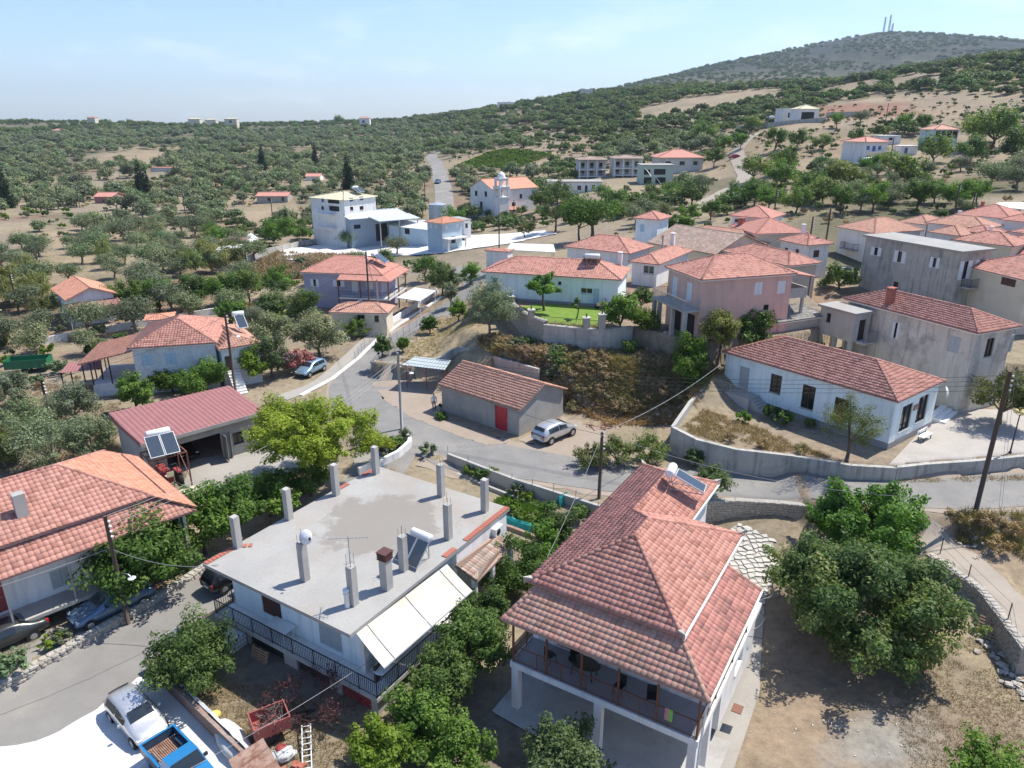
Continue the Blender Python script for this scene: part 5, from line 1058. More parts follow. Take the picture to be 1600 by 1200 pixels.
# stained stucco house
ST,stf,stx,sty,stz = h3('two storey house with stained old plaster and shuttered windows',(1307.5,467.6),(1529,521.6),(1612,514),9.2,[('x0',(1393,503,1405,530),'ajar:white'),('x0',(1482,525,1500,551),'shut:grey'),('y0',(1540,529,1552,557),'dark'),('y0',(1586,522,1594,547),'ajar:pale')],wall='old_plaster',zg=2.9,pitch=.42,lod='near',chims=[(1383,452,1.5,.6,'brick')])
AN,anf,anx,any_,anz = h3('half built grey block annex on stilts beside the stained house',(1277,478),(1337,494),(1369,489),8.6,[('x0',(1291,489,1298,504),'dark'),('y0',(1341,500,1352,535),'open')],wall='concrete',roof='flat',tile='flat',zg=5.9,ov=.25,deep=.0,name='annex')
for x in (.2,anx - .2):
 for y in (.2,any_ - .2,any_ / 2): b = MB(); b.box(x - .17,y - .17,-3.2,x + .17,y + .17,.0); b.build('stilt','concrete',AN)
railing(AN,[(anx * .3,-1.0,.1),(anx,-1.0,.1),(anx,-.05,.1)],.9,.16,'grey_metal'); b = MB(); b.box(anx * .25,-1.1,-.12,anx + .05,-.002,.1); b.build('balcony_slab','concrete',AN)
# concrete two storey house
CH,chf,chx,chy,chz = h3('unpainted mouldy concrete house with flat roof and black framed windows',(1347,369),(1504,396),(1557,391),11.7,[('x0',(1360,386,1377,400),'ajar:white'),('x0',(1396,392,1415,411),'ajar:white'),('x0',(1452,402,1468,419),'ajar:white'),('y0',(1495,408,1518,437),'ajar:white'),('y0',(1524,405,1548,424),'ajar:white'),('y0',(1513,455,1525,475),'dark'),('x0',(1395,440,1403,455),'dark')],wall='grey_concrete_wall',roof='flat',tile='flat',ov=.35,zg=4.3)
b = MB(); b.box(1.0,-1.2,3.2,chx + .2,-.002,3.4); b.build('balcony_slab','concrete',CH); railing(CH,[(1.0,-.05,3.4),(1.0,-1.15,3.4),(chx + .15,-1.15,3.4),(chx + .15,-.05,3.4)],.95,.18,'dark_metal')
b = MB(); b.box(-.04,-.04,3.15,chx + .04,chy + .04,3.3); b.build('floor_band','grey_concrete_wall',CH)
# white house with the blue doors
WB,wbf,wbx,wby,wbz = h3('tall white house with blue doors and a small iron balcony',(1295,355),(1366,365),(1456,362),10.7,[('x0',(1297,402,1307,428),'door:blue'),('x0',(1334,408,1346,430),'door:blue')],wall='white_wall',tile='tile_brown',zg=4.4,lod='mid')
b = MB(); b.box(-1.0,wby * .35,3.3,-.002,wby * .75,3.45); b.build('balcony_slab','concrete',WB); railing(WB,[(-.05,wby * .75,3.45),(-.95,wby * .75,3.45),(-.95,wby * .35,3.45),(-.05,wby * .35,3.45)],.9,.2,'dark_metal')
# further village roofs
VG = 'tiled houses of the upper village'
h3('white house with wide red roof just behind the long lawn house',(882,385),(984,397),(1019,385),9.6,[('x0',(899,398,908,416),'shut:white'),('x0',(955,403,966,421),'shut:white')],wall='white_wall',group=VG,zg=6.0)
h3('white house with metal stove pipe and red roof beside the pink house',(984,408),(1030,414),(1077,392),9.4,[('x0',(1005,415,1022,428),'win')],wall='white_wall',group=VG,zg=6.0,chims=[(1050,392,1.6,.5,'white_wall'),(1034,400,1.8,.2,'concrete')])
h3('small two storey white house with quad roof above the village oleanders',(987,341),(1030,344),(1053,339),12.2,[('x0',(1000,350,1007,362),'shut:pale')],wall='blue_white_wall',tile='tile_pink',group=VG)
h3('white house with pink tiles under the bare hillside tree',(1138,337),(1205,342),(1229,335),12.0,[('x0',(1148,342,1154,347),'dark')],wall='blue_white_wall',tile='tile_pink',group=VG)
h3('cream house with broad pyramid roof behind the brick chimney',(1144,353),(1181,366),(1259,363),10.6,[],wall='cream_wall',tile='tile_pink',group=VG)
h3('white house with brown shutters between two dark poles',(1217,374),(1262,384),(1300,380),10.2,[('x0',(1226,387,1231,394),'shut:brown'),('x0',(1243,389,1248,398),'shut:brown'),('y0',(1271,391,1280,402),'shut:brown')],wall='white_wall',tile='tile_red',group=VG,chims=[(1243,372,1.6,.45,'white_wall')])
h3('stone house with long tiled roof directly behind the pink house',(1140,391),(1232,416),(1270,408),9.6,[],wall='stone',tile='tile_red',group=VG)
h3('old barn with bleached pale tiles in the middle of the village',(1042,376),(1118,398),(1165,380),9.2,[],wall='cream_wall',tile='tile_old',roof='gable',axis='y',group=VG,pitch=.36)
h3('low house with long reddish tiles and tall brick chimney',(1062,366),(1187,384),(1205,374),9.2,[],wall='stone',tile='tile_brown',group=VG,chims=[(1176,380,2.4,.8,'brick')])
h3('low shed with faded pink tiles beside the white two storey house',(993,372),(1045,378),(1062,366),8.6,[],wall='stone',tile='tile_old',group=VG)
h3('house with dark ridge lines and red tiles right of the white tank',(1440,349),(1541,358),(1580,354),11.6,[],wall='white_wall',tile='tile_brown',group=VG,chims=[(1518,345,1.2,.4,'white_wall')])
h3('house with bright red hip roof behind the concrete house',(1483,375),(1584,386),(1622,380),11.0,[],wall='cream_wall',tile='tile_red',group=VG,chims=[(1560,372,1.2,.4,'white_wall')])
h3('low red roofed house at the far right behind the chimneys',(1540,392),(1640,408),(1690,400),9.6,[],wall='white_wall',tile='tile_red',group=VG)
h3('cream building with one shuttered window below the village roofs',(1548,414),(1608,440),(1660,425),9.8,[('x0',(1564,431,1588,447),'shut:brown')],wall='cream_wall',tile='tile_red',group=VG)
h3('house with pink tiles below the white metal roof',(1490,335),(1580,343),(1620,338),12.0,[],wall='white_wall',tile='tile_pink',group=VG,chims=[(1532,338,1.2,.4,'brick')])
h3('small brown tiled house between the white blue house and its neighbours',(1405,346),(1450,352),(1480,347),11.2,[],wall='white_wall',tile='tile_brown',group=VG)
h3('far red roof house at the top right of the village',(1575,362),(1650,371),(1690,366),11.4,[],wall='white_wall',tile='tile_red',group=VG)
for lb,q,ze,tl in (('red roof squeezed in front of the far right chimneys',((1552,378),(1612,387),(1650,381)),10.4,'tile_red'),('brown roof just below the pair of village poles',((1452,362),(1500,369),(1530,364)),10.9,'tile_brown'),('pink roof at the right edge under the white metal roof',((1560,343),(1610,348),(1640,344)),12.4,'tile_pink'),('red roof tucked behind the concrete house roof',((1500,360),(1545,366),(1572,362)),11.2,'tile_red'),('low red roof nearest the right edge above the citrus',((1585,402),(1640,415),(1680,408)),9.3,'tile_red'),('old brown roof between the barn and the pyramid roof',((1110,378),(1150,388),(1180,380)),9.5,'tile_brown')): h3(lb,*q,ze,[],wall='white_wall',tile=tl,group=VG)
# old grey tiled hut by the pink house
h3('low stone hut with grey lichen tiles at the foot of the pink house',(1186,486),(1215,505),(1275,487),7.6,[],wall='stone',tile='tile_grey',roof='hip',pitch=.36,name='hut',cat='hut',zg=5.4)
# ------------------------------------------------------------------ left middle ground
BH,bhf,bhx,bhy,bhz = h2('whitewashed stone house with pale blue shutters and a pyramid roof',(199,545),(339,536),4.9,9.0,[('y0',(222,553,239,571),'shut:pale'),('y0',(259,551,276,569),'shut:pale'),('y0',(300,547,313,562),'shut:white'),('y0',(229,588,245,600),'dark')],wall='whitewashed_stone',tile='tile_red',zg=-.1,lod='near',ov=.3,pitch=.42)
b = MB(); b.box(-4.2,.3,-.6,-.002,6.5,1.4); b.build('veranda_base','whitewashed_stone',BH)
ps = [[(-5.0,-.3,3.7),(-.05,-.3,4.7),(-.05,7.2,4.7),(-5.0,7.2,3.7)]]; r = roof_solid(BH,ps,'tile_orange',.08,'veranda_roof'); roof_tiles(BH,ps,[],'tile_orange','near',parent=r)
for x,y in ((-4.7,0),(-4.0,0),(-2.3,0),(-4.7,3.4),(-4.7,6.9)): b = MB(); b.beam((x,y,1.4 if x > -4.1 else -.4),(x,y,3.75 + (x + 5) * .2),.1,.1); b.build('veranda_post','dark_metal',BH)
B2,b2f,b2x,b2y,b2z = h2('lower brown tiled wing with white stair joined to the whitewashed house',(341,547),(409,536),4.3,8.0,[('y0',(352,556,364,580),'dark')],wall='whitewashed_stone',tile='tile_brown',zg=-.1,lod='near',ov=.3,pitch=.36)
for k in range(9): b = MB(); b.box(.3,-.3 * (k + 1),-.4,1.5,-.3 * k - .002,2.0 - .22 * k); b.build('step','white_wall',B2)
solar('solar heater on the brown tiled wing under the plane trees',b2f.w(b2x - .5,4.5,5.1),b2f.a,1,35)
cp = thing('carport','open carport with red metal roof beside the green trailer','carport',tuple(G(125,605))); o = cp.location.copy(); q = [W(93,583,2.3) - o,W(160,577,2.4) - o,W(158,562,2.6) - o,W(106,567,2.5) - o]; b = MB(); corr(b,*q,n=12); s = b.build('roof_sheet','red_sheet',cp); md = s.modifiers.new('s','SOLIDIFY'); md.thickness = .02
for p in q: c = p.lerp((q[0] + q[2]) / 2,.06); b = MB(); b.beam((c.x,c.y,-.4),(c.x,c.y,c.z - .02),.1,.1); b.build('post','dark_metal',cp)
SHs,shf,shx,shy,shz = h2('small pale cottage with orange gable roof and red sheet awning',(102,470),(184,459),3.2,9.0,[('y0',(119,478,131,484),'dark'),('y0',(160,472,172,478),'dark')],wall='purple_pale' if 'purple_pale' in M else 'white_wall',tile='tile_orange',roof='gable',axis='y',zg=-.3,ov=.5,name='cottage',cat='cottage')
b = MB(); corr(b,(-.6,-1.7,2.3),(shx + .6,-1.7,2.3),(shx + .6,-.05,2.95),(-.6,-.05,2.95),14); s = b.build('awning_sheet','red_sheet',SHs); md = s.modifiers.new('s','SOLIDIFY'); md.thickness = .02
for x in (-.5,shx + .5): b = MB(); b.beam((x,-1.6,-.4),(x,-1.6,2.28),.08,.08); b.build('post','white_paint',SHs)
h2('low tiled outbuilding with red roof behind the whitewashed house',(224,502),(272,498),2.3,3.0,[],wall='white_wall',tile='tile_orange',name='outbuilding',cat='shed',zg=-.2,pitch=.2,ov=.2)
# purple house and its hipped annex
PU,puf,pux,puy,puz = h3('lilac house with broad red hip roof and dark balcony posts',(466,426),(597,430),(627,414),5.2,[('x0',(485,436,498,448),'ajar:white'),('x0',(520,437,538,448),'ajar:white'),('x0',(549,438,559,458),'door:white'),('x0',(572,440,583,452),'shut:white')],wall='purple_wall',tile='tile_pink',zg=-.3,lod='mid',pitch=.46)
b = MB(); b.box(-1.6,-1.7,2.1,-.002,puy * .5,2.3); b.box(-.001,-1.7,2.1,pux * .9,-.002,2.3); b.build('balcony_slab','white_wall',PU)
railing(PU,[(-1.55,puy * .5,2.3),(-1.55,-1.65,2.3),(pux * .9,-1.65,2.3)],.9,.2,'dark_metal')
ps = [[(-1.9,puy * .5,4.9),(-1.9,-2.0,4.9),(-.05,-.1,5.5),(-.05,puy * .5,5.5)],[(-1.9,-2.0,4.9),(pux,-2.0,4.9),(pux,-.1,5.5),(-.05,-.1,5.5)]]; r = roof_solid(PU,ps,'tile_pink',.08,'porch_roof'); roof_tiles(PU,ps,[],'tile_pink','mid',parent=r)
for x,y in ((-1.5,puy * .5),(-1.5,puy * .22),(-1.5,-1.6),(3,-1.6),(pux * .9,-1.6)): b = MB(); b.beam((x,y,-.4),(x,y,4.95),.14,.14); b.build('porch_post','brown_paint',PU)
b = MB(); b.box(1.5,puy + .0 if False else puy - .001,2.0,pux * .6,puy + 1.6,2.2); b.build('side_balcony','white_wall',PU)
for k in range(10): b = MB(); b.box(-2.9,puy * .2 + k * .32,-.4,-1.7,puy * .2 + k * .32 + .318,2.2 - .22 * k); b.build('step','white_wall',PU)
solar('solar heater on the broad pink roof of the lilac house',puf.w(pux * .45,1.6,6.2),puf.a,2,35)
h3('small hipped brown tile annex below the lilac house',(512,489),(606,490),(620,478),2.9,[('x0',(558,492,570,502),'dark'),('x0',(585,493,592,503),'dark')],wall='cream_wall',tile='tile_brown',name='annex',cat='annex',zg=-.1,ov=.3,lod='mid')
cn_ = thing('white_canopy','flat white canopy on posts beside the lilac house','canopy',tuple(G(655,480))); o = cn_.location.copy(); q = [W(620,465,2.4) - o,W(656,470,2.4) - o,W(681,454,2.5) - o,W(648,449,2.5) - o]; b = MB(); b.slab(q,.12); b.build('canopy_sheet','white_sheet',cn_)
for k in range(4): c = q[k].lerp((q[0] + q[2]) / 2,.06); b = MB(); b.beam((c.x,c.y,-.5),(c.x,c.y,c.z - .12),.1,.1); b.build('post','white_paint',cn_)
h3('low pale store with pink sheet roof behind the lawn house',(758,391),(794,394),(802,390),6.6,[],wall='white_wall',tile='tile_pink',roof='hip',pitch=.12,name='store',cat='store',ov=.2)
cn_ = thing('metal_canopy','long pale metal canopy roof behind the lawn house','canopy',tuple(W(835,400,4))); o = cn_.location.copy(); q = [W(792,390,6.5) - o,W(868,394,6.5) - o,W(865,382,6.9) - o,W(798,380,6.9) - o]; b = MB(); b.slab(q,.1); b.build('roof_sheet','white_sheet',cn_)
for k in range(4): c = q[k].lerp((q[0] + q[2]) / 2,.06); b = MB(); b.beam((c.x,c.y,-2.5),(c.x,c.y,c.z - .1),.12,.12); b.build('post','grey_metal',cn_)
# ------------------------------------------------------------------ warehouse, church and the houses on the slopes
WH,whf,whx,why,whz = h3('blue grey metal warehouse with a dark gate in the white yard',(506,335),(546,343),(643,336),5.6,[],wall='warehouse_sheet',roof='gable',axis='x',tile='warehouse_roof',pitch=.14,ov=.4,lod='far',name='warehouse',cat='warehouse',zg=.2)
b = MB(); b.box(-.03,why * .32,.05,-.006,why * .62,3.9); b.build('gate','interior',WH); b = MB(); b.box(whx * .05,-.03,3.2,whx * .16,-.006,4.1); b.build('window','glass_dark',WH)
b = MB(); b.box(whx * .42,-.04,.05,whx * .62,-.006,3.9); b.build('loading_gate','interior',WH)
ps = [(whx * .3,-5.5,5.2),(whx + .3,-5.5,5.2),(whx + .3,-.05,5.7),(whx * .3,-.05,5.7)]; b = MB(); b.slab(ps,.15); b.build('canopy','warehouse_roof',WH)
for x in (.32,.65,.98): b = MB(); b.beam((whx * x,-5.3,-.3),(whx * x,-5.3,5.1),.2,.2); b.build('canopy_post','grey_metal',WH)
h2('white roofed storage shed between warehouse and blue house',(604,352),(668,359),3.8,11,[('y0',(632,357,640,366),'open')],wall='pale_blue_wall',tile='white_sheet',roof='gable',axis='x',pitch=.12,ov=.3,lod='far',name='storage_shed',cat='shed',zg=.2)
BL,blf,blx,bly,blz = h3('pale blue two storey house with small orange roof in the white yard',(666,346),(690,350),(723,345),6.4,[('x0',(671,350,675,357),'shut:white'),('x0',(679,351,683,358),'shut:white'),('y0',(696,352,700,359),'shut:white'),('y0',(713,350,717,357),'shut:white'),('y0',(705,369,712,380),'open')],wall='pale_blue_wall',tile='tile_orange',zg=.3,lod='mid',pitch=.35)
b = MB(); b.box(.2,-1.6,2.9,blx,-.002,3.1); b.build('porch_slab','white_wall',BL)
for x in (.4,blx - .2): b = MB(); b.box(x - .15,-1.5,-.4,x + .15,-1.2,2.899); b.build('porch_pillar','white_wall',BL)
h2('narrow white house with outside stair beside the blue house',(724,345),(737,344),5.0,6,[('y0',(727,349,731,356),'dark')],wall='white_wall',roof='flat',tile='flat',zg=.3,ov=.15)
T3,t3f,t3x,t3y,t3z = h3('three storey cream white house with pale yellow roof behind the warehouse',(497,307),(537,313),(575,306),9.5,[('x0',(502,309,506,316),'shut:blue'),('x0',(502,322,506,328),'dark'),('y0',(546,309,552,315),'shut:blue'),('y0',(562,307,568,313),'shut:blue'),('y0',(547,323,552,329),'dark'),('y0',(562,322,568,328),'dark'),('x0',(512,312,530,318),'open'),('x0',(514,322,530,330),'open')],wall='white_wall',tile='yellow_roof',lod='far',pitch=.22,zg=0)
for zz_ in (3.0,6.1): b = MB(); b.box(-1.5,t3y * .25,zz_,-.002,t3y * .8,zz_ + .18); b.build('balcony_slab','white_wall',T3); railing(T3,[(-1.45,t3y * .8,zz_ + .18),(-1.45,t3y * .25,zz_ + .18)],.9,.3,'white_paint')
solar('solar heater on the pale yellow roof of the three storey house',t3f.w(t3x * .7,3,10.4),t3f.a,2,30)
# church
CHU,cf,cx,cy,cz = h3('white church with red gable roof and arched windows',(737,292),(770,297),(838,292),8.0,[('x0',(742,298,746,306),'dark'),('x0',(757,299,761,307),'dark'),('x0',(750,315,754,327),'dark'),('y0',(792,305,796,313),'dark'),('y0',(812,303,816,310),'dark'),('y0',(800,316,806,330),'wood')],wall='white_wall',tile='tile_orange',roof='gable',axis='x',pitch=.42,ov=.3,lod='far',name='church',cat='church',zg=-.2)
tw = thing('bell_tower','white bell tower with open arches and a small dome on the church','tower',cf.w(1.6,-1.7,cz),cf.a); w = 1.55
b = MB(); b.box(-w,-w,-1,w,w,6.2); b.box(-w - .15,-w - .15,6.2,w + .15,w + .15,6.45); b.build('tower_shaft','white_wall',tw)
for lv,(z0,z1,ww) in enumerate(((6.45,9.0,1.4),(9.25,11.2,1.15))):
 for sx in (-1,1):
  for sy in (-1,1): b = MB(); b.box(sx * ww - .25,sy * ww - .25,z0,sx * ww + .25,sy * ww + .25,z1); b.build('belfry_column','white_wall',tw)
 b = MB(); b.box(-ww - .3,-ww - .3,z1,ww + .3,ww + .3,z1 + .25)
 for sx in (-1,1): b.box(sx * ww - .2,-ww + .26,z1 - .5,sx * ww + .2,ww - .26,z1 - .001); b.box(-ww + .26,sx * ww - .2,z1 - .5,ww - .26,sx * ww + .2,z1 - .001)
 b.build('belfry_cornice','white_wall',tw)
b = MB(); b.lathe([(1.1,11.45),(1.1,11.7),(1.05,12.1),(.85,12.55),(.5,12.9),(.12,13.05),(.08,13.2),(0,13.22)],18); b.build('dome','white_paint',tw,True); b = MB(); b.box(-.05,-.05,13.2,.05,.05,14.1); b.box(-.3,-.05,13.7,.3,.05,13.8); b.build('cross','dark_metal',tw); b = MB(); b.lathe([(0,.5),(.2,.45),(.3,.1),(.38,0)],12,(0,0,7.7)); b.build('bell','rust_metal',tw)
# porch of the church
pc = thing('church_porch','small red roofed porch on dark posts at the church door','porch',cf.w(4.2,-3.2,cz),cf.a); ps = hip_roof(4.0,3.0,2.9,.4,.3)[0]; roof_solid(pc,ps,'tile_red')
for x in (.1,3.9):
 for y in (.1,2.9): b = MB(); b.beam((x,y,-.3),(x,y,2.95),.15,.15); b.build('post','brown_paint',pc)
def fh(label,ax,bx,yb,hpx,depth,roof='flat',wall='white_wall',tile='flat',wins=(),ov=.3,pitch=.35,skew=0,name='house',group='houses on the hillsides',lod='far',**kw):
 """a house seen far off: base pixels of its front, height in pixels"""
 p = G((ax + bx) / 2,yb); z = p.z; fr,lx = rect2((ax,yb + skew),(bx,yb),z); dp = p.y * math.cos(TH) + (CAMH - z) * math.sin(TH); k = FPX / dp; h = hpx / k / .96
 ops = [op(fr,'y0',lx,depth,z,w[:4],w[4]) for w in wins]; r = house(label,fr,lx,depth,z + h,roof,pitch,ov,wall,tile,lod,ops,name=name,zg=z,detail=False,group=group,deep=3.0,**kw); return r,fr,lx,h
def villa(label,ax,bx,yb):
 r,fr,lx,h = fh(label,ax,bx,yb,26,9,'hip','old_white','tile_old',[],.4,.15)
 for k in range(4): b = MB(); b.box(lx * (k / 3) - .15 + (.3 if k == 0 else -.15 if k == 3 else 0),-2.2,-1,lx * (k / 3) + .15 + (.3 if k == 0 else -.15 if k == 3 else 0),-1.9,h - .1); b.build('column','white_wall',r)
 for z in (h * .45,h * .08): b = MB(); b.box(0,-2.3,z - .2,lx,-.002,z); b.build('terrace_slab','white_wall',r); railing(r,[(.1,-2.2,z),(lx - .1,-2.2,z)],.9,.35,'white_paint',.03)
 for k in range(3): b = MB(); x = lx * (k + .5) / 3; b.box(x - .6,-.03,h * .1,x + .6,-.004,h * .36); b.box(x - .6,-.03,h * .5,x + .6,-.004,h * .8); b.build('window','glass_dark',r)
 b = MB(); b.slab([(-.4,-2.7,h - .05),(lx + .4,-2.7,h - .05),(lx + .4,.5,h + .35),(-.4,.5,h + .35)],.12); b.build('porch_roof','tile_old',r)
villa('left of the two twin villas with arcaded terraces on the slope',903,945,277); villa('right of the two twin villas with arcaded terraces on the slope',957,1001,275)
fh('wide house with dull red hip roof right of the twin villas',1028,1097,270,22,12,'hip','old_white','tile_pink',[(1040,252,1048,258,'dark'),(1062,252,1070,258,'dark'),(1083,252,1090,258,'dark')],.8,.35)
r,fr,lx,h = fh('gutted pale green house with fallen front and open rooms',1001,1051,288,27,8,'flat','mint_wall','flat',[(1006,265,1016,273,'open'),(1022,264,1040,273,'open'),(1006,277,1018,287,'open'),(1024,277,1040,287,'open')],.25)
b = MB(); b.beam((1,-.3,h * .9),(2.8,-1.6,h * .45),.3,.08); b.beam((4,-.3,h * .5),(6,-1.8,.2),.3,.08); b.build('fallen_beams','white_wall',r)
r,fr,lx,h = fh('white flat roofed house on stilts behind the church',857,940,303,17,8,'flat','white_wall','flat',[(868,289,874,295,'shut:brown'),(880,290,888,297,'shut:brown'),(902,290,908,297,'shut:brown'),(914,290,918,302,'open'),(925,289,930,295,'dark')],.35)
fh('new white house with pale pyramid roof and big terrace high on the slope',1246,1278,190,18,9,'hip','white_wall','yellow_roof',[(1252,175,1272,188,'open')],.3,.35)
fh('boxy white wing of the new house high on the slope',1222,1245,190,18,9,'flat','white_wall','white_slab',[(1231,176,1238,184,'dark')],.1,name='house_wing')
W2,w2f,w2x,w2h = fh('white two storey house with blue balcony doors beside the parked van',1348,1383,253,29,8,'hip','white_wall','tile_pink',[(1354,228,1359,234,'shut:blue'),(1363,228,1368,237,'shut:blue'),(1372,228,1377,234,'shut:blue'),(1354,243,1360,252,'dark'),(1367,243,1373,252,'dark')],.5,.28,skew=1)
b = MB(); b.box(.6,-1.0,w2h * .48,w2x - .3,-.002,w2h * .52); b.build('balcony_slab','white_wall',W2); railing(W2,[(.65,-.95,w2h * .52),(w2x - .35,-.95,w2h * .52)],.9,.3,'blue_paint')
fh('low white block with one dark window behind the two storey house',1374,1406,226,12,5,'flat','white_wall','white_slab',[(1389,215,1395,219,'dark')],.1)
fh('small white store with blue door right of the parked van',1405,1432,243,13,4,'flat','white_wall','white_slab',[(1413,231,1418,242,'door:blue')],.25,name='store')
B3,b3f,b3x,b3h = fh('pale blue hillside house with reddish roof and glazed upper veranda',1456,1493,231,26,8,'hip','pale_blue_wall','tile_brown',[(1470,219,1478,224,'dark')],.5,.35)
b = MB(); b.box(.2,-.05,b3h * .55,b3x - .2,-.01,b3h * .9); b.build('veranda_glazing','glass_dark',B3)
for k in range(5): b = MB(); x = .2 + (b3x - .4) * k / 4; b.box(x - .08,-.12,b3h * .5,x + .08,-.052,b3h * .95); b.build('veranda_post','white_paint',B3)
fh('long white modern house on the ridge above the church',777,819,170,9,12,'flat','white_wall','white_slab',[(781,163,789,169,'open'),(792,163,800,169,'open'),(803,163,811,169,'open')],.3)
fh('tiny white house with pink roof on the left skyline',562,578,199,13,8,'hip','white_wall','tile_pink',[(566,188,570,192,'dark')],.4)
fh('cream house among trees, leftmost of the far ridge row',295,313,198,11,9,'hip','cream_wall','yellow_roof',[],.4,.25); fh('cream house, middle one of the far ridge row',321,338,198,10,9,'hip','cream_wall','yellow_roof',[],.4,.25); fh('cream house, rightmost and largest of the far ridge row',352,371,200,13,9,'hip','cream_wall','yellow_roof',[(358,188,362,192,'dark')],.4,.25)
fh('lone white house with pale pink roof in the far left groves',80,98,208,4,9,'hip','white_wall','tile_pink',[],.4,.3); fh('pale house between two skyline pines on the left ridge',138,150,197,12,8,'hip','cream_wall','tile_pink',[],.4,.3)
fh('low stone farm shed with red roof left of the cream house',402,450,317,10,6,'gable','stone','tile_pink',[(418,309,422,314,'dark'),(440,308,444,314,'dark')],.3,.3,axis='x',name='farm_shed'); fh('small pink hut half hidden in the grove',149,178,318,10,7,'gable','dusty_pink','tile_pink',[(160,311,164,316,'dark')],.3,.3,axis='x',name='hut'); fh('low ruined outbuilding with white walls in the grove',236,275,268,5,6,'flat','old_white','tile_pink',[],.2,name='outbuilding')
fh('low white farm building beyond the trees on the grove lane',478,500,282,6,6,'gable','white_wall','tile_pink',[],.3,.3,axis='x',name='farm_building')
fh('grey villa on the ridge below the mountain',908,926,152,11,10,'flat','old_white','white_slab',[],.3)
# white canopy roof and pink pavilion by the reed beds
for lab,q,zc,m,nm in (('white sheet roof of a long shelter by the reed bed',[(328,392),(352,398),(404,372),(392,364)],2.4,'white_sheet','long_shelter'),('small red roofed pavilion beside the white shelter',[(354,374),(384,377),(386,371),(360,370)],2.9,'red_sheet','pavilion'),('white metal roof at the far right of the village',[(1548,322),(1612,328),(1612,316),(1562,316)],12.5,'white_sheet','metal_roof_shelter')):
 P = [W(x,y,zc) for x,y in q]; t = thing(nm,lab,'shelter',(P[0].x,P[0].y,h1(P[0].x,P[0].y))); o = t.location.copy(); b = MB(); b.slab([p - o for p in P],.12); b.build('roof_sheet',m,t)
 for p in P: c = p.lerp((P[0] + P[2]) / 2,.08) - o; b = MB(); b.beam((c.x,c.y,-.8),(c.x,c.y,c.z - .12),.14,.14); b.build('post','white_paint',t)
# silver silo tank, masts on the mountain
t = thing('water_tank','corrugated galvanised water tank behind the blue house','tank',tuple(W(684,345,.5))); b = MB(); b.lathe([(0,0),(2.3,0)] + [(2.3 + (.05 if k % 2 else 0),.3 + k * .3) for k in range(14)] + [(2.3,4.4),(.3,4.9),(0,4.9)],22); b.build('tank_body','galvanised',t)
for k,(px,py,hp) in enumerate(((1380,52,24),(1388,51,26),(1393,51,14))):
 p = WD(px,py + 1,2490); t = thing('radio_mast',['leftmost of the three lattice masts on the mountain top','tallest lattice mast on the mountain top','shortest lattice mast on the mountain top'][k],'mast',tuple(p),0,'masts on the summit'); hh = hp * 2490 / FPX; b = MB(); w = 2.6
 for sx in (-1,1):
  for sy in (-1,1): b.beam((sx * w,sy * w,-6),(sx * w * .45,sy * w * .45,hh),.9,.9)
 for i in range(9):
  f0 = i / 9; f1 = (i + 1) / 9; a0 = w * (1 - .55 * f0); a1 = w * (1 - .55 * f1)
  for (s0,s1) in (((-1,-1),(1,-1)),((1,-1),(1,1)),((1,1),(-1,1)),((-1,1),(-1,-1))): b.beam((s0[0] * a0,s0[1] * a0,hh * f0),(s1[0] * a1,s1[1] * a1,hh * f1),.5,.5)
 b.build('lattice','mast_paint' if 'mast_paint' in M else 'grey_metal',t)
 for z in (.55,.75,.92): b = MB(); b.lathe([(0,-1.2),(1.9,-1),(1.9,.3),(0,.5)],10,(0,-3.2,hh * z),'y'); b.build('dish','white_plastic',t)
# walls round the far houses
for lab,pts,hh in (('long grey retaining wall below the new white house',[(1150,205),(1200,200),(1290,192)],2.0),('low grey garden wall right of the new white house',[(1290,184),(1360,182)],2.0),('white terrace wall in front of the new house',[(1197,190),(1222,191)],2.2)):
 plain_wall(lab,[G(*p) for p in pts],hh,.4,'grey_concrete_wall' if 'grey' in lab else 'white_wall',name='terrace_wall',sink=2.0)
# ------------------------------------------------------------------ walls and fences
stone_wall('rough stone wall along the lane below the parked dark cars',[W(x,y,-2.0) for x,y in [(-40,1112),(30,1074),(100,1036),(170,998),(240,960),(300,925),(345,895)]],[.75,.75,.8,.85,.85,.8,.7],.45,(.36,.17),1,300,zb=[-2.0,-2.0,-2.0,-1.95,-1.85,-1.7,-1.5])
stone_wall('tall stone retaining wall under the road beside the patio',[(10.6,45.8),(13.2,46.15),(16.2,46.35),(19.2,45.9),(22.0,45.1)],[2.45,2.45,2.5,2.6,2.7],.45,(.34,.2),1,300,zb=[-2.3,-2.3,-2.35,-2.4,-2.4],top=False)
stone_wall('curving dry stone wall between the bare yard and the dirt path',[W(x,y,-.6) + Vector((-.42,-.5,0)) for x,y in [(1452,862),(1530,915),(1563,956),(1600,1003)]],[1.95,1.95,1.9,1.8],.5,(.34,.2),1,200,zb=[-2.4] * 4)
stone_wall('curved stone wall holding the fenced lawn terrace',[(p.x,p.y) for p in LAWN[:5]],[1.9,2.0,2.4,2.5,2.6],.5,(.4,.24),1,150,zb=[5.2,5.0,4.6,4.5,4.4])
plain_wall('stained concrete part of the lawn terrace wall',[(p.x + .0,p.y - .05) for p in LAWN[4:]] + [(12.0,70.0)],0,.45,'grey_concrete_wall',ztop=[6.62] * 4,sink=3,cap='flagstone')
plain_wall('grey concrete retaining wall curving behind the tin shelter and shed',[W(x,y,z) for x,y,z in [(648,571,1.9),(692,556,2.5),(706,545,2.9),(718,541,3.2),(770,556,3.3),(842,576,3.3)]],0,.3,'concrete',ztop=[1.9,2.5,2.9,3.2,3.3,3.3],sink=4)
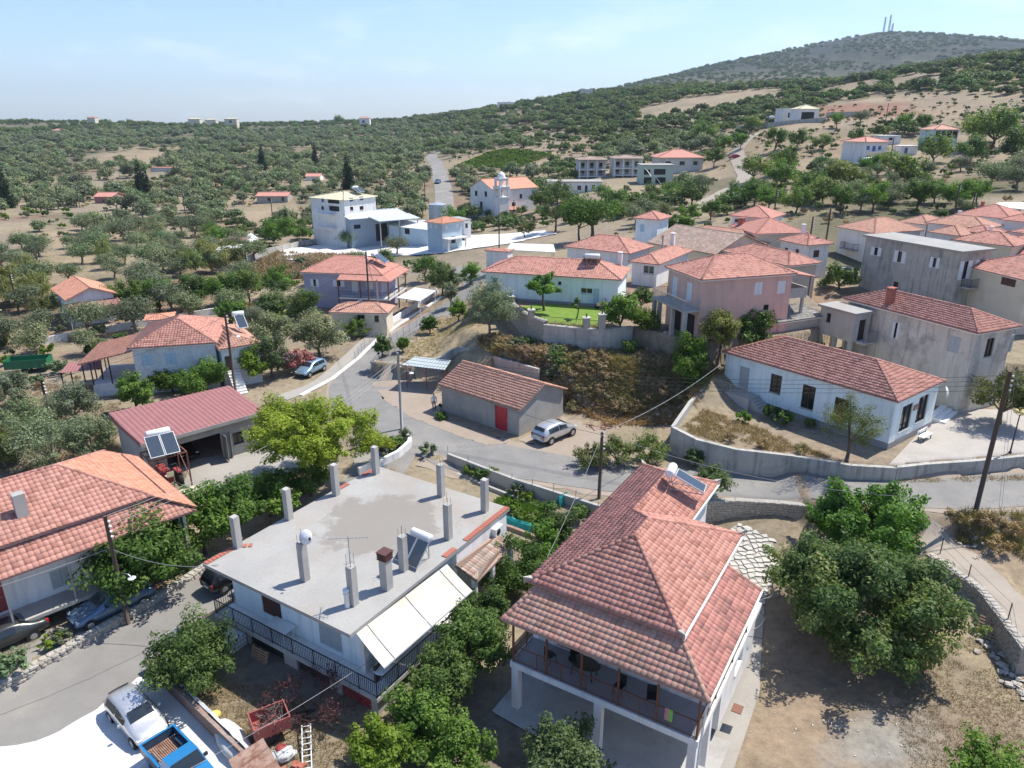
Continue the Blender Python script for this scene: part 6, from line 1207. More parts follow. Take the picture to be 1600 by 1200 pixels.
stone_wall('short dark stone wall behind the tin shelter at the road bend',[W(x,y,0) for x,y in [(581,586),(612,592),(650,592),(690,588)]],[1.6,1.6,1.6,1.6],.45,(.36,.2),1,220,zb=[0] * 4)
SE = [(p.x,p.y) for p in SCHOOL_EDGE]
plain_wall('long streaked concrete retaining wall below the village hall',SE[:6],0,.35,'grey_concrete_wall',ztop=[q[2] + .1 for q in SCHOOL_PX[:6]],sink=3)
plain_wall('low grey plaza wall beside the climbing road',SE[5:],0,.35,'grey_concrete_wall',ztop=[q[2] + .15 for q in SCHOOL_PX[5:]],sink=3,name='plaza_wall')
plain_wall('left return of the concrete wall below the village hall',[SE[0],tuple(W(1078,632,2.2)[:2]),tuple(W(1103,610,2.2)[:2])],0,.3,'concrete',ztop=[2.3,2.5,2.6],sink=3,name='side_wall')
plain_wall('grey garden wall running down beside the road past the flat roof',[(p.x,p.y) for p in ROADEDGE[1:5]],0,.25,'concrete',ztop=[.45,.42,.4,.4],sink=2.2,name='garden_wall')
plain_wall('second lower garden wall behind the flat roofed house',[W(x,y,-.8) for x,y in [(690,735),(760,765),(840,795),(890,815)]],0,.2,'concrete',ztop=[-.4,-.4,-.5,-.5],sink=1.2,name='garden_wall')
plain_wall('white rounded kerb wall round the flower bed at the junction',[W(x,y,0) for x,y in [(560,735),(590,725),(622,712),(640,700),(641,690),(630,684)]],[.75,.75,.75,.7,.6,.5],.3,'white_wall',name='bed_wall',sink=.8)
plain_wall('brick wall with draped tarpaulin between forecourt and garden',[W(x,y,-2) for x,y in [(234,1054),(290,1108),(345,1162),(430,1245)]],[1.05] * 4,.22,'brick_wall',name='brick_wall',zb=[-2] * 4)
t = thing('plastic_sheeting','crumpled grey white plastic sheeting on the brick wall','tarpaulin',tuple(W(260,1060,-1))); o = t.location.copy(); b = MB(); pts = []
A0,A1 = W(236,1052,-2),W(425,1240,-2); n = 40
for i in range(n + 1):
 p = A0.lerp(A1,i / n)
 for j in range(4): pts.append((p.x + (.1 + j * .16) * .75 - o.x,p.y + (.1 + j * .16) * .6 - o.y,-.92 + [.05,.03,-.35,-.75][j] + random.uniform(-.05,.07) - o.z))
b.v = pts; b.f = [(i * 4 + j,(i + 1) * 4 + j,(i + 1) * 4 + j + 1,i * 4 + j + 1) for i in range(n) for j in range(3)]; b.build('sheeting','tarp',t)
pz = W(236,1052,-2); plain_wall('short grey board fence beside the dark citrus tree',[W(237,1040,-2),W(262,1018,-2),W(282,1000,-2)],[1.2,1.1,1.0],.05,'grey_sheet',name='board_fence',cat='fence',zb=[-2] * 3)
plain_wall('pale kerb along the pavement by the light blue car',[W(x,y,0) for x,y in [(470,618),(520,592),(560,560),(590,530),(625,505),(655,487),(690,470)]],.14,.4,'white_slab',name='pavement_kerb',cat='kerb')
ribbon('pavement',[W(x,y,0) for x,y in [(440,622),(500,598),(545,560),(580,527),(620,500),(650,484)]],1.8,'yard_concrete',.06,.8)
plain_wall('low white wall with railings in front of the plane trees',[W(x,y,0) for x,y in [(60,530),(150,515),(260,500),(330,490),(380,488)]],.9,.25,'white_wall',name='boundary_wall')
plain_wall('pale road wall in front of the lilac house',[W(x,y,0) for x,y in [(610,505),(650,480),(685,462)]],.8,.25,'white_wall',name='boundary_wall')
plain_wall('old wall along the embankment left of the white yard',[W(x,y,0) for x,y in [(375,412),(420,392),(470,378),(505,372)]],1.2,.3,'grey_concrete_wall',name='boundary_wall')
# lawn pillars and railing
for k,i in enumerate((1,3,5.4,6)):
 p = LAWN[int(i)].lerp(LAWN[min(6,int(i) + 1)],i % 1); t = thing('gate_pillar',['stone pillar, farthest left on the lawn terrace wall','stone pillar, second from left on the lawn terrace wall','stone pillar, third from left on the lawn terrace wall','tallest stone pillar at the right end of the lawn'][k],'pillar',(p.x,p.y + .1,6.4),.2,'lawn terrace pillars'); w = .3; hh = 1.25 if k < 3 else 1.7; b = MB(); b.box(-w,-w,-.3,w,w,hh); b.build('pier','stone',t); b = MB(); b.box(-w - .08,-w - .08,hh,w + .08,w + .08,hh + .1); b.build('cap','flagstone',t); b = MB(); b.lathe([(0,hh + .1),(.08,hh + .1),(.05,hh + .3),(.1,hh + .42),(0,hh + .52)],10); b.build('lamp','dark_metal',t)
rt = thing('lawn_railing','low black railing along the edge of the green lawn','railing',(0,0,0)); railing(rt,[Vector((p.x,p.y + .1,6.72)) for p in LAWN[1:]],.75,.2,'dark_metal',.008)
WF = 'wire fences'
fence('thin wire fence on the garden wall beside the main road',[(p.x,p.y) for p in ROADEDGE[1:5]],1.0,1.8,lift=.4,group=WF,wires=3); fence('wire fence on the retaining wall below the village hall',SE[:6],1.0,2.6,lift=.3,group=WF,wires=3)
fence('wire fence along the bend beside the dry grass plot',[W(x,y,0) for x,y in [(584,580),(600,552),(640,520),(690,488)]],1.4,2.2,group=WF,mesh=True); fence('wire fence across the sandy yard left of the carport',[G(*p) for p in ((30,600),(60,598),(90,600),(120,620),(150,640))],1.1,2.2,group=WF)
fence('wire fence beside the bed under the olive by the pavement',[W(x,y,0) for x,y in [(555,566),(570,545),(600,520)]],1.3,1.6,m='grey_metal',group=WF,mesh=True); fence('rusty posts and wire along the dirt path wall',[W(x,y,-.6) for x,y in [(1430,830),(1512,905),(1574,970),(1600,1010)]],1.2,2.6,m='dark_metal',group=WF,wires=2)
# ------------------------------------------------------------------ poles, lamps, wires
POLES = {}
def pole(key,label,px,py,h,lamp=None,m='pole_wood',arms=1,z=None,r=.14,rack=True):
 p = G(px,py) if z is None else W(px,py,z); t = thing('utility_pole',label,'pole',(p.x,p.y,p.z),0,'utility poles'); b = MB(); b.tube([(0,0,-.6),(0,0,h * .5),(0,0,h)],[r,r * .88,r * .72],9); b.build('shaft',m,t,True)
 if rack:
  for k in range(4): b = MB(); b.lathe([(0,0),(.05,0),(.07,.04),(.04,.08),(.07,.12),(0,.14)],8,(r * .9,-.05,h - .3 - k * .32),'x'); b.build('insulator','white_plastic',t)
 if lamp:
  d = Vector((lamp[0],lamp[1],0)).normalized(); b = MB(); zl = lamp[2]; pts = [Vector((0,0,zl)) + d * .1,Vector((0,0,zl + .35)) + d * .5,Vector((0,0,zl + .4)) + d * .9,Vector((0,0,zl + .25)) + d * 1.15]; b.tube(pts,.03,6); b.build('lamp_arm','grey_metal',t); b = MB(); b.lathe([(.03,.1),(.08,.06),(.22,-.02),(.2,-.05),(0,-.05)],12,tuple(pts[-1])); b.build('lamp_shade','white_plastic',t)
 POLES[key] = Vector((p.x,p.y,p.z + h)); return t
pole('a','wooden pole with lamp rising from the lane wall, nearest on the left',201,976,7.2,(.9,-.4,3.3)); pole('b','grey concrete pole with bracket lamp at the junction',628,671,7.2,(1,-.2,5.2),'concrete'); pole('c','slim dark pole beside the garden wall below the shed',936,779,5.3); pole('d','tall leaning brown pole at the road right of the hall',1524,800,10.2,r=.17)
pole('e','dark pole standing by the whitewashed house stair',369,617,8.5,(1,-.3,6.0)); pole('f','old pole standing among olive trees left of the garage',80,660,4.2); pole('g','tall dark pole at the roadside before the lilac house',580,517,10.5); pole('h','shorter steel pole just right of the tall roadside pole',593,511,6.5,m='grey_metal',rack=False)
for k,(x,y,h,lb) in enumerate(((1205,372,8,'dark leaning pole behind the broad pyramid roof'),(1283,428,9,'left of two dark poles before the blue door house'),(1260,415,7,'dark pole beside the stone house behind the pink house'),(1487,352,7,'dark pole among the far red village roofs'),(1512,357,6,'pole just right of the dark village roof pole'),(1390,255,7,'pole rising above the parked white van'),(1382,200,8,'hillside pole below the red earth heap'),(596,325,9,'pole behind the warehouse roof'),(665,330,9,'pole beside the far road above the tank'),(780,395,7,'pole with dark box behind the lawn house'),(125,325,7,'pole in front of the pink hut in the grove'),(291,342,8,'pole beside the bare poplar in the grove'),(427,350,7,'pole in the field left of the warehouse'),(30,490,6,'leaning pole among reeds at the left edge'),(803,350,6,'pole in front of the church porch'),(390,450,6,'pole among the plane trees'))): pole('m%d' % k,lb,x,y,h)
p = G(1578,708); t = thing('street_lamp','black lamp post with cluster of amber globes on the plaza','lamp',(p.x,p.y,p.z)); b = MB(); b.lathe([(.12,0),(.12,.1),(.06,.2),(.05,1.2),(.04,3.2)],10); b.build('post','dark_metal',t)
for a in range(3): b = MB(); x,y = .28 * math.cos(a * 2.1 + .3),.28 * math.sin(a * 2.1 + .3); b.lathe([(0,-.19),(.12,-.15),(.19,0),(.13,.14),(0,.19)],12,(x,y,3.45)); b.build('globe','globe',t,True)
b = MB()
for a in range(3): b.beam((0,0,3.15),(.28 * math.cos(a * 2.1 + .3),.28 * math.sin(a * 2.1 + .3),3.28),.03,.03)
b.build('bracket','dark_metal',t)
def wire(label,a,c,sag=.6,r=.014,m='wire'):
 a = Vector(a); c = Vector(c); b = MB(); n = 14; pts = [a.lerp(c,k / n) - Vector((0,0,sag * 4 * (k / n) * (1 - k / n))) - a for k in range(n + 1)]; b.tube(pts,r,4,False); o = b.build('power_line',m); o.location = a; tag(o,label,'cable','overhead power lines')
P = POLES; U = lambda k: Vector((0,0,k))
for k in range(4): wire('one of four parallel wires crossing in front of the village hall',P['d'] - U(.25 + .33 * k),P['b'] - U(.2 + .3 * k),1.1)
for k in range(3): wire('one of the parallel wires leaving the tall leaning pole to the right',P['d'] - U(.25 + .33 * k),P['d'] + Vector((28,6,.5 - .33 * k)),.5)
wire('thick cable from the slim pole up to the terrace trees',P['c'],W(1125,570,6.5),.5,.022,'wire_light'); wire('cable from the slim pole to the porch house roof',P['c'] - U(.15),PH.w(15,PHY - 1,4.9),.4,.014,'wire_light'); wire('cable from the slim pole down over the porch roof',P['c'] - U(.1),PH.w(4,PHY - .3,4.8),.3,.014,'wire_light'); wire('cable from the slim pole to the right over the patio trees',P['c'] - U(.05),Vector((24,40,4.0)),.8,.016,'wire_light'); wire('cable from the junction pole to the slim pole',P['b'] - U(.5),P['c'] - U(.2),.8)
for k in range(3): wire('one of three wires from the junction pole over the yellow pine',P['b'] - U(.3 + .35 * k),P['a'] + Vector((0,0,.0 - .3 * k)),1.3,.013,'wire_light')
wire('cable from the lane pole off to the lower left',P['a'] - U(2.0),Vector((-34,27.5,3.2)),.4,.018,'wire_light'); wire('cable from the lane pole to the flat roof',P['a'] - U(2.1),FH.w(.3,FHY - 1,3.1),.5,.018,'wire_light'); wire('cable low over the garden from the flat roofed house balcony',FH.w(4,-1.2,1.5),Vector((-13.5,22.0,1.2)),.3,.014,'wire_light')
for k in range(2): wire('one of two wires from the stair pole to the roadside pole',P['e'] - U(.2 + .3 * k),P['g'] - U(.3 + .4 * k),.9); wire('one of two wires from the roadside pole to the junction pole',P['g'] - U(.3 + .3 * k),P['b'] - U(.2 + .3 * k),.9)
wire('wire from the stair pole to the grove pole',P['e'] - U(.3),P['f'],.8); wire('wire linking the two dark poles before the blue door house',P['m1'],P['m2'],.3)
for k in range(2): wire('one of two wires hanging down beside the leaning pole',P['d'] + Vector((.15 + .25 * k,0,-.5)),W(1560 + 4 * k,805,.4),0,.012,'wire_light')
# ------------------------------------------------------------------ cars
def car(label,px,py,heading,paint,kind='hatch',z=None,scale=1.0,loc=None,group=None,name='car',cat='car',cab=None):
 """body lofted along its length; heading in degrees in plan, x forwards"""
 # stations: x, sill z, belt z, top z, half width at belt, half width at top
 S = {'hatch': [(-1.92,.42,.72,.80,.66,.60),(-1.84,.26,.86,1.02,.78,.60),(-1.60,.20,.93,1.36,.82,.60),(-1.1,.20,.92,1.44,.83,.62),(-.3,.20,.91,1.46,.83,.62),(.35,.20,.90,1.40,.83,.60),(.95,.20,.89,.98,.82,.70),(1.4,.20,.80,.86,.80,.66),(1.78,.24,.66,.72,.74,.58),(1.92,.36,.52,.55,.62,.5)],
         'suv': [(-2.12,.45,.85,.98,.74,.66),(-2.05,.30,1.02,1.18,.86,.66),(-1.72,.24,1.06,1.54,.90,.66),(-1.1,.24,1.04,1.64,.91,.68),(-.2,.24,1.02,1.66,.91,.68),(.5,.24,1.0,1.58,.91,.66),(1.1,.24,.99,1.10,.90,.76),(1.6,.24,.94,1.0,.88,.72),(2.0,.28,.78,.84,.82,.64),(2.14,.42,.6,.64,.7,.55)],
         'sedan': [(-2.3,.45,.72,.80,.70,.62),(-2.2,.28,.90,.98,.82,.68),(-1.55,.22,.93,1.0,.86,.68),(-.95,.22,.92,1.36,.87,.62),(-.2,.22,.91,1.42,.87,.63),(.4,.22,.90,1.38,.87,.61),(1.0,.22,.89,.97,.86,.72),(1.6,.22,.82,.88,.85,.70),(2.1,.26,.70,.75,.80,.62),(2.25,.4,.55,.58,.7,.55)],
         'van': [(-2.5,.42,1.0,1.9,.9,.8),(-2.45,.3,1.1,2.2,.95,.85),(-1.0,.3,1.1,2.3,.97,.87),(.6,.3,1.1,2.3,.97,.87),(1.3,.3,1.1,2.1,.96,.8),(1.9,.3,1.08,1.25,.94,.76),(2.3,.3,.9,.98,.9,.7),(2.5,.4,.6,.65,.8,.6)]}[kind]
 if loc is None: p = G(px,py) if z is None else W(px,py,z)
 else: p = Vector(loc)
 t = thing(name,label,cat,(p.x,p.y,p.z),rad(heading),group); t.scale = (scale,) * 3; b = MB(); R = 11; xs = [s[0] for s in S]
 def ring(s):
  x,z0,zb,zt,wb,wt = s; return [(x,-wb * .96,z0),(x,-wb * 1.01,(z0 + zb) * .5),(x,-wb,zb),(x,-(wt + (wb - wt) * .06),zt - (zt - zb) * .14),(x,-wt * .86,zt),(x,0,zt + .03),(x,wt * .86,zt),(x,wt + (wb - wt) * .06,zt - (zt - zb) * .14),(x,wb,zb),(x,wb * 1.01,(z0 + zb) * .5),(x,wb * .96,z0)]
 rings = [ring(s) for s in S]; b.v = [v for r in rings for v in r]
 for i in range(len(S) - 1):
  for j in range(R - 1): a = i * R + j; b.f.append((a,a + 1,a + R + 1,a + R))
  b.f.append((i * R + R - 1,i * R,i * R + R,i * R + 2 * R - 1))
 b.f.append(tuple(range(R))); b.f.append(tuple(range(len(S) * R - 1,(len(S) - 1) * R - 1,-1))); o = b.build('body',paint,t,True); md = o.modifiers.new('sub','SUBSURF'); md.levels = md.render_levels = 1
 # glass: quads laid just outside the loft
 def pt(i,f,j,g,off=.012):
  i2 = min(i + 1,len(S) - 1); p0 = Vector(rings[i][j]).lerp(Vector(rings[i][j + 1]),g); p1 = Vector(rings[i2][j]).lerp(Vector(rings[i2][j + 1]),g); q = p0.lerp(p1,f); n = Vector((0,q.y,max(0,q.z - .8))).normalized() * off; return q + n
 roof_i = [k for k,s in enumerate(S) if s[3] - s[2] > .3]; a,e = roof_i[0],roof_i[-1]; mid = (a + e) // 2
 for sj in (2,7):
  for (i0,f0,i1,f1) in ((a,.35,mid,.85),(mid,.95,e,.35)):
   q = [pt(i0,f0,sj,.12),pt(i1,f1,sj,.12),pt(i1,f1,sj,.86),pt(i0,f0,sj,.86)]; g = MB(); g.poly([tuple(v) for v in (q if sj == 2 else q[::-1])]); g.build('side_window','car_glass',t)
 def screen(i0,i1,nm,f0,f1,lift):
  A = Vector(rings[i0][5]); B = Vector(rings[i1][5]); wA,wB = S[i0][5] * .86,S[i1][5] * .86; A2 = A.lerp(B,f0); B2 = A.lerp(B,f1); wa = wA + (wB - wA) * f0; wb2 = wA + (wB - wA) * f1; n = Vector((math.copysign(.6,B.x - A.x if B.z < A.z else A.x - B.x),0,.8)) * lift
  g = MB(); g.poly([tuple(A2 + Vector((0,-wa * .96,-.02)) + n),tuple(A2 + Vector((0,0,0)) + n),tuple(A2 + Vector((0,wa * .96,-.02)) + n),tuple(B2 + Vector((0,wb2 * .96,-.02)) + n),tuple(B2 + n),tuple(B2 + Vector((0,-wb2 * .96,-.02)) + n)]); g.build(nm,'car_glass',t)
 screen(e,e + 1,'windscreen',.1,.88,.035)
 if kind != 'van': screen(a,a - 1,'rear_window',.1,.8,.03)
 wb_ = (xs[-1] - xs[0]) * .32; rw = .30 if kind in ('hatch','sedan') else .35
 for sx in (-1,1):
  for sy in (-1,1):
   w = MB(); yy = sy * (S[3][4] - .09); w.lathe([(0,-.1),(rw * .7,-.1),(rw,-.07),(rw,.07),(rw * .7,.1),(0,.1)],16,(sx * wb_ + .05,yy,rw),'y'); wo_ = w.build('wheel','rubber',t); h = MB(); h.lathe([(0,sy * .115),(rw * .55,sy * .112),(rw * .62,sy * .10)],12,(sx * wb_ + .05,yy,rw),'y'); h.build('rim','hubcap',wo_)
   ar = MB(); ar.lathe([(0,0),(rw * 1.18,0)],18,(sx * wb_ + .05,sy * (S[3][4] + .006),rw + .02),'y'); ar.build('wheel_arch','rubber',t)
 for sy in (-1,1):
  x0,zz = xs[0] + .05,S[1][2] - .1; g = MB(); g.box(x0 - .05,sy * S[1][4] * .80 - .09,zz - .12,x0 + .1,sy * S[1][4] * .80 + .09,zz + .1); g.build('tail_light','tail_light',t)
  g = MB(); x1 = xs[-2]; g.box(x1 - .12,sy * S[-2][4] * .8 - .13,S[-2][2] - .1,x1 + .06,sy * S[-2][4] * .8 + .1,S[-2][2] + .02); g.build('headlight','head_light',t)
  g = MB(); xm = S[e][0] + .15; g.box(xm - .06,sy * (S[e][4] + .03) - .0,S[e][2] - .0,xm + .06,sy * (S[e][4] + .18),S[e][2] + .13); g.build('mirror',paint,t)
 g = MB(); g.box(xs[0] - .02,-.25,.5,xs[0] + .02,.25,.6); g.build('number_plate','white_paint',t)
 g = MB(); g.box(xs[-1] - .02,-S[-1][4] * .9,.32,xs[-1] + .03,S[-1][4] * .9,.44); g.build('bumper','dark_metal',t); return t
def heading(a,b_,z): p = W(*a,z); q = W(*b_,z); return math.degrees(math.atan2(q.y - p.y,q.x - p.x))
car('silver SUV parked beside the grey shed',866,684,heading((858.5,692),(891,678),0),'silver_paint','suv',z=0.03)
car('light blue hatchback parked by the pink oleander',487,583,heading((512,572),(470,592),0),'light_blue_paint','hatch',z=0.05)
car('silver three door hatchback on the white forecourt',216,1133,heading((175,1125),(210,1166),-2),'silver_paint','hatch',z=-1.96)
car('old steel blue sedan under the mulberry tree by the lane',178,955,heading((215,938),(140,972),-1.3),'steel_blue_paint','sedan',z=-1.3)
car('dark grey sedan at the left edge below the terrace',2,1010,heading((-40,1030),(45,993),-1.3) + 180,'dark_grey_paint','sedan',z=-1.3)
car('black car parked on the lane behind the balcony corner',362,905,52,'black_paint','hatch',loc=(-17.4,38.6,h1(-17.4,38.6) + .08))
car('dark car inside the open garage bay',320,690,0,'black_paint','hatch',loc=tuple(GA.w(3.6,3.2,-.48)))
bpy.data.objects['car.006' if 'car.006' in bpy.data.objects else 'car'].rotation_euler = (0,0,GA.a - PI / 2)
car('dark blue car driving down the far road',684,287,-95,'steel_blue_paint','suv'); car('dark car parked before the warehouse gate',610,372,10,'dark_grey_paint','sedan'); car('red car parked on the dry slope',1147,248,170,'car_red','hatch'); car('white van in front of the hillside house',1352,259,185,'white_paint','van',name='van',cat='van')
car('grey car beside the blue door house',1318,432,20,'dark_grey_paint','hatch'); car('white pickup like car on the terrace of the new house',1207,187,5,'white_paint','suv')
# blue pickup, seen from its bed
def pickup():
 p0 = W(245,1149,-.85); q = W(278,1184,-.85) - p0; q.normalize(); p = p0 + q * 1.78 * .96; t = thing('pickup_truck','bright blue pickup with rusty ribbed bed on the forecourt','pickup',(p.x,p.y,-1.91),math.atan2(q.y,q.x)); t.scale = (.96,) * 3
 b = MB(); b.box(-1.7,-.8,.45,2.3,.8,.6); b.build('chassis','dark_metal',t)
 b = MB(); b.box(-1.74,-.84,.6,.15,-.78,1.12); b.box(-1.74,.78,.6,.15,.84,1.12); b.box(-1.78,-.84,.6,-1.72,.84,1.12); b.box(.09,-.78,.6,.15,.78,1.15); b.build('bed_sides','truck_dark',t)
 b = MB(); b.box(-1.8,-.87,1.12,.17,-.76,1.16); b.box(-1.8,.76,1.12,.17,.87,1.16); b.box(-1.81,-.76,1.12,-1.7,.76,1.16); b.build('bed_rail','truck_blue',t)
 for k in range(16): b = MB(); y = -.75 + k * .094; b.box(-1.71,y,.61,.08,y + .06,.645); b.build('bed_rib','rust_sheet',t)
 for s in (-1,1): b = MB(); b.box(-1.2,s * .78 - (.22 if s > 0 else 0),.646,-.55,s * .78 + (.22 if s < 0 else 0),.88); b.build('wheel_box','truck_dark',t)
 b = MB(); R = [(.2,.6,.0),(.2,1.1,0),(.3,1.62,1),(.95,1.66,1),(1.45,1.1,0),(2.25,.95,0),(2.35,.6,0)]; v = []
 for y,k in ((-.82,0),(.82,1)): v += [(x,y * (.84 if q else 1),z) for x,z,q in R]
 n = len(R); b.v = v; b.f = [tuple(range(n)),tuple(range(2 * n - 1,n - 1,-1))] + [(k,n + k,n + (k + 1) % n,(k + 1) % n) for k in range(n)]; b.build('cab','truck_blue',t)
 b = MB(); b.poly([(1.0,-.64,1.62),(1.42,-.74,1.16),(1.42,.74,1.16),(1.0,.64,1.62)]); b.v = [(x + .02,y,z + .02) for x,y,z in b.v]; b.build('windscreen','car_glass',t); b = MB(); b.poly([(.2,-.66,1.15),(.27,-.62,1.55),(.27,.62,1.55),(.2,.66,1.15)]); b.v = [(x - .01,y,z) for x,y,z in b.v]; b.build('rear_window','car_glass',t)
 for sx in (-.9,1.6):
  for sy in (-1,1): w = MB(); w.lathe([(0,-.1),(.22,-.1),(.31,-.07),(.31,.07),(.22,.1),(0,.1)],14,(sx,sy * .74,.31),'y'); w.build('wheel','rubber',t)
 for sy in (-1,1): g = MB(); g.box(1.1,sy * .84 - .02,1.12,1.2,sy * .84 + .16 * sy,1.28); g.build('mirror','dark_metal',t)
flat('truck_dark',(.03,.07,.12),.4); pickup()
def tractor(label,loc,hd,s=1.0):
 t = thing('tractor',label,'tractor',loc,hd); t.scale = (s,) * 3; b = MB(); b.box(.1,-.28,.75,1.6,.28,1.25); b.box(-.6,-.22,.6,.1,.22,.95); b.build('body','dull_red',t); b = MB(); b.box(1.6,-.26,.78,1.64,.26,1.2); b.build('grille','dark_metal',t)
 b = MB(); b.box(-.65,-.25,.98,-.2,.25,1.06); b.box(-.72,-.25,1.06,-.65,.25,1.45); b.build('seat','cream_paint',t); b = MB(); b.tube([(.1,0,1.2),(-.05,0,1.5)],.025,6); b.lathe([(.2,0),(.22,.02),(.2,.04)],14,(-.06,0,1.5)); b.build('steering_wheel','dark_metal',t)
 for sy in (-1,1):
  w = MB(); w.lathe([(0,-.16),(.4,-.16),(.62,-.13),(.65,0),(.62,.13),(.4,.16),(0,.16)],18,(-.45,sy * .62,.65),'y'); r = w.build('rear_wheel','rubber',t); w = MB(); w.lathe([(0,sy * .17),(.33,sy * .165)],12,(-.45,sy * .62,.65),'y'); w.build('rim','cream_paint',r); w = MB(); w.lathe([(0,-.1),(.22,-.1),(.36,-.07),(.36,.07),(.22,.1),(0,.1)],16,(1.25,sy * .5,.36),'y'); w.build('front_wheel','rubber',t); f = MB(); f.box(-.95,sy * .62 - .18,1.28,.1,sy * .62 + .18,1.33); f.build('fender','dull_red',t)
 b = MB(); b.tube([(-.7,-.5,1.3),(-.75,-.5,2.0),(-.75,.5,2.0),(-.7,.5,1.3)],.035,6); b.build('roll_bar','dark_metal',t); b = MB(); b.tube([(1.1,.2,1.25),(1.1,.2,1.8)],.035,6); b.build('exhaust','dark_metal',t); return t
tr = tractor('red tractor under the rusty steel stand with solar panels',GA.w(.7,-1.9,-.5),GA.a + PI / 2,1.05)
m_ = thing('mower_deck','cream coloured mower deck behind the red tractor','mower',GA.w(.9,-4.2,-.5),GA.a + .1); b = MB(); b.prism([(-.8,-.5),(.8,-.5),(1.0,-.2),(1.0,.35),(-1.0,.35),(-1.0,-.2)],.15,.4); b.build('deck','cream_paint',m_); b = MB(); b.beam((-.5,.3,.4),(0,1.2,.8),.07,.07); b.beam((.5,.3,.4),(0,1.2,.8),.07,.07); b.build('hitch','dark_metal',m_)
for s in (-1,1): w = MB(); w.lathe([(0,-.07),(.18,-.07),(.18,.07),(0,.07)],12,(s * .7,-.55,.18),'x'); w.build('wheel','rubber',m_)
tractor('small tractor by the blue house at the yard end',tuple(W(721,380,.4)),2.8,1.0)
def box_trailer(label,p,hd,L_,Wd,Hh,m,rib=True,hub='rubber'):
 t = thing('box_trailer',label,'trailer',p,hd); b = MB(); b.box(-L_ / 2,-Wd / 2,.62,L_ / 2,Wd / 2,.7); b.build('floor',m,t)
 for nm,q in (('side_board',(-L_ / 2,-Wd / 2,.7,L_ / 2,-Wd / 2 + .05,.7 + Hh)),('side_board',(-L_ / 2,Wd / 2 - .05,.7,L_ / 2,Wd / 2,.7 + Hh)),('end_board',(-L_ / 2,-Wd / 2 + .05,.7,-L_ / 2 + .05,Wd / 2 - .05,.7 + Hh)),('end_board',(L_ / 2 - .05,-Wd / 2 + .05,.7,L_ / 2,Wd / 2 - .05,.7 + Hh))): b = MB(); b.box(*q); b.build(nm,m,t)
 b = MB()
 for k in range(6):
  x = -L_ / 2 + .03 + (L_ - .1) * k / 5
  for s in (-1,1): b.box(x,s * Wd / 2 - (.0 if s > 0 else .04),.6,x + .06,s * Wd / 2 + (.04 if s > 0 else .0),.72 + Hh)
 b.build('ribs',m,t); b = MB(); b.beam((L_ / 2,-.3,.6),(L_ / 2 + 1.3,0,.5),.08,.08); b.beam((L_ / 2,.3,.6),(L_ / 2 + 1.3,0,.5),.08,.08); b.build('drawbar','dark_metal',t)
 for s in (-1,1): w = MB(); w.lathe([(0,-.1),(.25,-.1),(.38,-.07),(.38,.07),(.25,.1),(0,.1)],14,(-.2,s * (Wd / 2 - .15),.38),'y'); w.build('wheel',hub,t)
 return t
box_trailer('long green farm trailer on the sandy yard',tuple(G(48,580)),rad(14),4.3,2.0,.9,'green_paint'); rt = box_trailer('small faded red trailer box loaded with dry branches',tuple(G(425,1150)),rad(32),1.7,1.25,.6,'pale_red')
b = MB()
for k in range(40): a = random.random() * 6.3; x,y = random.uniform(-.6,.6),random.uniform(-.4,.4); l = random.uniform(.3,.8); b.tube([(x,y,.75 + random.random() * .4),(x + l * .5 * math.cos(a),y + l * .5 * math.sin(a),1.0 + random.random() * .5),(x + l * math.cos(a),y + l * math.sin(a),1.1 + random.random() * .5)],.012,4,False)
o = b.build('dry_branches','bark_grey'); o.location = rt.location; o.rotation_euler = rt.rotation_euler; tag(o,'tangle of dry grey branches in the small red trailer','branches')
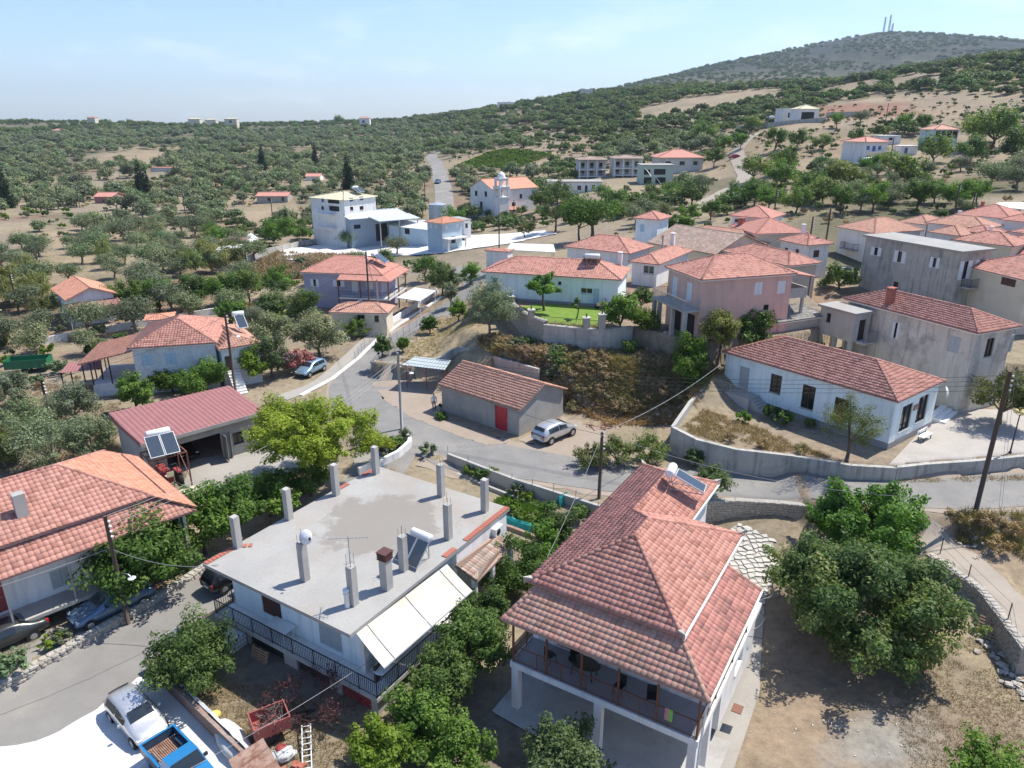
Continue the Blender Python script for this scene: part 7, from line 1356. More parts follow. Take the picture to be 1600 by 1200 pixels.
# ------------------------------------------------------------------ person by the shed
def person():
 p = G(680,642); t = thing('person','person in white shirt and dark trousers standing at the shed corner','person',(p.x - .1,p.y + .1,p.z),rad(200)); J = [((0,0,.95),.13),((0,0,1.15),.12),((0,0,1.38),.15),((0,0,1.48),.06),((0,.01,1.56),.075),((0,.02,1.66),.1),((0,.01,1.74),.07),((.1,0,.9),.09),((.11,.02,.5),.065),((.11,0,.08),.045),((.11,.14,.04),.04),((-.1,0,.9),.09),((-.11,-.02,.5),.065),((-.12,-.03,.08),.045),((-.12,.1,.04),.04),((.2,0,1.38),.065),((.26,-.02,1.1),.05),((.25,.08,.86),.035),((.25,.11,.76),.03),((-.2,0,1.38),.065),((-.27,-.02,1.1),.05),((-.24,.1,.88),.035),((-.24,.13,.78),.03)]
 Ed = [(0,1),(1,2),(2,3),(3,4),(4,5),(5,6),(0,7),(7,8),(8,9),(9,10),(0,11),(11,12),(12,13),(13,14),(2,15),(15,16),(16,17),(17,18),(2,19),(19,20),(20,21),(21,22)]; me = bpy.data.meshes.new('body'); me.from_pydata([j[0] for j in J],Ed,[]); o = bpy.data.objects.new('body',me); COL.objects.link(o); o.parent = t; sk = o.modifiers.new('skin','SKIN'); su = o.modifiers.new('sub','SUBSURF'); su.levels = su.render_levels = 1
 if not me.skin_vertices: me.attributes
 for v,j in zip(me.skin_vertices[0].data,J): v.radius = (j[1],j[1])
 me.skin_vertices[0].data[0].use_root = True
 m,nt,b,_ = _base('clothing'); g = nt.nodes.new('ShaderNodeTexCoord'); s = nt.nodes.new('ShaderNodeSeparateXYZ'); nt.links.new(g.outputs['Object'],s.inputs[0]); mu = nt.nodes.new('ShaderNodeMath'); mu.operation = 'DIVIDE'; mu.inputs[1].default_value = 2; nt.links.new(s.outputs['Z'],mu.inputs[0]); r = nt.nodes.new('ShaderNodeValToRGB'); r.color_ramp.interpolation = 'CONSTANT'; e = r.color_ramp.elements; e[0].color = (.03,.03,.035,1); e[1].position = .475; e[1].color = (.7,.7,.7,1); k = e.new(.745); k.color = (.4,.22,.15,1); k = e.new(.85); k.color = (.03,.022,.018,1); nt.links.new(mu.outputs[0],r.inputs[0]); nt.links.new(r.outputs[0],b.inputs['Base Color']); b.inputs['Roughness'].default_value = .8; me.materials.append(m)
person()
# ------------------------------------------------------------------ garden clutter
def pallet(label,p,rot,n=7,m='pallet_wood',w=1.2,d=1.0):
 t = thing('pallet',label,'pallet',p); t.rotation_euler = rot
 for k in range(n): y = -d / 2 + k * (d - .1) / (n - 1); b = MB(); b.box(-w / 2,y,.1,w / 2,y + .095,.122); b.build('slat',m,t)
 for x in (-w / 2,-.05,w / 2 - .1): b = MB(); b.box(x,-d / 2,.0,x + .1,d / 2,.099); b.build('bearer',m,t)
p = G(1548,992,12); pallet('wooden pallet leaning on the curving dry stone wall',(p.x,p.y,p.z + .35),(rad(48),0,rad(-42)),7,'pallet_wood',1.5,1.2)
q = FH.w(-.1,7.0,-1.4); pallet('wooden pallet standing against the cellar under the balcony',tuple(q),(rad(75),0,FH.a - PI / 2)); pallet('wooden gate panel standing on the balcony under the awning',tuple(FH.w(1.5,-.35,.25)),(rad(88),0,FH.a + .2),9,'dark_wood',1.3,.9)
q = FH.w(-.2,9.2,-2); t = thing('water_container','white caged plastic water container under the balcony','container',tuple(q),FH.a); b = MB(); b.box(-.5,-.6,.15,.5,.6,1.15); b.build('tank','white_plastic',t); b = MB()
for k in range(6):
 for s in (-1,1): b.beam((-.52 + .208 * k,s * .62,.1),(-.52 + .208 * k,s * .62,1.18),.025,.025); b.beam((s * .52,-.62 + .248 * k,.1),(s * .52,-.62 + .248 * k,1.18),.025,.025)
for z in (.35,.65,.95,1.18): b.beam((-.52,-.62,z),(.52,-.62,z),.025,.025); b.beam((-.52,-.62,z),(-.52,.62,z),.025,.025)
b.build('cage','grey_metal',t); b = MB(); b.box(-.55,-.65,0,.55,.65,.14); b.build('base','pallet_wood',t)
def lump(name,label,p,rot,dims,m,cat,seed=0,amp=.12):
 rnd = random.Random(seed); b = MB(); n,k = 14,7
 for i in range(k + 1):
  f = i / k * PI
  for j in range(n): a = 2 * PI * j / n; r = math.sin(f) * (1 + rnd.uniform(-amp,amp)); b.v.append((dims[0] * r * math.cos(a),dims[1] * r * math.sin(a),dims[2] * (.55 - .5 * math.cos(f + PI) * -1 - .05)))
 for i in range(k):
  for j in range(n): b.f.append((i * n + j,i * n + (j + 1) % n,(i + 1) * n + (j + 1) % n,(i + 1) * n + j))
 o = b.build(name,m); o.location = p; o.rotation_euler = rot; o.data.shade_smooth(); return tag(o,label,cat)
p = G(366,1168,12); lump('upturned_boat','flaking white upturned dinghy hull beside the brick wall',(p.x,p.y,p.z + .02),(0,0,rad(-48)),(1.75,.62,.7),'tarp_white','boat',3,.03); p = G(335,1122,12); lump('sack','yellow plastic sack at the end of the white hull',(p.x,p.y,p.z),(0,0,1),(.35,.3,.35),'sack_yellow','sack',4)
p = G(450,1192,12); lump('tarpaulin_heap','grey crumpled tarpaulin beside the crates',(p.x - .2,p.y + .3,p.z),(0,0,.4),(.5,.4,.4),'tarp','tarpaulin',5,.25)
def crate(label,p,rz,m,s=1.0):
 t = thing('crate',label,'crate',p,rz,'garden crates'); t.scale = (s,) * 3
 for q in ((-.3,-.22,.0,.3,-.2,.32),(-.3,.2,.0,.3,.22,.32),(-.3,-.2,.0,-.28,.2,.32),(.28,-.2,.0,.3,.2,.32)): b = MB(); b.box(*q); b.build('side_panel',m,t)
 b = MB(); b.box(-.28,-.2,.0,.28,.2,.02); b.build('bottom',m,t)
 for z in (.09,.17,.25): b = MB(); b.box(-.312,-.232,z,.312,.232,z + .018); b.box(-.27,-.19,z,.27,.19,z + .001); b.build('rim',m,t)
p = G(402,1185,12); crate('grey plastic crate at the left of the crate pair',(p.x,p.y,p.z),.6,'grey_shutter',1.25); p = G(421,1194,12); crate('grey plastic crate holding red things',(p.x,p.y,p.z),.6,'grey_shutter',1.25); lump('red_bundle','red bundle inside the grey plastic crate',(p.x,p.y,p.z + .12),(0,0,.3),(.28,.2,.3),'red_paint','bundle',7); p = G(440,1176,12); lump('red_tub','red plastic tub behind the crates',(p.x,p.y,p.z),(0,0,0),(.3,.3,.42),'dull_red','tub',8,.05)
p = G(480,1185,12); t = thing('ladder','light grey metal ladder lying in the garden weeds','ladder',(p.x,p.y,p.z + .12)); t.rotation_euler = (rad(12),0,rad(15))
for s in (-1,1): b = MB(); b.box(s * .2 - .025,-1.6,0,s * .2 + .025,1.6,.06); b.build('rail','white_sheet',t)
for k in range(11): b = MB(); b.box(-.175,-1.5 + k * .3,.015,.175,-1.46 + k * .3,.045); b.build('rung','white_sheet',t)
p = W(385,1196,-1.0); t = thing('rusty_roof','rusty corrugated sheet roof at the bottom edge by the brick wall','roof',(p.x,p.y,-1.9)); b = MB(); d = Vector((.62,-.78,0)); e = Vector((.78,.62,0)); A = -d * .5 - e * .6 + Vector((0,0,1.2)); corr(b,A,A + d * 2.6,A + d * 2.6 + e * 1.6 + Vector((0,0,.25)),A + e * 1.6 + Vector((0,0,.25)),10,.04); b.build('roof_sheet','rust_sheet',t)
for k in (0,1): b = MB(); q = A + d * (2.4 * k + .1) + e * .3; b.beam((q.x,q.y,-.2),(q.x,q.y,1.2),.08,.08); b.build('post','rust_metal',t)
# brick pile pieces, loose stones, teal nets
p0 = G(455,1208,12)
for k in range(26): b = MB(); b.box(-.14,-.09,0,.14,.09,.12); o = b.build('hollow_brick','brick'); o.location = (p0.x + random.uniform(-.5,.5),p0.y + random.uniform(-.3,.3),p0.z + .1 * (k % 3)); o.rotation_euler = (random.uniform(-.2,.2),random.uniform(-.2,.2),random.random() * 3); tag(o,'loose hollow brick in the small heap by the crates','brick','heap of hollow bricks')
def net(label,a,c,h,seed,w=.5):
 rnd = random.Random(seed); a = Vector(a); c = Vector(c); b = MB(); n = 22; d = (c - a).normalized(); s = Vector((-d.y,d.x,0)); z0 = h1(a.x,a.y)
 for i in range(n + 1):
  p = a.lerp(c,i / n)
  for j in range(5): b.v.append((p.x - a.x + s.x * w * (j / 4 - .5) + rnd.uniform(-.05,.05),p.y - a.y + s.y * w * (j / 4 - .5),h * math.sin((j / 4) * PI * .9 + .1) + rnd.uniform(-.1,.1) * h))
 b.f = [(i * 5 + j,(i + 1) * 5 + j,(i + 1) * 5 + j + 1,i * 5 + j + 1) for i in range(n) for j in range(4)]; o = b.build('shade_net','teal_net'); o.location = (a.x,a.y,z0); tag(o,label,'net')
net('long turquoise shade net along the garden bed edge',W(762,808,-1),W(842,836,-1),.55,1); net('short upright turquoise net tied by the second garden wall',W(872,800,-.8),W(886,792,-.8),.9,2,.3)
plain_wall('low brick edging beside the turquoise net',[W(x,y,-1) for x,y in [(762,818),(800,828),(842,845)]],.25,.25,'brick_wall',name='brick_edging',cat='edging')
for lab,ctr,n,rx,ry,s0,s1,m,z in (('grey rubble heap of broken branches behind the green trailer',(35,598),70,4.2,2.2,.15,.5,'bark_grey',None),('pale boulder by the sedan at the stone pier',(118,952),22,1.6,1.0,.18,.42,'stone',None),('grey flat slab of the heap at the dry stone wall',(1535,1002),16,1.1,.5,.12,.3,'stone',None),('loose grey stone on the bank below the hall',(1050,620),60,3.0,1.6,.12,.4,'stone',None),('loose grey stone in the rubble by the leaning pole',(1545,838),55,2.2,1.3,.12,.34,'stone',None),('scrap timber on the ground by the silver SUV',(940,668),26,1.6,.8,.1,.3,'rust_metal',None),('pale stone of the tumbled line at the right picture edge',(1586,1068),44,.5,3.0,.2,.42,'stone',None),('loose stone on the bare yard floor',(1330,1140),40,6.0,2.4,.04,.1,'flagstone',None),('loose white rock on the brushy bank',(930,575),110,6.5,3.2,.14,.5,'stone',None)):
 c = G(*ctr,12); rnd = random.Random(ctr[0])
 for k in range(n):
  x = c.x + rnd.gauss(0,.45) * rx; y = c.y + rnd.gauss(0,.45) * ry; me = STONES[k % 7] if m == 'stone' else None; s = rnd.uniform(s0,s1)
  if me is None:
   if k == 0: b = MB(); b.box(-.5,-.5,-.5,.5,.5,.5); alt = b.mesh('piece'); alt.materials.append(M[m])
   me = alt
  o = bpy.data.objects.new('rubble_stone' if m in ('stone','flagstone') else 'scrap_piece',me); COL.objects.link(o); o.location = (x,y,h1(x,y) + s * .15); long_ = 4 if m in ('bark_grey','rust_metal') else 1; o.scale = (s * long_,s * (.25 if long_ > 1 else .8),s * (.2 if long_ > 1 else .6)); o.rotation_euler = (rnd.uniform(-.4,.4),rnd.uniform(-.4,.4),rnd.random() * 6); tag(o,lab,'stone' if 'stone' in lab or 'rock' in lab or 'boulder' in lab or 'slab' in lab else 'debris','loose pieces: ' + lab)
# hose on the concrete skirt, drain cover, hinged lid
pts = [W(x,y,-2.12) for x,y in [(1196,940),(1200,975),(1182,985),(1172,1000),(1188,1012),(1176,1030),(1150,1040),(1186,1048)]]; b = MB(); b.tube([p - pts[0] for p in smooth_path(pts,.2)],.02,5,False); o = b.build('garden_hose','dark_metal'); o.location = pts[0]; tag(o,'dark garden hose coiled loosely on the concrete beside the house','hose')
p = W(1152,1108,-2.13); b = MB(); b.box(-.3,-.25,0,.3,.25,.05); o = b.build('drain_cover','rust_metal'); o.location = p; o.rotation_euler = (0,0,PH.a); tag(o,'square rusty drain cover set in the concrete skirt','cover')
t = thing('motor_scooter','covered silver motorbike parked beside the lawn house door','motorbike',tuple(G(940,482)),.3); b = MB(); b.box(-.7,-.2,.35,.6,.2,.75); b.build('body','silver_paint',t)
for x in (-.55,.6): b = MB(); b.lathe([(0,-.06),(.28,-.06),(.28,.06),(0,.06)],12,(x,0,.28),'y'); b.build('wheel','rubber',t)
b = MB(); b.beam((.5,0,.7),(.4,0,1.05),.05,.05); b.beam((.4,-.3,1.05),(.4,.3,1.05),.04,.04); b.build('handlebar','dark_metal',t)
# ------------------------------------------------------------------ plants
def leaf_quads(C,Nn,size,aspect,rng,tint):
 """one rhombic leaf per centre, facing its normal"""
 n = len(C); Nn = Nn / np.linalg.norm(Nn,axis=1,keepdims=True); a = np.cross(Nn,rng.normal(size=(n,3))); a /= np.linalg.norm(a,axis=1,keepdims=True); b = np.cross(Nn,a); s = size * rng.uniform(.65,1.35,(n,1)); a *= s; b *= s * aspect
 V = np.stack([C - a,C - b * .9 + a * .1,C + a,C + b * .9 + a * .1],1).reshape(-1,3); return V,np.arange(4 * n).reshape(n,4),tint
def crown_geo(seed,rx,ry,rz,z0,clumps,n,size,aspect=.6,up=.5,low=-.55,cr=.36,hollow=.5,shape=None,droop=0):
 """clumps of leaves filling an uneven ellipsoid whose bottom sits at z0"""
 rng = np.random.default_rng(seed); d = rng.normal(size=(clumps * 3,3)); d /= np.linalg.norm(d,axis=1,keepdims=True); d = d[d[:,2] > low][:clumps]; k = len(d)
 rad_ = rng.uniform(hollow,1.0,(k,1)) ** .7; R = np.array([rx,ry,rz]); cc = d * R * rad_ * .82
 if shape == 'umbrella': cc[:,2] = np.abs(cc[:,2]) * .8 + rz * .2 * rng.random(k)
 if shape == 'cone': h = rng.random(k) ** 1.3; ang = rng.random(k) * 2 * PI; wv = (1 - h) * .9 + .12; cc = np.stack([np.cos(ang) * rx * wv * .6,np.sin(ang) * ry * wv * .6,(h * 2 - 1) * rz],-1)
 m = (rx + ry + rz) / 3; crs = m * cr * rng.uniform(.55,1.4,k)
 if shape is None: q = rng.random(k) < .3; cc[q] *= rng.uniform(1.08,1.34,(q.sum(),1)); crs[q] *= .55
 if shape == 'cone': crs = rx * .5 * (1.12 - h)
 w = crs ** 2; idx = rng.choice(k,n,p=w / w.sum()); e = rng.normal(size=(n,3)); e /= np.linalg.norm(e,axis=1,keepdims=True); rr = rng.random((n,1)) ** .45
 ax = cc / R + np.array([0,0,.55]) + rng.normal(0,.35,cc.shape); ax /= np.linalg.norm(ax,axis=1,keepdims=True); ax = ax[idx]; al = (e * ax).sum(1,keepdims=True); st = (1.5,.74) if shape is None else (1.0,1.0)
 C = cc[idx] + ((e - al * ax) * st[1] + al * ax * st[0]) * crs[idx][:,None] * rr * np.array([1.1,1.1,.85])
 if droop: C[:,2] -= droop * (np.hypot(C[:,0] / rx,C[:,1] / ry) ** 2) * rz
 tn = np.clip(.5 + .28 * rng.normal(size=n) * .7 + .22 * rng.normal(size=k)[idx],0,1); C[:,2] += z0 + rz
 C = C[C[:,2] > z0 * .35]; tn = tn[:len(C)]; e = e[:len(C)]
 Nn = e * .7 + np.array([0,0,up]) + rng.normal(size=C.shape) * .45; V,F,T = leaf_quads(C,Nn,size,aspect,rng,tn); return V,F,T,cc + np.array([0,0,z0 + rz])
def trunk_mesh(seed,h,r,cc,limbs=6,m='bark'):
 rnd = random.Random(seed); b = MB(); top = Vector((rnd.uniform(-.15,.15) * h,rnd.uniform(-.15,.15) * h,h)); b.tube([(0,0,-.5),(0,0,.05),tuple(top * .5 + Vector((rnd.uniform(-.1,.1),rnd.uniform(-.1,.1),0)) * r * 4),tuple(top)],[r * 1.5,r * 1.1,r * .85,r * .7],8)
 for k in range(min(limbs,len(cc))):
  e = Vector(cc[int(k * len(cc) / limbs)]); mid = top.lerp(e,.5) + Vector((rnd.uniform(-.2,.2),rnd.uniform(-.2,.2),-.1)) * h * .3; b.tube([tuple(top - Vector((0,0,r))),tuple(mid),tuple(e)],[r * .55,r * .34,r * .12],5,False)
 me = b.mesh('trunk'); me.materials.append(M[m]); me.shade_smooth(); return me
PROTO = {}
def proto(key,seed,dims,clumps,n,size,leaf,th=None,tr=.14,bark='bark',**kw):
 """(crown mesh, trunk mesh) of a plant: dims = crown rx, ry, rz and height of its underside"""
 rx,ry,rz,z0 = dims; V,F,T,cc = crown_geo(seed,rx,ry,rz,z0,clumps,n,size,**kw); me = np_mesh('crown',V,F,T); me.materials.append(M[leaf]); PROTO[key] = (me,trunk_mesh(seed,th or (z0 + rz * .35),tr,cc,6,bark),rx,z0 + 2 * rz); return PROTO[key]
CNT = {}
def plant(label,key,p,s=1.0,rz=None,sz=None,group=None,name='tree',cat='tree',trunk=True):
 me,tm,R,Hh = PROTO[key]; t = thing(name,label,cat,(p[0],p[1],p[2] - .05),random.random() * 6.3 if rz is None else rz,group); s3 = (s,s,s if sz is None else sz); t.scale = s3
 link('crown',me,None,t)
 if trunk: link('trunk',tm,None,t)
 return t
def own(label,leaf,px,py,width,height,n,size,seed,z=None,under=.25,clumps=34,group=None,name='tree',cat='tree',bark='bark',p=None,**kw):
 """a tree with its own leaves: base pixel, crown width and total height in metres"""
 n = int(n * 1.55); size *= .72; p = p or (G(px,py) if z is None else W(px,py,z)); z0 = height * under; rz = (height - z0) / 2; key = ('own',seed,px); proto(key,seed,(width / 2 * .92,width / 2 * .92,rz,z0),clumps,n,size,leaf,tr=.05 + width * .02,bark=bark,**kw); return plant(label,key,p,1.0,0,group=group,name=name,cat=cat)
# shared kinds
for k in range(4): proto(('olive',k),20 + k,(2.6,2.4,1.7,.75),26,3600,.13,'leaf_olive',tr=.2,bark='bark_grey',aspect=.5,cr=.42,hollow=.3,shape='round')
for k in range(3): proto(('olivefar',k),30 + k,(2.7,2.5,1.75,.5),18,1100,.25,'leaf_olive',tr=.2,bark='bark_grey',aspect=.6,cr=.42,hollow=.3,shape='round')
for k in range(3): proto(('bush',k),40 + k,(2.4,2.4,1.5,.0),18,1000,.27,'leaf_maquis',tr=.1,aspect=.65,low=-.2,cr=.4,shape='round')
for k in range(4): proto(('broad',k),50 + k,(2.5,2.4,1.9,(.3,.7,.35,.8)[k]),28,3400,.14,('leaf_citrus','leaf_mulberry','leaf_big','leaf_mulberry')[k],tr=.16)
for k in range(2): proto(('cypress',k),60 + k,(1.6,1.6,4.4,.3),170,4200,.19,'leaf_cypress',tr=.14,shape='cone',aspect=.5)
for k in range(2): proto(('reed',k),64 + k,(1.7,1.7,1.3,.0),18,900,.5,'leaf_reed',tr=.03,aspect=.09,up=-.1,low=-.4)
proto(('shrub',0),70,(.8,.8,.5,.0),14,700,.11,'leaf_citrus',tr=.03,low=-.2); proto(('shrub',1),71,(.8,.8,.5,.0),14,700,.11,'leaf_bright',tr=.03,low=-.2); proto(('shrub',2),72,(.9,.9,.6,.0),14,800,.12,'leaf_olive',tr=.03,low=-.2); proto(('shrub',3),73,(.8,.8,.5,.0),14,600,.12,'leaf_dry',tr=.03,low=-.2,aspect=.25)
proto(('shrub',4),74,(.9,.9,.45,.0),16,800,.12,'leaf_brush',tr=.03,low=-.2,aspect=.22); plant('dry bush matted with brown twigs beside the shed gable',('shrub',4),G(900,640),1.2,name='shrub',cat='shrub')
# ------------------------------------------------------------------ trees near the camera
own('leafy mulberry leaning over the lane wall beside the old pole','leaf_mulberry',232,930,6.6,5.0,9000,.17,1,z=-1.3,under=.12,low=-.7,clumps=46)
for k,(px,py,w,h,lb) in enumerate(((320,862,4.6,4.6,'leafy mulberry left of three in the yard row'),(372,838,4.8,4.4,'leafy mulberry in the middle of the yard row'),(425,812,4.2,3.8,'leafy mulberry right of three beside the flat roof'))): own(lb,'leaf_mulberry',px,py,w,h,5200,.16,2 + k,z=-1.1,under=.08,low=-.6,group='mulberry row')
own('dark round citrus tree in the garden corner by the brick wall','leaf_citrus',312,1078,4.8,4.0,9000,.12,6,z=-2,under=.1,low=-.7,clumps=40)
own('big yellow green pine beside the courtyard','leaf_pine',500,752,11.4,7.4,26000,.2,7,z=-.4,under=.12,aspect=.34,clumps=90,cr=.2,hollow=.5,low=-.3,up=.75)
own('dark shrubby tree under the yellow pine','leaf_citrus',486,775,4.0,3.2,4200,.12,8,z=-.6,under=.05)
own('small bright tree next to the yellow pine trunk','leaf_pine',588,722,3.2,2.8,3500,.12,9,z=-.1,under=.2,aspect=.4)
for k,(px,py,w,h,lf,n,lb) in enumerate(((800,935,4.4,4.6,'leaf_mulberry',6500,'bushy green tree between the awning and the porch roof'),(872,858,2.8,3.0,'leaf_citrus',3200,'small dark tree by the left eave of the porch house'),(842,880,2.8,3.0,'leaf_mulberry',3000,'small bright tree behind the porch house eave'),(735,1052,4.2,3.9,'leaf_citrus',8000,'tall citrus tree beside the balcony awning'),(690,1105,4.0,3.4,'leaf_citrus',8000,'citrus tree right of the red cellar gate'),(756,1002,3.4,3.5,'leaf_citrus',5000,'citrus tree beside the end of the awning'),(655,1168,3.4,3.0,'leaf_mulberry',5500,'green tree at the garden fence below the cellar'),(720,1215,3.6,2.6,'leaf_mulberry',5500,'leafy tree at the bottom edge left of centre'),(598,1200,3.2,2.6,'leaf_bright',5200,'bright green feathery conifer at the bottom edge'),(890,1248,5.2,3.2,'leaf_olivebright',8000,'grey green tree at the bottom edge before the porch house'),(1540,1240,4.0,2.6,'leaf_mulberry',4500,'leafy shrub at the bottom right corner'))):
 if lf not in M: mat_leaf('leaf_olivebright',[(.06,.105,.035),(.105,.16,.055),(.16,.21,.085)],.3)
 own(lb,lf,px,py,w,h,n,.115 if n > 5000 else .12,10 + k,z=-2.0 if py > 900 else -1.3,under=.06,low=-.7,clumps=38)
mat_leaf('leaf_brightmul',[(.075,.15,.02),(.13,.235,.032),(.20,.31,.06)],.42)
own('huge dark green tree filling the bare yard, broader lower one','leaf_big',1350,1004,10.8,5.8,29000,.16,30,z=-2.5,under=.02,clumps=130,low=-.95,cr=.22,hollow=.4)
own('spreading mulberry behind the huge yard tree by the road','leaf_mulberry',1345,892,8.2,6.6,14000,.17,31,z=-2.4,under=.08,clumps=80,low=-.8,cr=.23)
own('dark leafy tree at the left flank of the huge yard tree','leaf_big',1248,948,5.0,4.6,9000,.15,32,z=-2.4,under=.08,clumps=44,low=-.6)
own('light feathery tree in front of the village hall wall','leaf_tam',1322,722,4.9,5.2,5500,.11,33,z=1.8,under=.2,aspect=.3) if 'leaf_tam' in M else (mat_leaf('leaf_tam',[(.08,.105,.03),(.135,.165,.05),(.2,.22,.08)],.35),own('light feathery tree in front of the village hall wall','leaf_tam',1322,722,4.9,5.2,5500,.11,33,z=1.8,under=.2,aspect=.3))
own('oleander mass beside the plaza steps','leaf_tam',1562,655,5.6,4.4,7000,.13,34,z=2.2,under=.02,low=-.4,name='shrub',cat='shrub')
for k,(px,py,w,h,lf,lb) in enumerate(((922,728,3.2,1.9,'leaf_tam','oleander bush left of the slim pole by the road'),(965,724,3.0,2.2,'leaf_tam','oleander bush right of the slim pole by the road'),(1012,722,3.4,2.4,'leaf_tam','oleander bush nearest the concrete wall by the road'),(1112,775,2.6,2.6,'leaf_olivebright','young oleander on the road edge above the stone wall'),(1085,728,1.6,1.4,'leaf_olivebright','small shrub at the foot of the streaked wall'))): own(lb,lf,px,py,w,h,2600,.11,40 + k,z=.05,under=.02,low=-.4,name='shrub',cat='shrub',group='roadside oleanders')
own('grey green olive tree beside the lawn wall','leaf_olive',765,528,5.6,6.4,8000,.14,50,under=.1,bark='bark_grey',aspect=.4,clumps=44)
own('small shade tree growing on the green lawn','leaf_mulberry',850,486,4.4,4.2,2400,.18,51,z=6.5,under=.4,clumps=20)
own('young thin tree in the middle of the lawn','leaf_bright',901,498,1.4,2.2,350,.13,52,z=6.5,under=.4,clumps=8)
own('fig tree right of the lawn pillars','leaf_mulberry',968,522,4.2,4.2,3600,.17,53,z=5.8,under=.1); own('small pomegranate tree on the bank below the pink house','leaf_bright',1008,528,3.4,3.0,2400,.15,54,z=5.6,under=.15); own('dark little tree in front of the pink house gap','leaf_citrus',1003,492,2.4,3.0,1800,.15,55,z=6.5)
own('tall pollarded tree with thick trunk at the pink house corner','leaf_tam',1112,527,3.8,5.8,4500,.14,56,under=.3,p=Vector((*pkf.w(1.2,-1.7)[:2],h1(*pkf.w(1.2,-1.7)[:2])))); own('broad fig tree between pink house and hall roof','leaf_citrus',1166,542,5.2,4.0,5200,.2,57,z=5.0,under=.06); own('yellow green shrub beside the stilted annex','leaf_tam',1245,530,4.2,2.8,3000,.14,58,z=4.4,under=.05)
own('tall leafy tree growing out of the brushy bank','leaf_brightmul',1073,626,3.9,7.0,6000,.15,59,z=1.2,under=.06,low=-.8)
own('big shade tree in front of the concrete house','leaf_mulberry',1452,470,7.6,5.0,5200,.22,60,z=4.0,under=.15); own('dark round tree before the blue door house','leaf_citrus',1310,455,5.0,3.6,3000,.2,61,z=4.8,under=.08); own('shrub with yellow green leaves behind the brick chimney','leaf_bright',1365,452,3.6,2.6,1500,.2,62,z=4.2); own('dense citrus tree at the right edge by the cream building','leaf_citrus',1592,500,4.6,4.0,2800,.2,63,z=3.6)
# left middle
for k,(px,py,w,h,lf,lb) in enumerate(((85,735,7.0,4.6,'leaf_olive','broad olive tree left of the garage, nearest'),(40,690,5.0,4.2,'leaf_olive','olive tree at the left edge near the old pole'),(150,720,4.6,4.0,'leaf_olive','olive tree tight against the garage side'),(120,665,5.4,3.8,'leaf_olive','olive tree right behind the leaning grove pole'),(20,640,5.0,3.8,'leaf_olive','olive tree behind the pole at the left edge'),(10,730,4.4,3.4,'leaf_tam','yellowish olive in the left corner of the grove'))): own(lb,lf,px,py,w,h,5200,.15,70 + k,under=.15,bark='bark_grey',aspect=.42,group='olives by the garage')
for k,(px,py,w,h,lf,n,lb) in enumerate(((215,645,4.0,3.8,'leaf_mulberry',3600,'round green citrus before the whitewashed house'),(318,618,5.2,3.4,'leaf_mulberry',4200,'vine covered pergola mass below the blue shutters'),(270,612,4.2,2.4,'leaf_bright',2200,'climbing vine along the house front'),(395,598,4.4,4.2,'leaf_bright',4200,'bright shrub tree beside the dark stair pole'),(425,590,4.6,5.0,'leaf_purple',3600,'bougainvillea with purple flowers beside the olive'),(466,580,4.0,2.6,'leaf_oleander',3600,'pink flowering oleander behind the light blue car'),(432,555,6.0,5.4,'leaf_olive',5200,'left of two large olives by the pavement'),(500,558,7.0,5.6,'leaf_olive',6000,'right of two large olives by the pavement'),(480,502,5.6,4.6,'leaf_citrus',3600,'dense dark tree before the tiled annex'),(557,528,3.2,2.4,'leaf_citrus',1800,'round clipped shrub in front of the annex'),(598,556,2.2,2.4,'leaf_citrus',1200,'small dark tree at the corner of the dry plot'),(630,552,1.7,1.9,'leaf_mulberry',900,'small green bush on the dry plot'),(672,522,2.2,2.4,'leaf_mulberry',1200,'young tree in the dry plot near the fence'),(716,502,2.4,2.8,'leaf_bright',1300,'bright young tree left of the big lawn olive'),(692,462,6.0,5.6,'leaf_citrus',4200,'big dark tree behind the white canopy'),(735,445,4.4,3.4,'leaf_mulberry',2200,'climbing greenery left of the lawn house'),(705,480,2.2,3.8,'leaf_olive',1600,'slim cactus like shrub by the canopy road'),(690,655,1.2,.7,'leaf_citrus',500,'little weed bush at the shed corner'))): own(lb,lf,px,py,w,h,n,.17,80 + k,under=.06,low=-.6)
for k,(px,py) in enumerate(((205,492),(250,488),(300,484),(345,480),(392,476),(440,468),(425,500),(365,512))): own(('round plane tree, %s from the cottage in the row behind the whitewashed house' % ('first','second','third','fourth','fifth','sixth')[k]) if k < 6 else 'green tree hiding the solar tank of the brown wing' if k == 6 else 'low tree behind the brown tiled wing','leaf_mulberry' if k % 2 else 'leaf_citrus',px,py,6.0 if k < 6 else 4.6,5.0 if k < 6 else 3.6,3200,.2,110 + k,under=.2,group='plane tree row')
for k,(px,py,w,h,lf,lb) in enumerate(((868,362,9,11,'leaf_olivebright','tall pale poplar like tree right of the church'),(905,378,8,7,'leaf_olivebright','pale tree beside the umbrella pine'),(925,376,15,8,'leaf_stonepine','bright umbrella pine above the village'),(845,330,6,6,'leaf_citrus','dark tree hiding the church wall'),(965,335,7,6,'leaf_citrus','dark green tree below the gutted house'),(870,318,7,6,'leaf_olivebright','light tree in front of the stilted white house'),(1060,365,5,3.4,'leaf_mulberry','shrubby tree among the upper village roofs'),(1005,330,6,4,'leaf_citrus','dark tree above the small two storey white house'))): own(lb,lf,px,py,w,h,3800,.26,130 + k,under=.25 if 'pine' in lb else .1,shape='umbrella' if 'umbrella pine above' in lb else None,clumps=30)
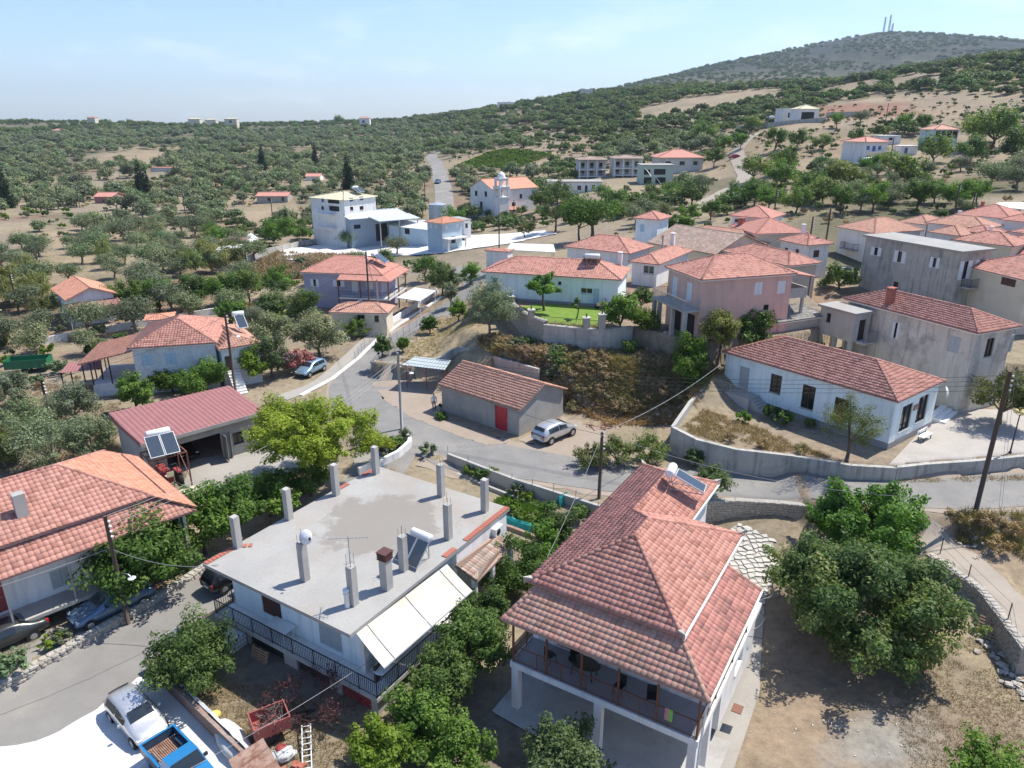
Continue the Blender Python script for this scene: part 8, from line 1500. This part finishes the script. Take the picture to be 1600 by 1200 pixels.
# reddish half-bare fruit tree
p = G(490,1118,12); t = thing('bare_tree','reddish half bare fruit tree over the garden junk','tree',tuple(p)); b = MB(); tips = []; rnd = random.Random(5)
def branch(a,d,l,r,k):
 e = a + d * l; b.tube([tuple(a),tuple(a.lerp(e,.5) + Vector((rnd.uniform(-.05,.05),) * 3)),tuple(e)],[r,r * .8,r * .6],5,False)
 if k == 0: tips.append(e); return
 for _ in range(3): branch(e,(d + Vector((rnd.uniform(-.9,.9),rnd.uniform(-.9,.9),rnd.uniform(-.25,.5)))).normalized(),l * rnd.uniform(.62,.85),r * .6,k - 1)
for a in range(5): branch(Vector((0,0,-.2)),Vector((math.cos(a * 1.3),math.sin(a * 1.3),.75)).normalized(),.85,.05,4)
b.build('branches','bark_red',t); C = np.array([tuple(q) for q in tips]); C = np.repeat(C,4,0) + NR.normal(0,.12,(len(C) * 4,3)); V,F,T = leaf_quads(C,NR.normal(size=C.shape),.055,.6,NR,NR.random(len(C))); link('leaves',np_mesh('leaves',V,F,T),'leaf_redbare',t,kind='stuff')
# garden shrubs
NL = [(750,745,'the roadside garden wall'),(815,780,'the middle of the vegetable garden'),(880,800,'the short turquoise net'),(800,815,'the long turquoise net'),(625,700,'the white junction kerb wall'),(1160,655,'the hall stair'),(1215,640,'the hall wall windows'),(1270,690,'the feathery hall tree'),(1170,715,'the streaked wall'),(60,1010,'the parked dark sedans'),(20,1060,'the lane wall'),(1524,800,'the leaning pole'),(1560,845,'the rubble on the verge'),(985,540,'the brushy bank'),(1450,560,'the stained house')]
for k,(px,py,i,s) in enumerate(((735,742,1,.8),(752,750,0,.9),(768,742,1,.7),(808,775,2,.8),(822,782,1,.7),(860,800,0,.8),(905,812,0,1.1),(795,800,1,.9),(815,812,1,.8),(838,815,1,.8),(620,705,0,1.2),(605,712,2,1.0),(1160,660,1,.9),(1205,655,0,1.2),(1225,665,0,1.2),(1265,668,0,.8),(670,712,2,.9),(1190,700,3,.8),(1140,690,3,.8),(1250,710,3,.9),(80,1010,1,.8),(20,1052,2,1.1),(95,1005,2,.7),(1145,728,0,.6),(1190,735,0,.6),(1495,820,3,1.1),(1540,826,3,1.2),(1580,840,3,1.2),(1560,865,3,1.1),(985,555,0,1.5),(1450,560,1,1.0))): q = min(range(len(NL)),key=lambda j: math.hypot(px - NL[j][0],py - NL[j][1])); dx,dy = px - NL[q][0],py - NL[q][1]; plant('low %s shrub %s %s %s' % (['dark green','bright green','grey green','dry tawny'][i],'close' if math.hypot(dx,dy) < 18 else 'a little',('right of' if dx > 0 else 'left of') if abs(dx) > abs(dy) else ('below' if dy > 0 else 'above'),NL[q][2]),('shrub',i),G(px,py,12),s,group='small shrubs along the walls',name='shrub',cat='shrub')
plant('shrub covered in purple flowers at the junction corner',('own',84,425),G(632,692),.28,name='shrub',cat='shrub',trunk=False)
for k,(px,py,s) in enumerate(((14,325,1.5),(0,308,1.2),(222,305,1.6),(232,308,1.3),(411,266,1.5),(493,259,1.4),(545,295,1.5),(449,362,.75),(30,262,.8))): plant(['cypress at the left edge of the grove, broad one','cypress cut by the left picture edge','taller of the two cypresses side by side in the grove','slimmer of the two cypresses side by side in the grove','dark cypress left in the olive slope behind the cream house','dark cypress right in the olive slope near the far road','tall cypress just behind the cream three storey house','small cypress in the field left of the warehouse','far small cypress in the left groves'][k],('cypress',k % 2),G(px,py),s,group='cypresses',name='cypress')
for k,(px,py,s) in enumerate(((30,480,1.6),(60,470,1.5),(15,455,1.5),(45,440,1.5),(310,430,1.6),(340,425,1.7),(370,420,1.5),(325,410,1.5),(360,405,1.3),(170,410,1.4),(75,500,1.2),(285,425,1.3))): plant('%s clump of cane reeds %s' % (['tall','broad','loose','pale','low','dense','thin','feathery','small','lone','stubby','straggling'][k],'by the left edge pole' if px < 100 else 'in the middle reed bed'),('reed',k % 2),G(px,py),s,sz=s * 1.1,group='cane reed clumps',name='reed_clump',cat='reeds',trunk=False)
for k,(px,py,lb) in enumerate(((172,183,'left one of two round pines on the skyline'),(200,182,'right one of two round pines on the skyline'),(400,186,'lone pale tree on the middle skyline'),(530,186,'dark tree clump on the skyline beside the white house'))): plant(lb,('broad',0 if k < 2 else 2),G(px,py + 8),3.6 if k < 2 else 2.8,group='skyline trees')
# trees scattered on the slope behind the village
LM = [(80,300,'the broad left cypress'),(227,300,'the twin cypresses'),(160,318,'the pink hut'),(125,330,'the pole before the pink hut'),(90,395,'the open straw field'),(30,450,'the left reed clumps'),(335,420,'the middle reed bed'),(291,340,'the pole by the bare poplar'),(425,317,'the stone farm shed'),(411,262,'the left slope cypress'),(493,258,'the right slope cypress'),(540,300,'the three storey cream house'),(600,345,'the warehouse'),(690,290,'the far road'),(255,265,'the low ruined outbuilding'),(180,245,'the pale hill clearing'),(780,310,'the church'),(780,250,'the vineyard'),(900,300,'the stilted white house'),(950,260,'the twin villas'),(1060,255,'the wide red roofed house'),(1030,275,'the gutted green house'),(1150,250,'the red car'),(1250,180,'the new white house'),(1370,240,'the house with the van'),(1475,220,'the glazed veranda house'),(1320,165,'the red earth heap'),(1560,280,'the right hand slope'),(1100,330,'the top village roofs'),(1500,330,'the far red roofs'),(1100,160,'the ploughed strip'),(135,465,'the orange gable cottage'),(920,350,'the umbrella pine'),(600,220,'the middle plain'),(350,240,'the left plain')]
HT = [(1175,206,2,1.6),(1210,236,3,1.7),(1246,232,0,1.5),(1178,284,2,1.8),(1226,272,0,1.9),(1220,296,1,1.6),(1262,312,2,1.7),(1319,303,4,1.9),(1338,226,0,1.3),(1358,277,1,1.3),(1389,274,2,1.6),(1411,299,4,1.9),(1459,258,2,2.1),(1515,256,0,1.8),(1549,232,2,2.9),(1583,256,0,2.2),(1530,222,2,2.2),(1501,268,5,1.0),(1546,293,5,1.5),(1588,298,5,1.4),(1178,322,1,1.4),(1243,333,2,1.5),(1313,334,3,1.4),(1364,332,1,1.5),(1392,318,5,1.4),(1431,331,3,1.6),(1493,329,1,1.5),(1414,208,1,1.5),(1440,208,3,1.4),(1344,195,5,1.3),(1307,200,3,1.2),(1285,234,2,1.2),(1156,234,3,1.3),(1115,262,1,1.5),(1130,240,3,1.4),(1335,314,5,1.3),(1285,322,4,1.5),(1150,318,0,1.4),(1200,330,1,1.3),(1460,318,2,1.4),(1525,322,3,1.3),(1080,322,0,1.7),(1050,318,2,1.5),(1018,312,2,1.3),(1110,345,3,1.1),(1075,352,1,1.1),(1098,222,2,2.2),(940,315,2,1.4),(830,305,1,1.3),(895,332,0,1.5),(820,372,4,1.0),(800,352,2,.9),(745,338,0,.8),(765,342,2,.8),(790,345,0,.8),(815,338,1,.8),(1020,372,3,1.0),(600,420,0,1.1),(620,398,5,1.2),(545,388,5,1.2),(665,440,3,1.2),(1090,300,5,1.2)]
proto(('broad',4),54,(2.6,2.4,1.9,.7),26,1700,.2,'leaf_tam',tr=.16)
for k,(px,py,i,s) in enumerate(HT):
 d = ['dark','fresh green','deep green','leafy green','brownish','grey green'][i]; q = min(range(len(LM)),key=lambda j: math.hypot(px - LM[j][0],(py - LM[j][1]) * 2.2)); dx,dy = px - LM[q][0],(py - LM[q][1]) * 2.2
 plant('%s %s tree %s %s' % ('tall' if s > 1.55 else 'small' if s < 1.2 else 'round',d,('right of' if dx > 0 else 'left of') if abs(dx) > abs(dy) else ('below' if dy > 0 else 'behind'),LM[q][2]),('olive',0) if i == 5 else ('broad',i),G(px,py),s * (.8 if py > 300 else .92),group='trees on the slope behind the village')
# ------------------------------------------------------------------ groves and scrub
RD = [np.array([(p.x,p.y) for p in smooth_path(q,4)]) for q in (MAIN,[W(660,366,.5),W(684,345,1),W(693,322,2),W(693,296,3.8),W(687,275,5.2),W(680,256,6.4),(-44,420)],[W(1085,330,7),W(1130,300,9),W(1165,280,10.5),W(1150,255,12)])]
YARD = [W(x,y,.3) for x,y in [(430,402),(440,380),(520,370),(640,362),(760,368),(880,376),(880,395),(700,402),(500,404)]]
CLEAR = [[G(*q) for q in pl] for pl in ([(130,250),(210,235),(280,243),(240,258)],[(385,325),(430,308),(470,330),(400,352)],[(715,252),(780,236),(862,248),(800,266),(715,272)],[(1110,240),(1180,220),(1230,225),(1200,300),(1120,290)],[(1290,190),(1350,200),(1340,240),(1260,260),(1240,225)],[(1270,170),(1420,148),(1600,160),(1560,190),(1290,192)],[(1000,170),(1210,140),(1222,150),(1010,188)],[(1480,270),(1600,300),(1600,330),(1500,320)],[(1440,255),(1500,232),(1340,232),(1335,262)],[(1180,225),(1300,165),(1290,195),(1200,205)],[(330,440),(560,385),(500,440)])]
VIL = [(-9,66),(-20,64),(-44,62),(-42,82),(-24,92),(-34,116),(-12,128),(2,135),(20,128),(60,125),(110,110),(95,60),(40,40),(-10,50)]
CYP = [(q.x,q.y,1.5) for q in (G(14,325),G(222,305),G(232,308),G(411,266),G(493,259),G(545,295),G(125,325),G(291,342))]
def blocked(x,y):
 bad = sdist(YARD,x,y) < 2; bad |= sdist(VIL,x,y) < 3
 for bx,by,br in BLD: bad |= np.hypot(x - bx,y - by) < br + 2.0
 for bx,by,br in [(q[0],q[1],q[2]) for q in BLD if math.hypot(q[0],q[1]) > 135] + CYP:
  dd = math.hypot(bx,by); ux,uy = -bx / dd,-by / dd; al = (x - bx) * ux + (y - by) * uy; la = np.abs((x - bx) * uy - (y - by) * ux); bad |= (al > 0) & (al < min(40,dd * .11)) & (la < br * .8 + 1.5)
 for r in RD:
  for q in r: bad |= np.hypot(x - q[0],y - q[1]) < 5.0
 return bad
def scatter(az0,az1,r0,r1,spacing,grow,seed):
 """jittered rows of points out to r1, spacing growing with distance"""
 rng = np.random.default_rng(seed); X = []; Y = []; r = r0
 while r < r1:
  st = spacing * (1 + grow * r); n = int((az1 - az0) * r / st); a = az0 + (np.arange(n) + .5 + rng.uniform(-.38,.38,n)) / max(n,1) * (az1 - az0); rr = r + rng.uniform(-.4,.4,n) * st; X.append(rr * np.sin(a)); Y.append(rr * np.cos(a)); r += st
 return np.concatenate(X),np.concatenate(Y)
X,Y = scatter(-.72,.70,100,900,6.2,.0006,5); R_ = np.hypot(X,Y); A_ = np.arctan2(X,Y); keep = ~blocked(X,Y)
for pl in CLEAR: keep &= sdist(pl,X,Y) > np.where(R_ > 200,4,1)
dn = fnoise(X,Y,38,21); left = A_ < .03; keep &= np.where(left,dn + NR.uniform(-.08,.08,len(X)) > np.where(R_ < 330,.37,.42),dn + NR.uniform(-.06,.06,len(X)) > np.where(R_ > 330,.37,.42)); X,Y,R_,A_,dn = X[keep],Y[keep],R_[keep],A_[keep],dn[keep]; Z = H(X,Y)
isol = np.where(A_ < .05,fnoise(X,Y,70,22) > .36,(fnoise(X,Y,60,23) > .55) & (R_ < 420)); isol &= ~((A_ > -.05) & (R_ > 380)) | (fnoise(X,Y,50,29) > .62)
def project(x,y,z):
 d = y * math.cos(TH) + (CAMH - z) * math.sin(TH); return 800 + FPX * x / d,600 + FPX * ((CAMH - z) * math.cos(TH) - y * math.sin(TH)) / d
PX,PY = project(X,Y,Z); inview = (PX > -10) & (PX < 1610) & (PY > 40) & (PY < 1210)
def where(px,py,s):
 d = [math.hypot((px - q[0]),(py - q[1]) * 2.2) for q in LM]; q = LM[int(np.argmin(d))]; dx,dy = px - q[0],(py - q[1]) * 2.2; far = min(d) > 45
 return '%s, %s%s %s' % ('very small' if s < .75 else 'small' if s < .9 else 'very broad' if s > 1.25 else 'broad' if s > 1.1 else 'medium sized','far ' if min(d) > 90 else 'well ' if far else 'close ',('right of' if dx > 0 else 'left of') if abs(dx) > abs(dy) else ('below' if dy > 0 else 'behind'),q[2])
for kind,sel,pk,nvar,base in (('olive',isol,'olive',4,'grey green olive tree'),('scrub',~isol,'bush',3,'dark evergreen bush')):
 idx = np.where(sel & inview)[0]; idx = idx[np.argsort(R_[idx])]; near = idx[:290]; nearset = np.zeros(len(X),bool); nearset[near] = True
 for i in near:
  s = random.uniform(.65,1.3) * (1.0 if kind == 'olive' else random.uniform(.75,1.25)); bg = R_[i] > 210; lb = where(PX[i],PY[i],s)
  plant('%s, %s' % (base,lb),(('olivefar' if bg else 'olive') if kind == 'olive' else ('bush' if bg or random.random() < .6 else 'broad'),random.randrange(3)),(X[i],Y[i],Z[i]),s,group='olive trees of the groves' if kind == 'olive' else 'evergreen bushes of the slopes',name='olive_tree' if kind == 'olive' else 'bush',cat='olive tree' if kind == 'olive' else 'bush',trunk=(kind == 'olive' and R_[i] < 320))
 rest = np.where(sel & ~nearset & (R_ > R_[near].min()))[0]
 globals()['REST_' + kind] = rest
def instance_stuff(name,label,P,S,keys,cat):
 """one object: points with plant crowns set on them by geometry nodes"""
 me = bpy.data.meshes.new(name); me.from_pydata([tuple(q) for q in P],[],[]); at = me.attributes.new('size','FLOAT','POINT'); at.data.foreach_set('value',np.asarray(S,np.float32)); o = bpy.data.objects.new(name,me); COL.objects.link(o); o['kind'] = 'stuff'; tag(o,label,cat)
 g = bpy.data.node_groups.new(name,'GeometryNodeTree'); g.interface.new_socket('Geometry',in_out='INPUT',socket_type='NodeSocketGeometry'); g.interface.new_socket('Geometry',in_out='OUTPUT',socket_type='NodeSocketGeometry'); nd = g.nodes; lk = g.links
 gi = nd.new('NodeGroupInput'); go = nd.new('NodeGroupOutput'); ip = nd.new('GeometryNodeInstanceOnPoints'); jn = nd.new('GeometryNodeJoinGeometry')
 for k in keys:
  src = next(q for q in COL.objects if q.type == 'MESH' and q.data == PROTO[k][0]); oi = nd.new('GeometryNodeObjectInfo'); oi.inputs['Object'].default_value = src; oi.inputs['As Instance'].default_value = True; lk.new(oi.outputs['Geometry'],jn.inputs[0])
 lk.new(gi.outputs[0],ip.inputs['Points']); lk.new(jn.outputs[0],ip.inputs['Instance']); ip.inputs['Pick Instance'].default_value = True
 ri = nd.new('FunctionNodeRandomValue'); ri.data_type = 'INT'; ri.inputs[4].default_value = 0; ri.inputs[5].default_value = len(keys) - 1; lk.new(ri.outputs[2],ip.inputs['Instance Index'])
 rv = nd.new('FunctionNodeRandomValue'); rv.data_type = 'FLOAT_VECTOR'; rv.inputs[1].default_value = (0,0,6.28); lk.new(rv.outputs[0],ip.inputs['Rotation'])
 na = nd.new('GeometryNodeInputNamedAttribute'); na.data_type = 'FLOAT'; na.inputs[0].default_value = 'size'; lk.new(na.outputs[0],ip.inputs['Scale']); lk.new(ip.outputs[0],go.inputs[0]); md = o.modifiers.new('scatter','NODES'); md.node_group = g; return o
i = REST_olive; instance_stuff('far_olive_grove','distant olive groves covering the plain and slopes',np.c_[X[i],Y[i],Z[i] - .1],NR.uniform(.55,1.35,len(i)) * (1 + R_[i] / 1800),[('olivefar',k) for k in range(3)],'olive grove')
i = REST_scrub; instance_stuff('far_scrub','distant dark evergreen scrub on the hills',np.c_[X[i],Y[i],Z[i] - .1],NR.uniform(.5,1.5,len(i)) * (1 + R_[i] / 1500),[('bush',k) for k in range(3)],'scrub')
X2,Y2 = scatter(-.72,.72,900,2750,8,.0009,8); d2 = fnoise(X2,Y2,130,31); R2 = np.hypot(X2,Y2); k = d2 > .36 + np.clip((R2 - 1100) / 600,0,1) * .06; X2,Y2,R2 = X2[k],Y2[k],R2[k]; instance_stuff('mountain_scrub','dark scrub speckling the far ridge and the mountain',np.c_[X2,Y2,H(X2,Y2) - .5],NR.uniform(.6,1.5,len(X2)) * (1 + R2 / 2600),[('bush',k) for k in range(3)],'scrub')
X3,Y3 = scatter(-.72,.70,72,420,2.6,.004,12); k = ~blocked(X3,Y3) & (fnoise(X3,Y3,22,41) > .41); X3,Y3 = X3[k],Y3[k]; k = np.hypot(X3,Y3) > 72; X3,Y3 = X3[k],Y3[k]; Z3 = H(X3,Y3); q = fnoise(X3,Y3,14,43) > .5
instance_stuff('green_undergrowth','low green undergrowth between the grove trees',np.c_[X3,Y3,Z3][q],NR.uniform(.6,1.6,q.sum()),[('shrub',k) for k in (0,1,2)],'undergrowth'); instance_stuff('dry_undergrowth','low dry tawny weeds between the grove trees',np.c_[X3,Y3,Z3][~q],NR.uniform(.5,1.3,(~q).sum()),[('shrub',3),('shrub',2)],'undergrowth')
Xb = NR.uniform(-4,20,2600); Yb = NR.uniform(61,75,2600); k = (sdist([(2.5,67.3),(6,64.8),(10,62.2),(17,61.8),(19.5,64),(16,65.8),(12.3,69.2),(8.6,69.2),(3.4,70.8),(.2,72.6),(-2.2,74.2),(-3.4,73),(-1.5,70),(.5,68.6)],Xb,Yb) < 0) & (fnoise(Xb,Yb,2.2,44) > .47); Xb,Yb = Xb[k],Yb[k]; q = fnoise(Xb,Yb,3,45) > .72
instance_stuff('bank_dry_shrubs','dead grey brown bushes matted over the bank',np.c_[Xb,Yb,H(Xb,Yb) - .1][~q],NR.uniform(.35,.95,(~q).sum()),[('shrub',4),('shrub',3)],'brush'); instance_stuff('bank_green_shrubs','green weeds and brambles on the bank',np.c_[Xb,Yb,H(Xb,Yb) - .1][q],NR.uniform(.4,1.0,q.sum()),[('shrub',0),('shrub',2)],'brambles')
# olive plot rows high on the slope and the vineyard
rows = []
for a in range(13):
 f = a / 12; p0 = G(712 + 60 * f,262 - 24 * f); p1 = G(800 + 60 * f,266 - 22 * f)
 for b_ in range(26): q = p0.lerp(p1,b_ / 25); rows.append((q.x,q.y,h1(q.x,q.y)))
instance_stuff('vineyard_rows','rows of green vines in the vineyard above the church',rows,NR.uniform(1.0,1.5,len(rows)),[('shrub',1)],'vineyard')
# ------------------------------------------------------------------ grass and brush
def tufts(name,label,poly,n,hgt,wid,leaf,cat,blades=5,lean=.5,seed=0,clump=1.2,flatn=False):
 rng = np.random.default_rng(seed); P = np.array([(p[0],p[1]) for p in poly]); x0,y0 = P.min(0); x1,y1 = P.max(0); x = rng.uniform(x0,x1,n * 3); y = rng.uniform(y0,y1,n * 3); k = (sdist(poly,x,y) < 0) & (fnoise(x,y,clump,seed) > (.4 if seed > 2 else .25)); x = x[k][:n]; y = y[k][:n]; m = len(x); z = H(x,y)
 x = np.repeat(x,blades) + rng.normal(0,wid * 1.5,m * blades); y = np.repeat(y,blades) + rng.normal(0,wid * 1.5,m * blades); z = np.repeat(z,blades); k = m * blades; a = rng.random(k) * 6.283; l = hgt * rng.uniform(.4,1.3,k); dx = rng.normal(0,lean,k) * l; dy = rng.normal(0,lean,k) * l
 w = np.stack([np.cos(a),np.sin(a),np.zeros(k)],-1) * wid; B = np.stack([x,y,z - .03],-1); T_ = B + np.stack([dx,dy,l],-1); V = np.stack([B - w,B + w,T_ + w * .4,T_ - w * .4],1).reshape(-1,3); o = link(name,np_mesh(name,V,np.arange(4 * k).reshape(k,4),rng.random(k)),leaf,kind='stuff'); tag(o,label,cat)
tufts('bank_brush','tangled brown dead brush covering the bank behind the shed',[(2.5,67.3),(6,64.8),(10,62.2),(17,61.8),(19.5,64),(16,65.8),(12.3,69.4),(8.6,69.6),(3.4,71.2),(.2,73),(-2.2,74.6),(-3.4,73),(-1.5,70),(.5,68.6)],9000,.4,.04,'leaf_brush','brush',6,1.0,1,2.5)
tufts('bank_foot_brush','dead brush and weeds at the foot of the bank',[(5,64.5),(9,60.5),(16.5,60.5),(18,65.5),(10,69)],2600,.3,.045,'leaf_brush','brush',5,1.0,2,2.0)
tufts('plot_grass','straw coloured grass on the small plot behind the tin shelter',[W(x,y,1.7) for x,y in [(590,560),(648,568),(716,545),(790,540),(735,500),(690,498),(640,522)]],3000,.16,.02,'leaf_dry','grass',4,.7,3)
tufts('yard_grass','dry straw grass across the bare yard on the right',[W(x,y,-2.4) for x,y in [(1400,1020),(1560,1000),(1600,1060),(1640,1250),(1450,1250),(1400,1120)]],6000,.09,.014,'leaf_dry','grass',4,1.0,4)
tufts('verge_grass','golden dry grass on the verge by the leaning pole',[(30.5,43.6),(34,43.4),(44,43.5),(44,39),(36,36),(33,40),(30,42)],3600,.42,.02,'leaf_dry','grass',5,.5,5)
tufts('wall_verge_grass','dry grass along the foot of the plaza wall and road edge',[(22,49.4),(30,48.4),(48,49.8),(48,48.6),(30,47.9),(22,49)],900,.2,.02,'leaf_dry','grass',4,.6,6)
tufts('hall_grass','dry weeds on the strip before the village hall',[W(x,y,1.8) for x,y in [(1062,672),(1100,640),(1180,665),(1300,715),(1260,712),(1150,698)]],2400,.22,.02,'leaf_dry','grass',4,.7,7)
tufts('garden_weeds','dry weeds in the cluttered garden below the balcony',[W(x,y,-2) for x,y in [(300,1085),(440,1075),(560,1150),(560,1250),(420,1230),(330,1130)]],2600,.12,.015,'leaf_dry','grass',4,.9,8)
tufts('yard_weeds','dry weeds in the sandy yard by the lane cars',[W(x,y,-1.3) for x,y in [(-20,1060),(120,992),(140,960),(80,965),(-20,1020)]],1500,.16,.016,'leaf_dry','grass',4,.7,9)
tufts('bed_greens','green vegetable rows in the walled garden by the road',[W(x,y,-1) for x,y in [(770,790),(800,775),(850,800),(870,830),(820,825)]],1100,.28,.03,'leaf_mulberry','vegetables',5,.5,10)
tufts('lawn_grass','short bright green grass of the fenced lawn',[W(x,y,6.5) for x,y in [(812,480),(850,474),(938,482),(936,510),(900,508),(850,503),(828,495)]],5200,.07,.02,'leaf_lawn','grass',4,.6,11,.3)
tufts('left_yard_grass','dry grass among the olives left of the garage',[W(x,y,-.5) for x,y in [(-20,640),(60,600),(190,610),(190,680),(150,740),(-20,780)]],5000,.18,.02,'leaf_dry','grass',4,.7,12,2.5)
tufts('embankment_brush','dark dead brush on the embankment below the white yard',[W(x,y,0) for x,y in [(380,420),(430,390),(560,392),(520,430),(420,436)]],2200,.6,.09,'leaf_brush','brush',5,.8,13,4)
# ------------------------------------------------------------------ summer haze
b = MB(); b.box(-9500,-9500,-80,9500,9500,460); hz = b.build('haze',flat('haze_surface',(1,1,1)),kind='stuff',label='thin pale summer haze over the plain and hills')
m = bpy.data.materials.new('haze'); m.use_nodes = True; nt = m.node_tree; nt.nodes.clear(); o = nt.nodes.new('ShaderNodeOutputMaterial'); v = nt.nodes.new('ShaderNodeVolumePrincipled'); v.inputs['Color'].default_value = (.70,.85,1,1); v.inputs['Density'].default_value = 1.0e-4; v.inputs['Anisotropy'].default_value = .2; nt.links.new(v.outputs[0],o.inputs['Volume']); hz.data.materials.clear(); hz.data.materials.append(m); hz['category'] = 'haze'; hz.visible_shadow = True
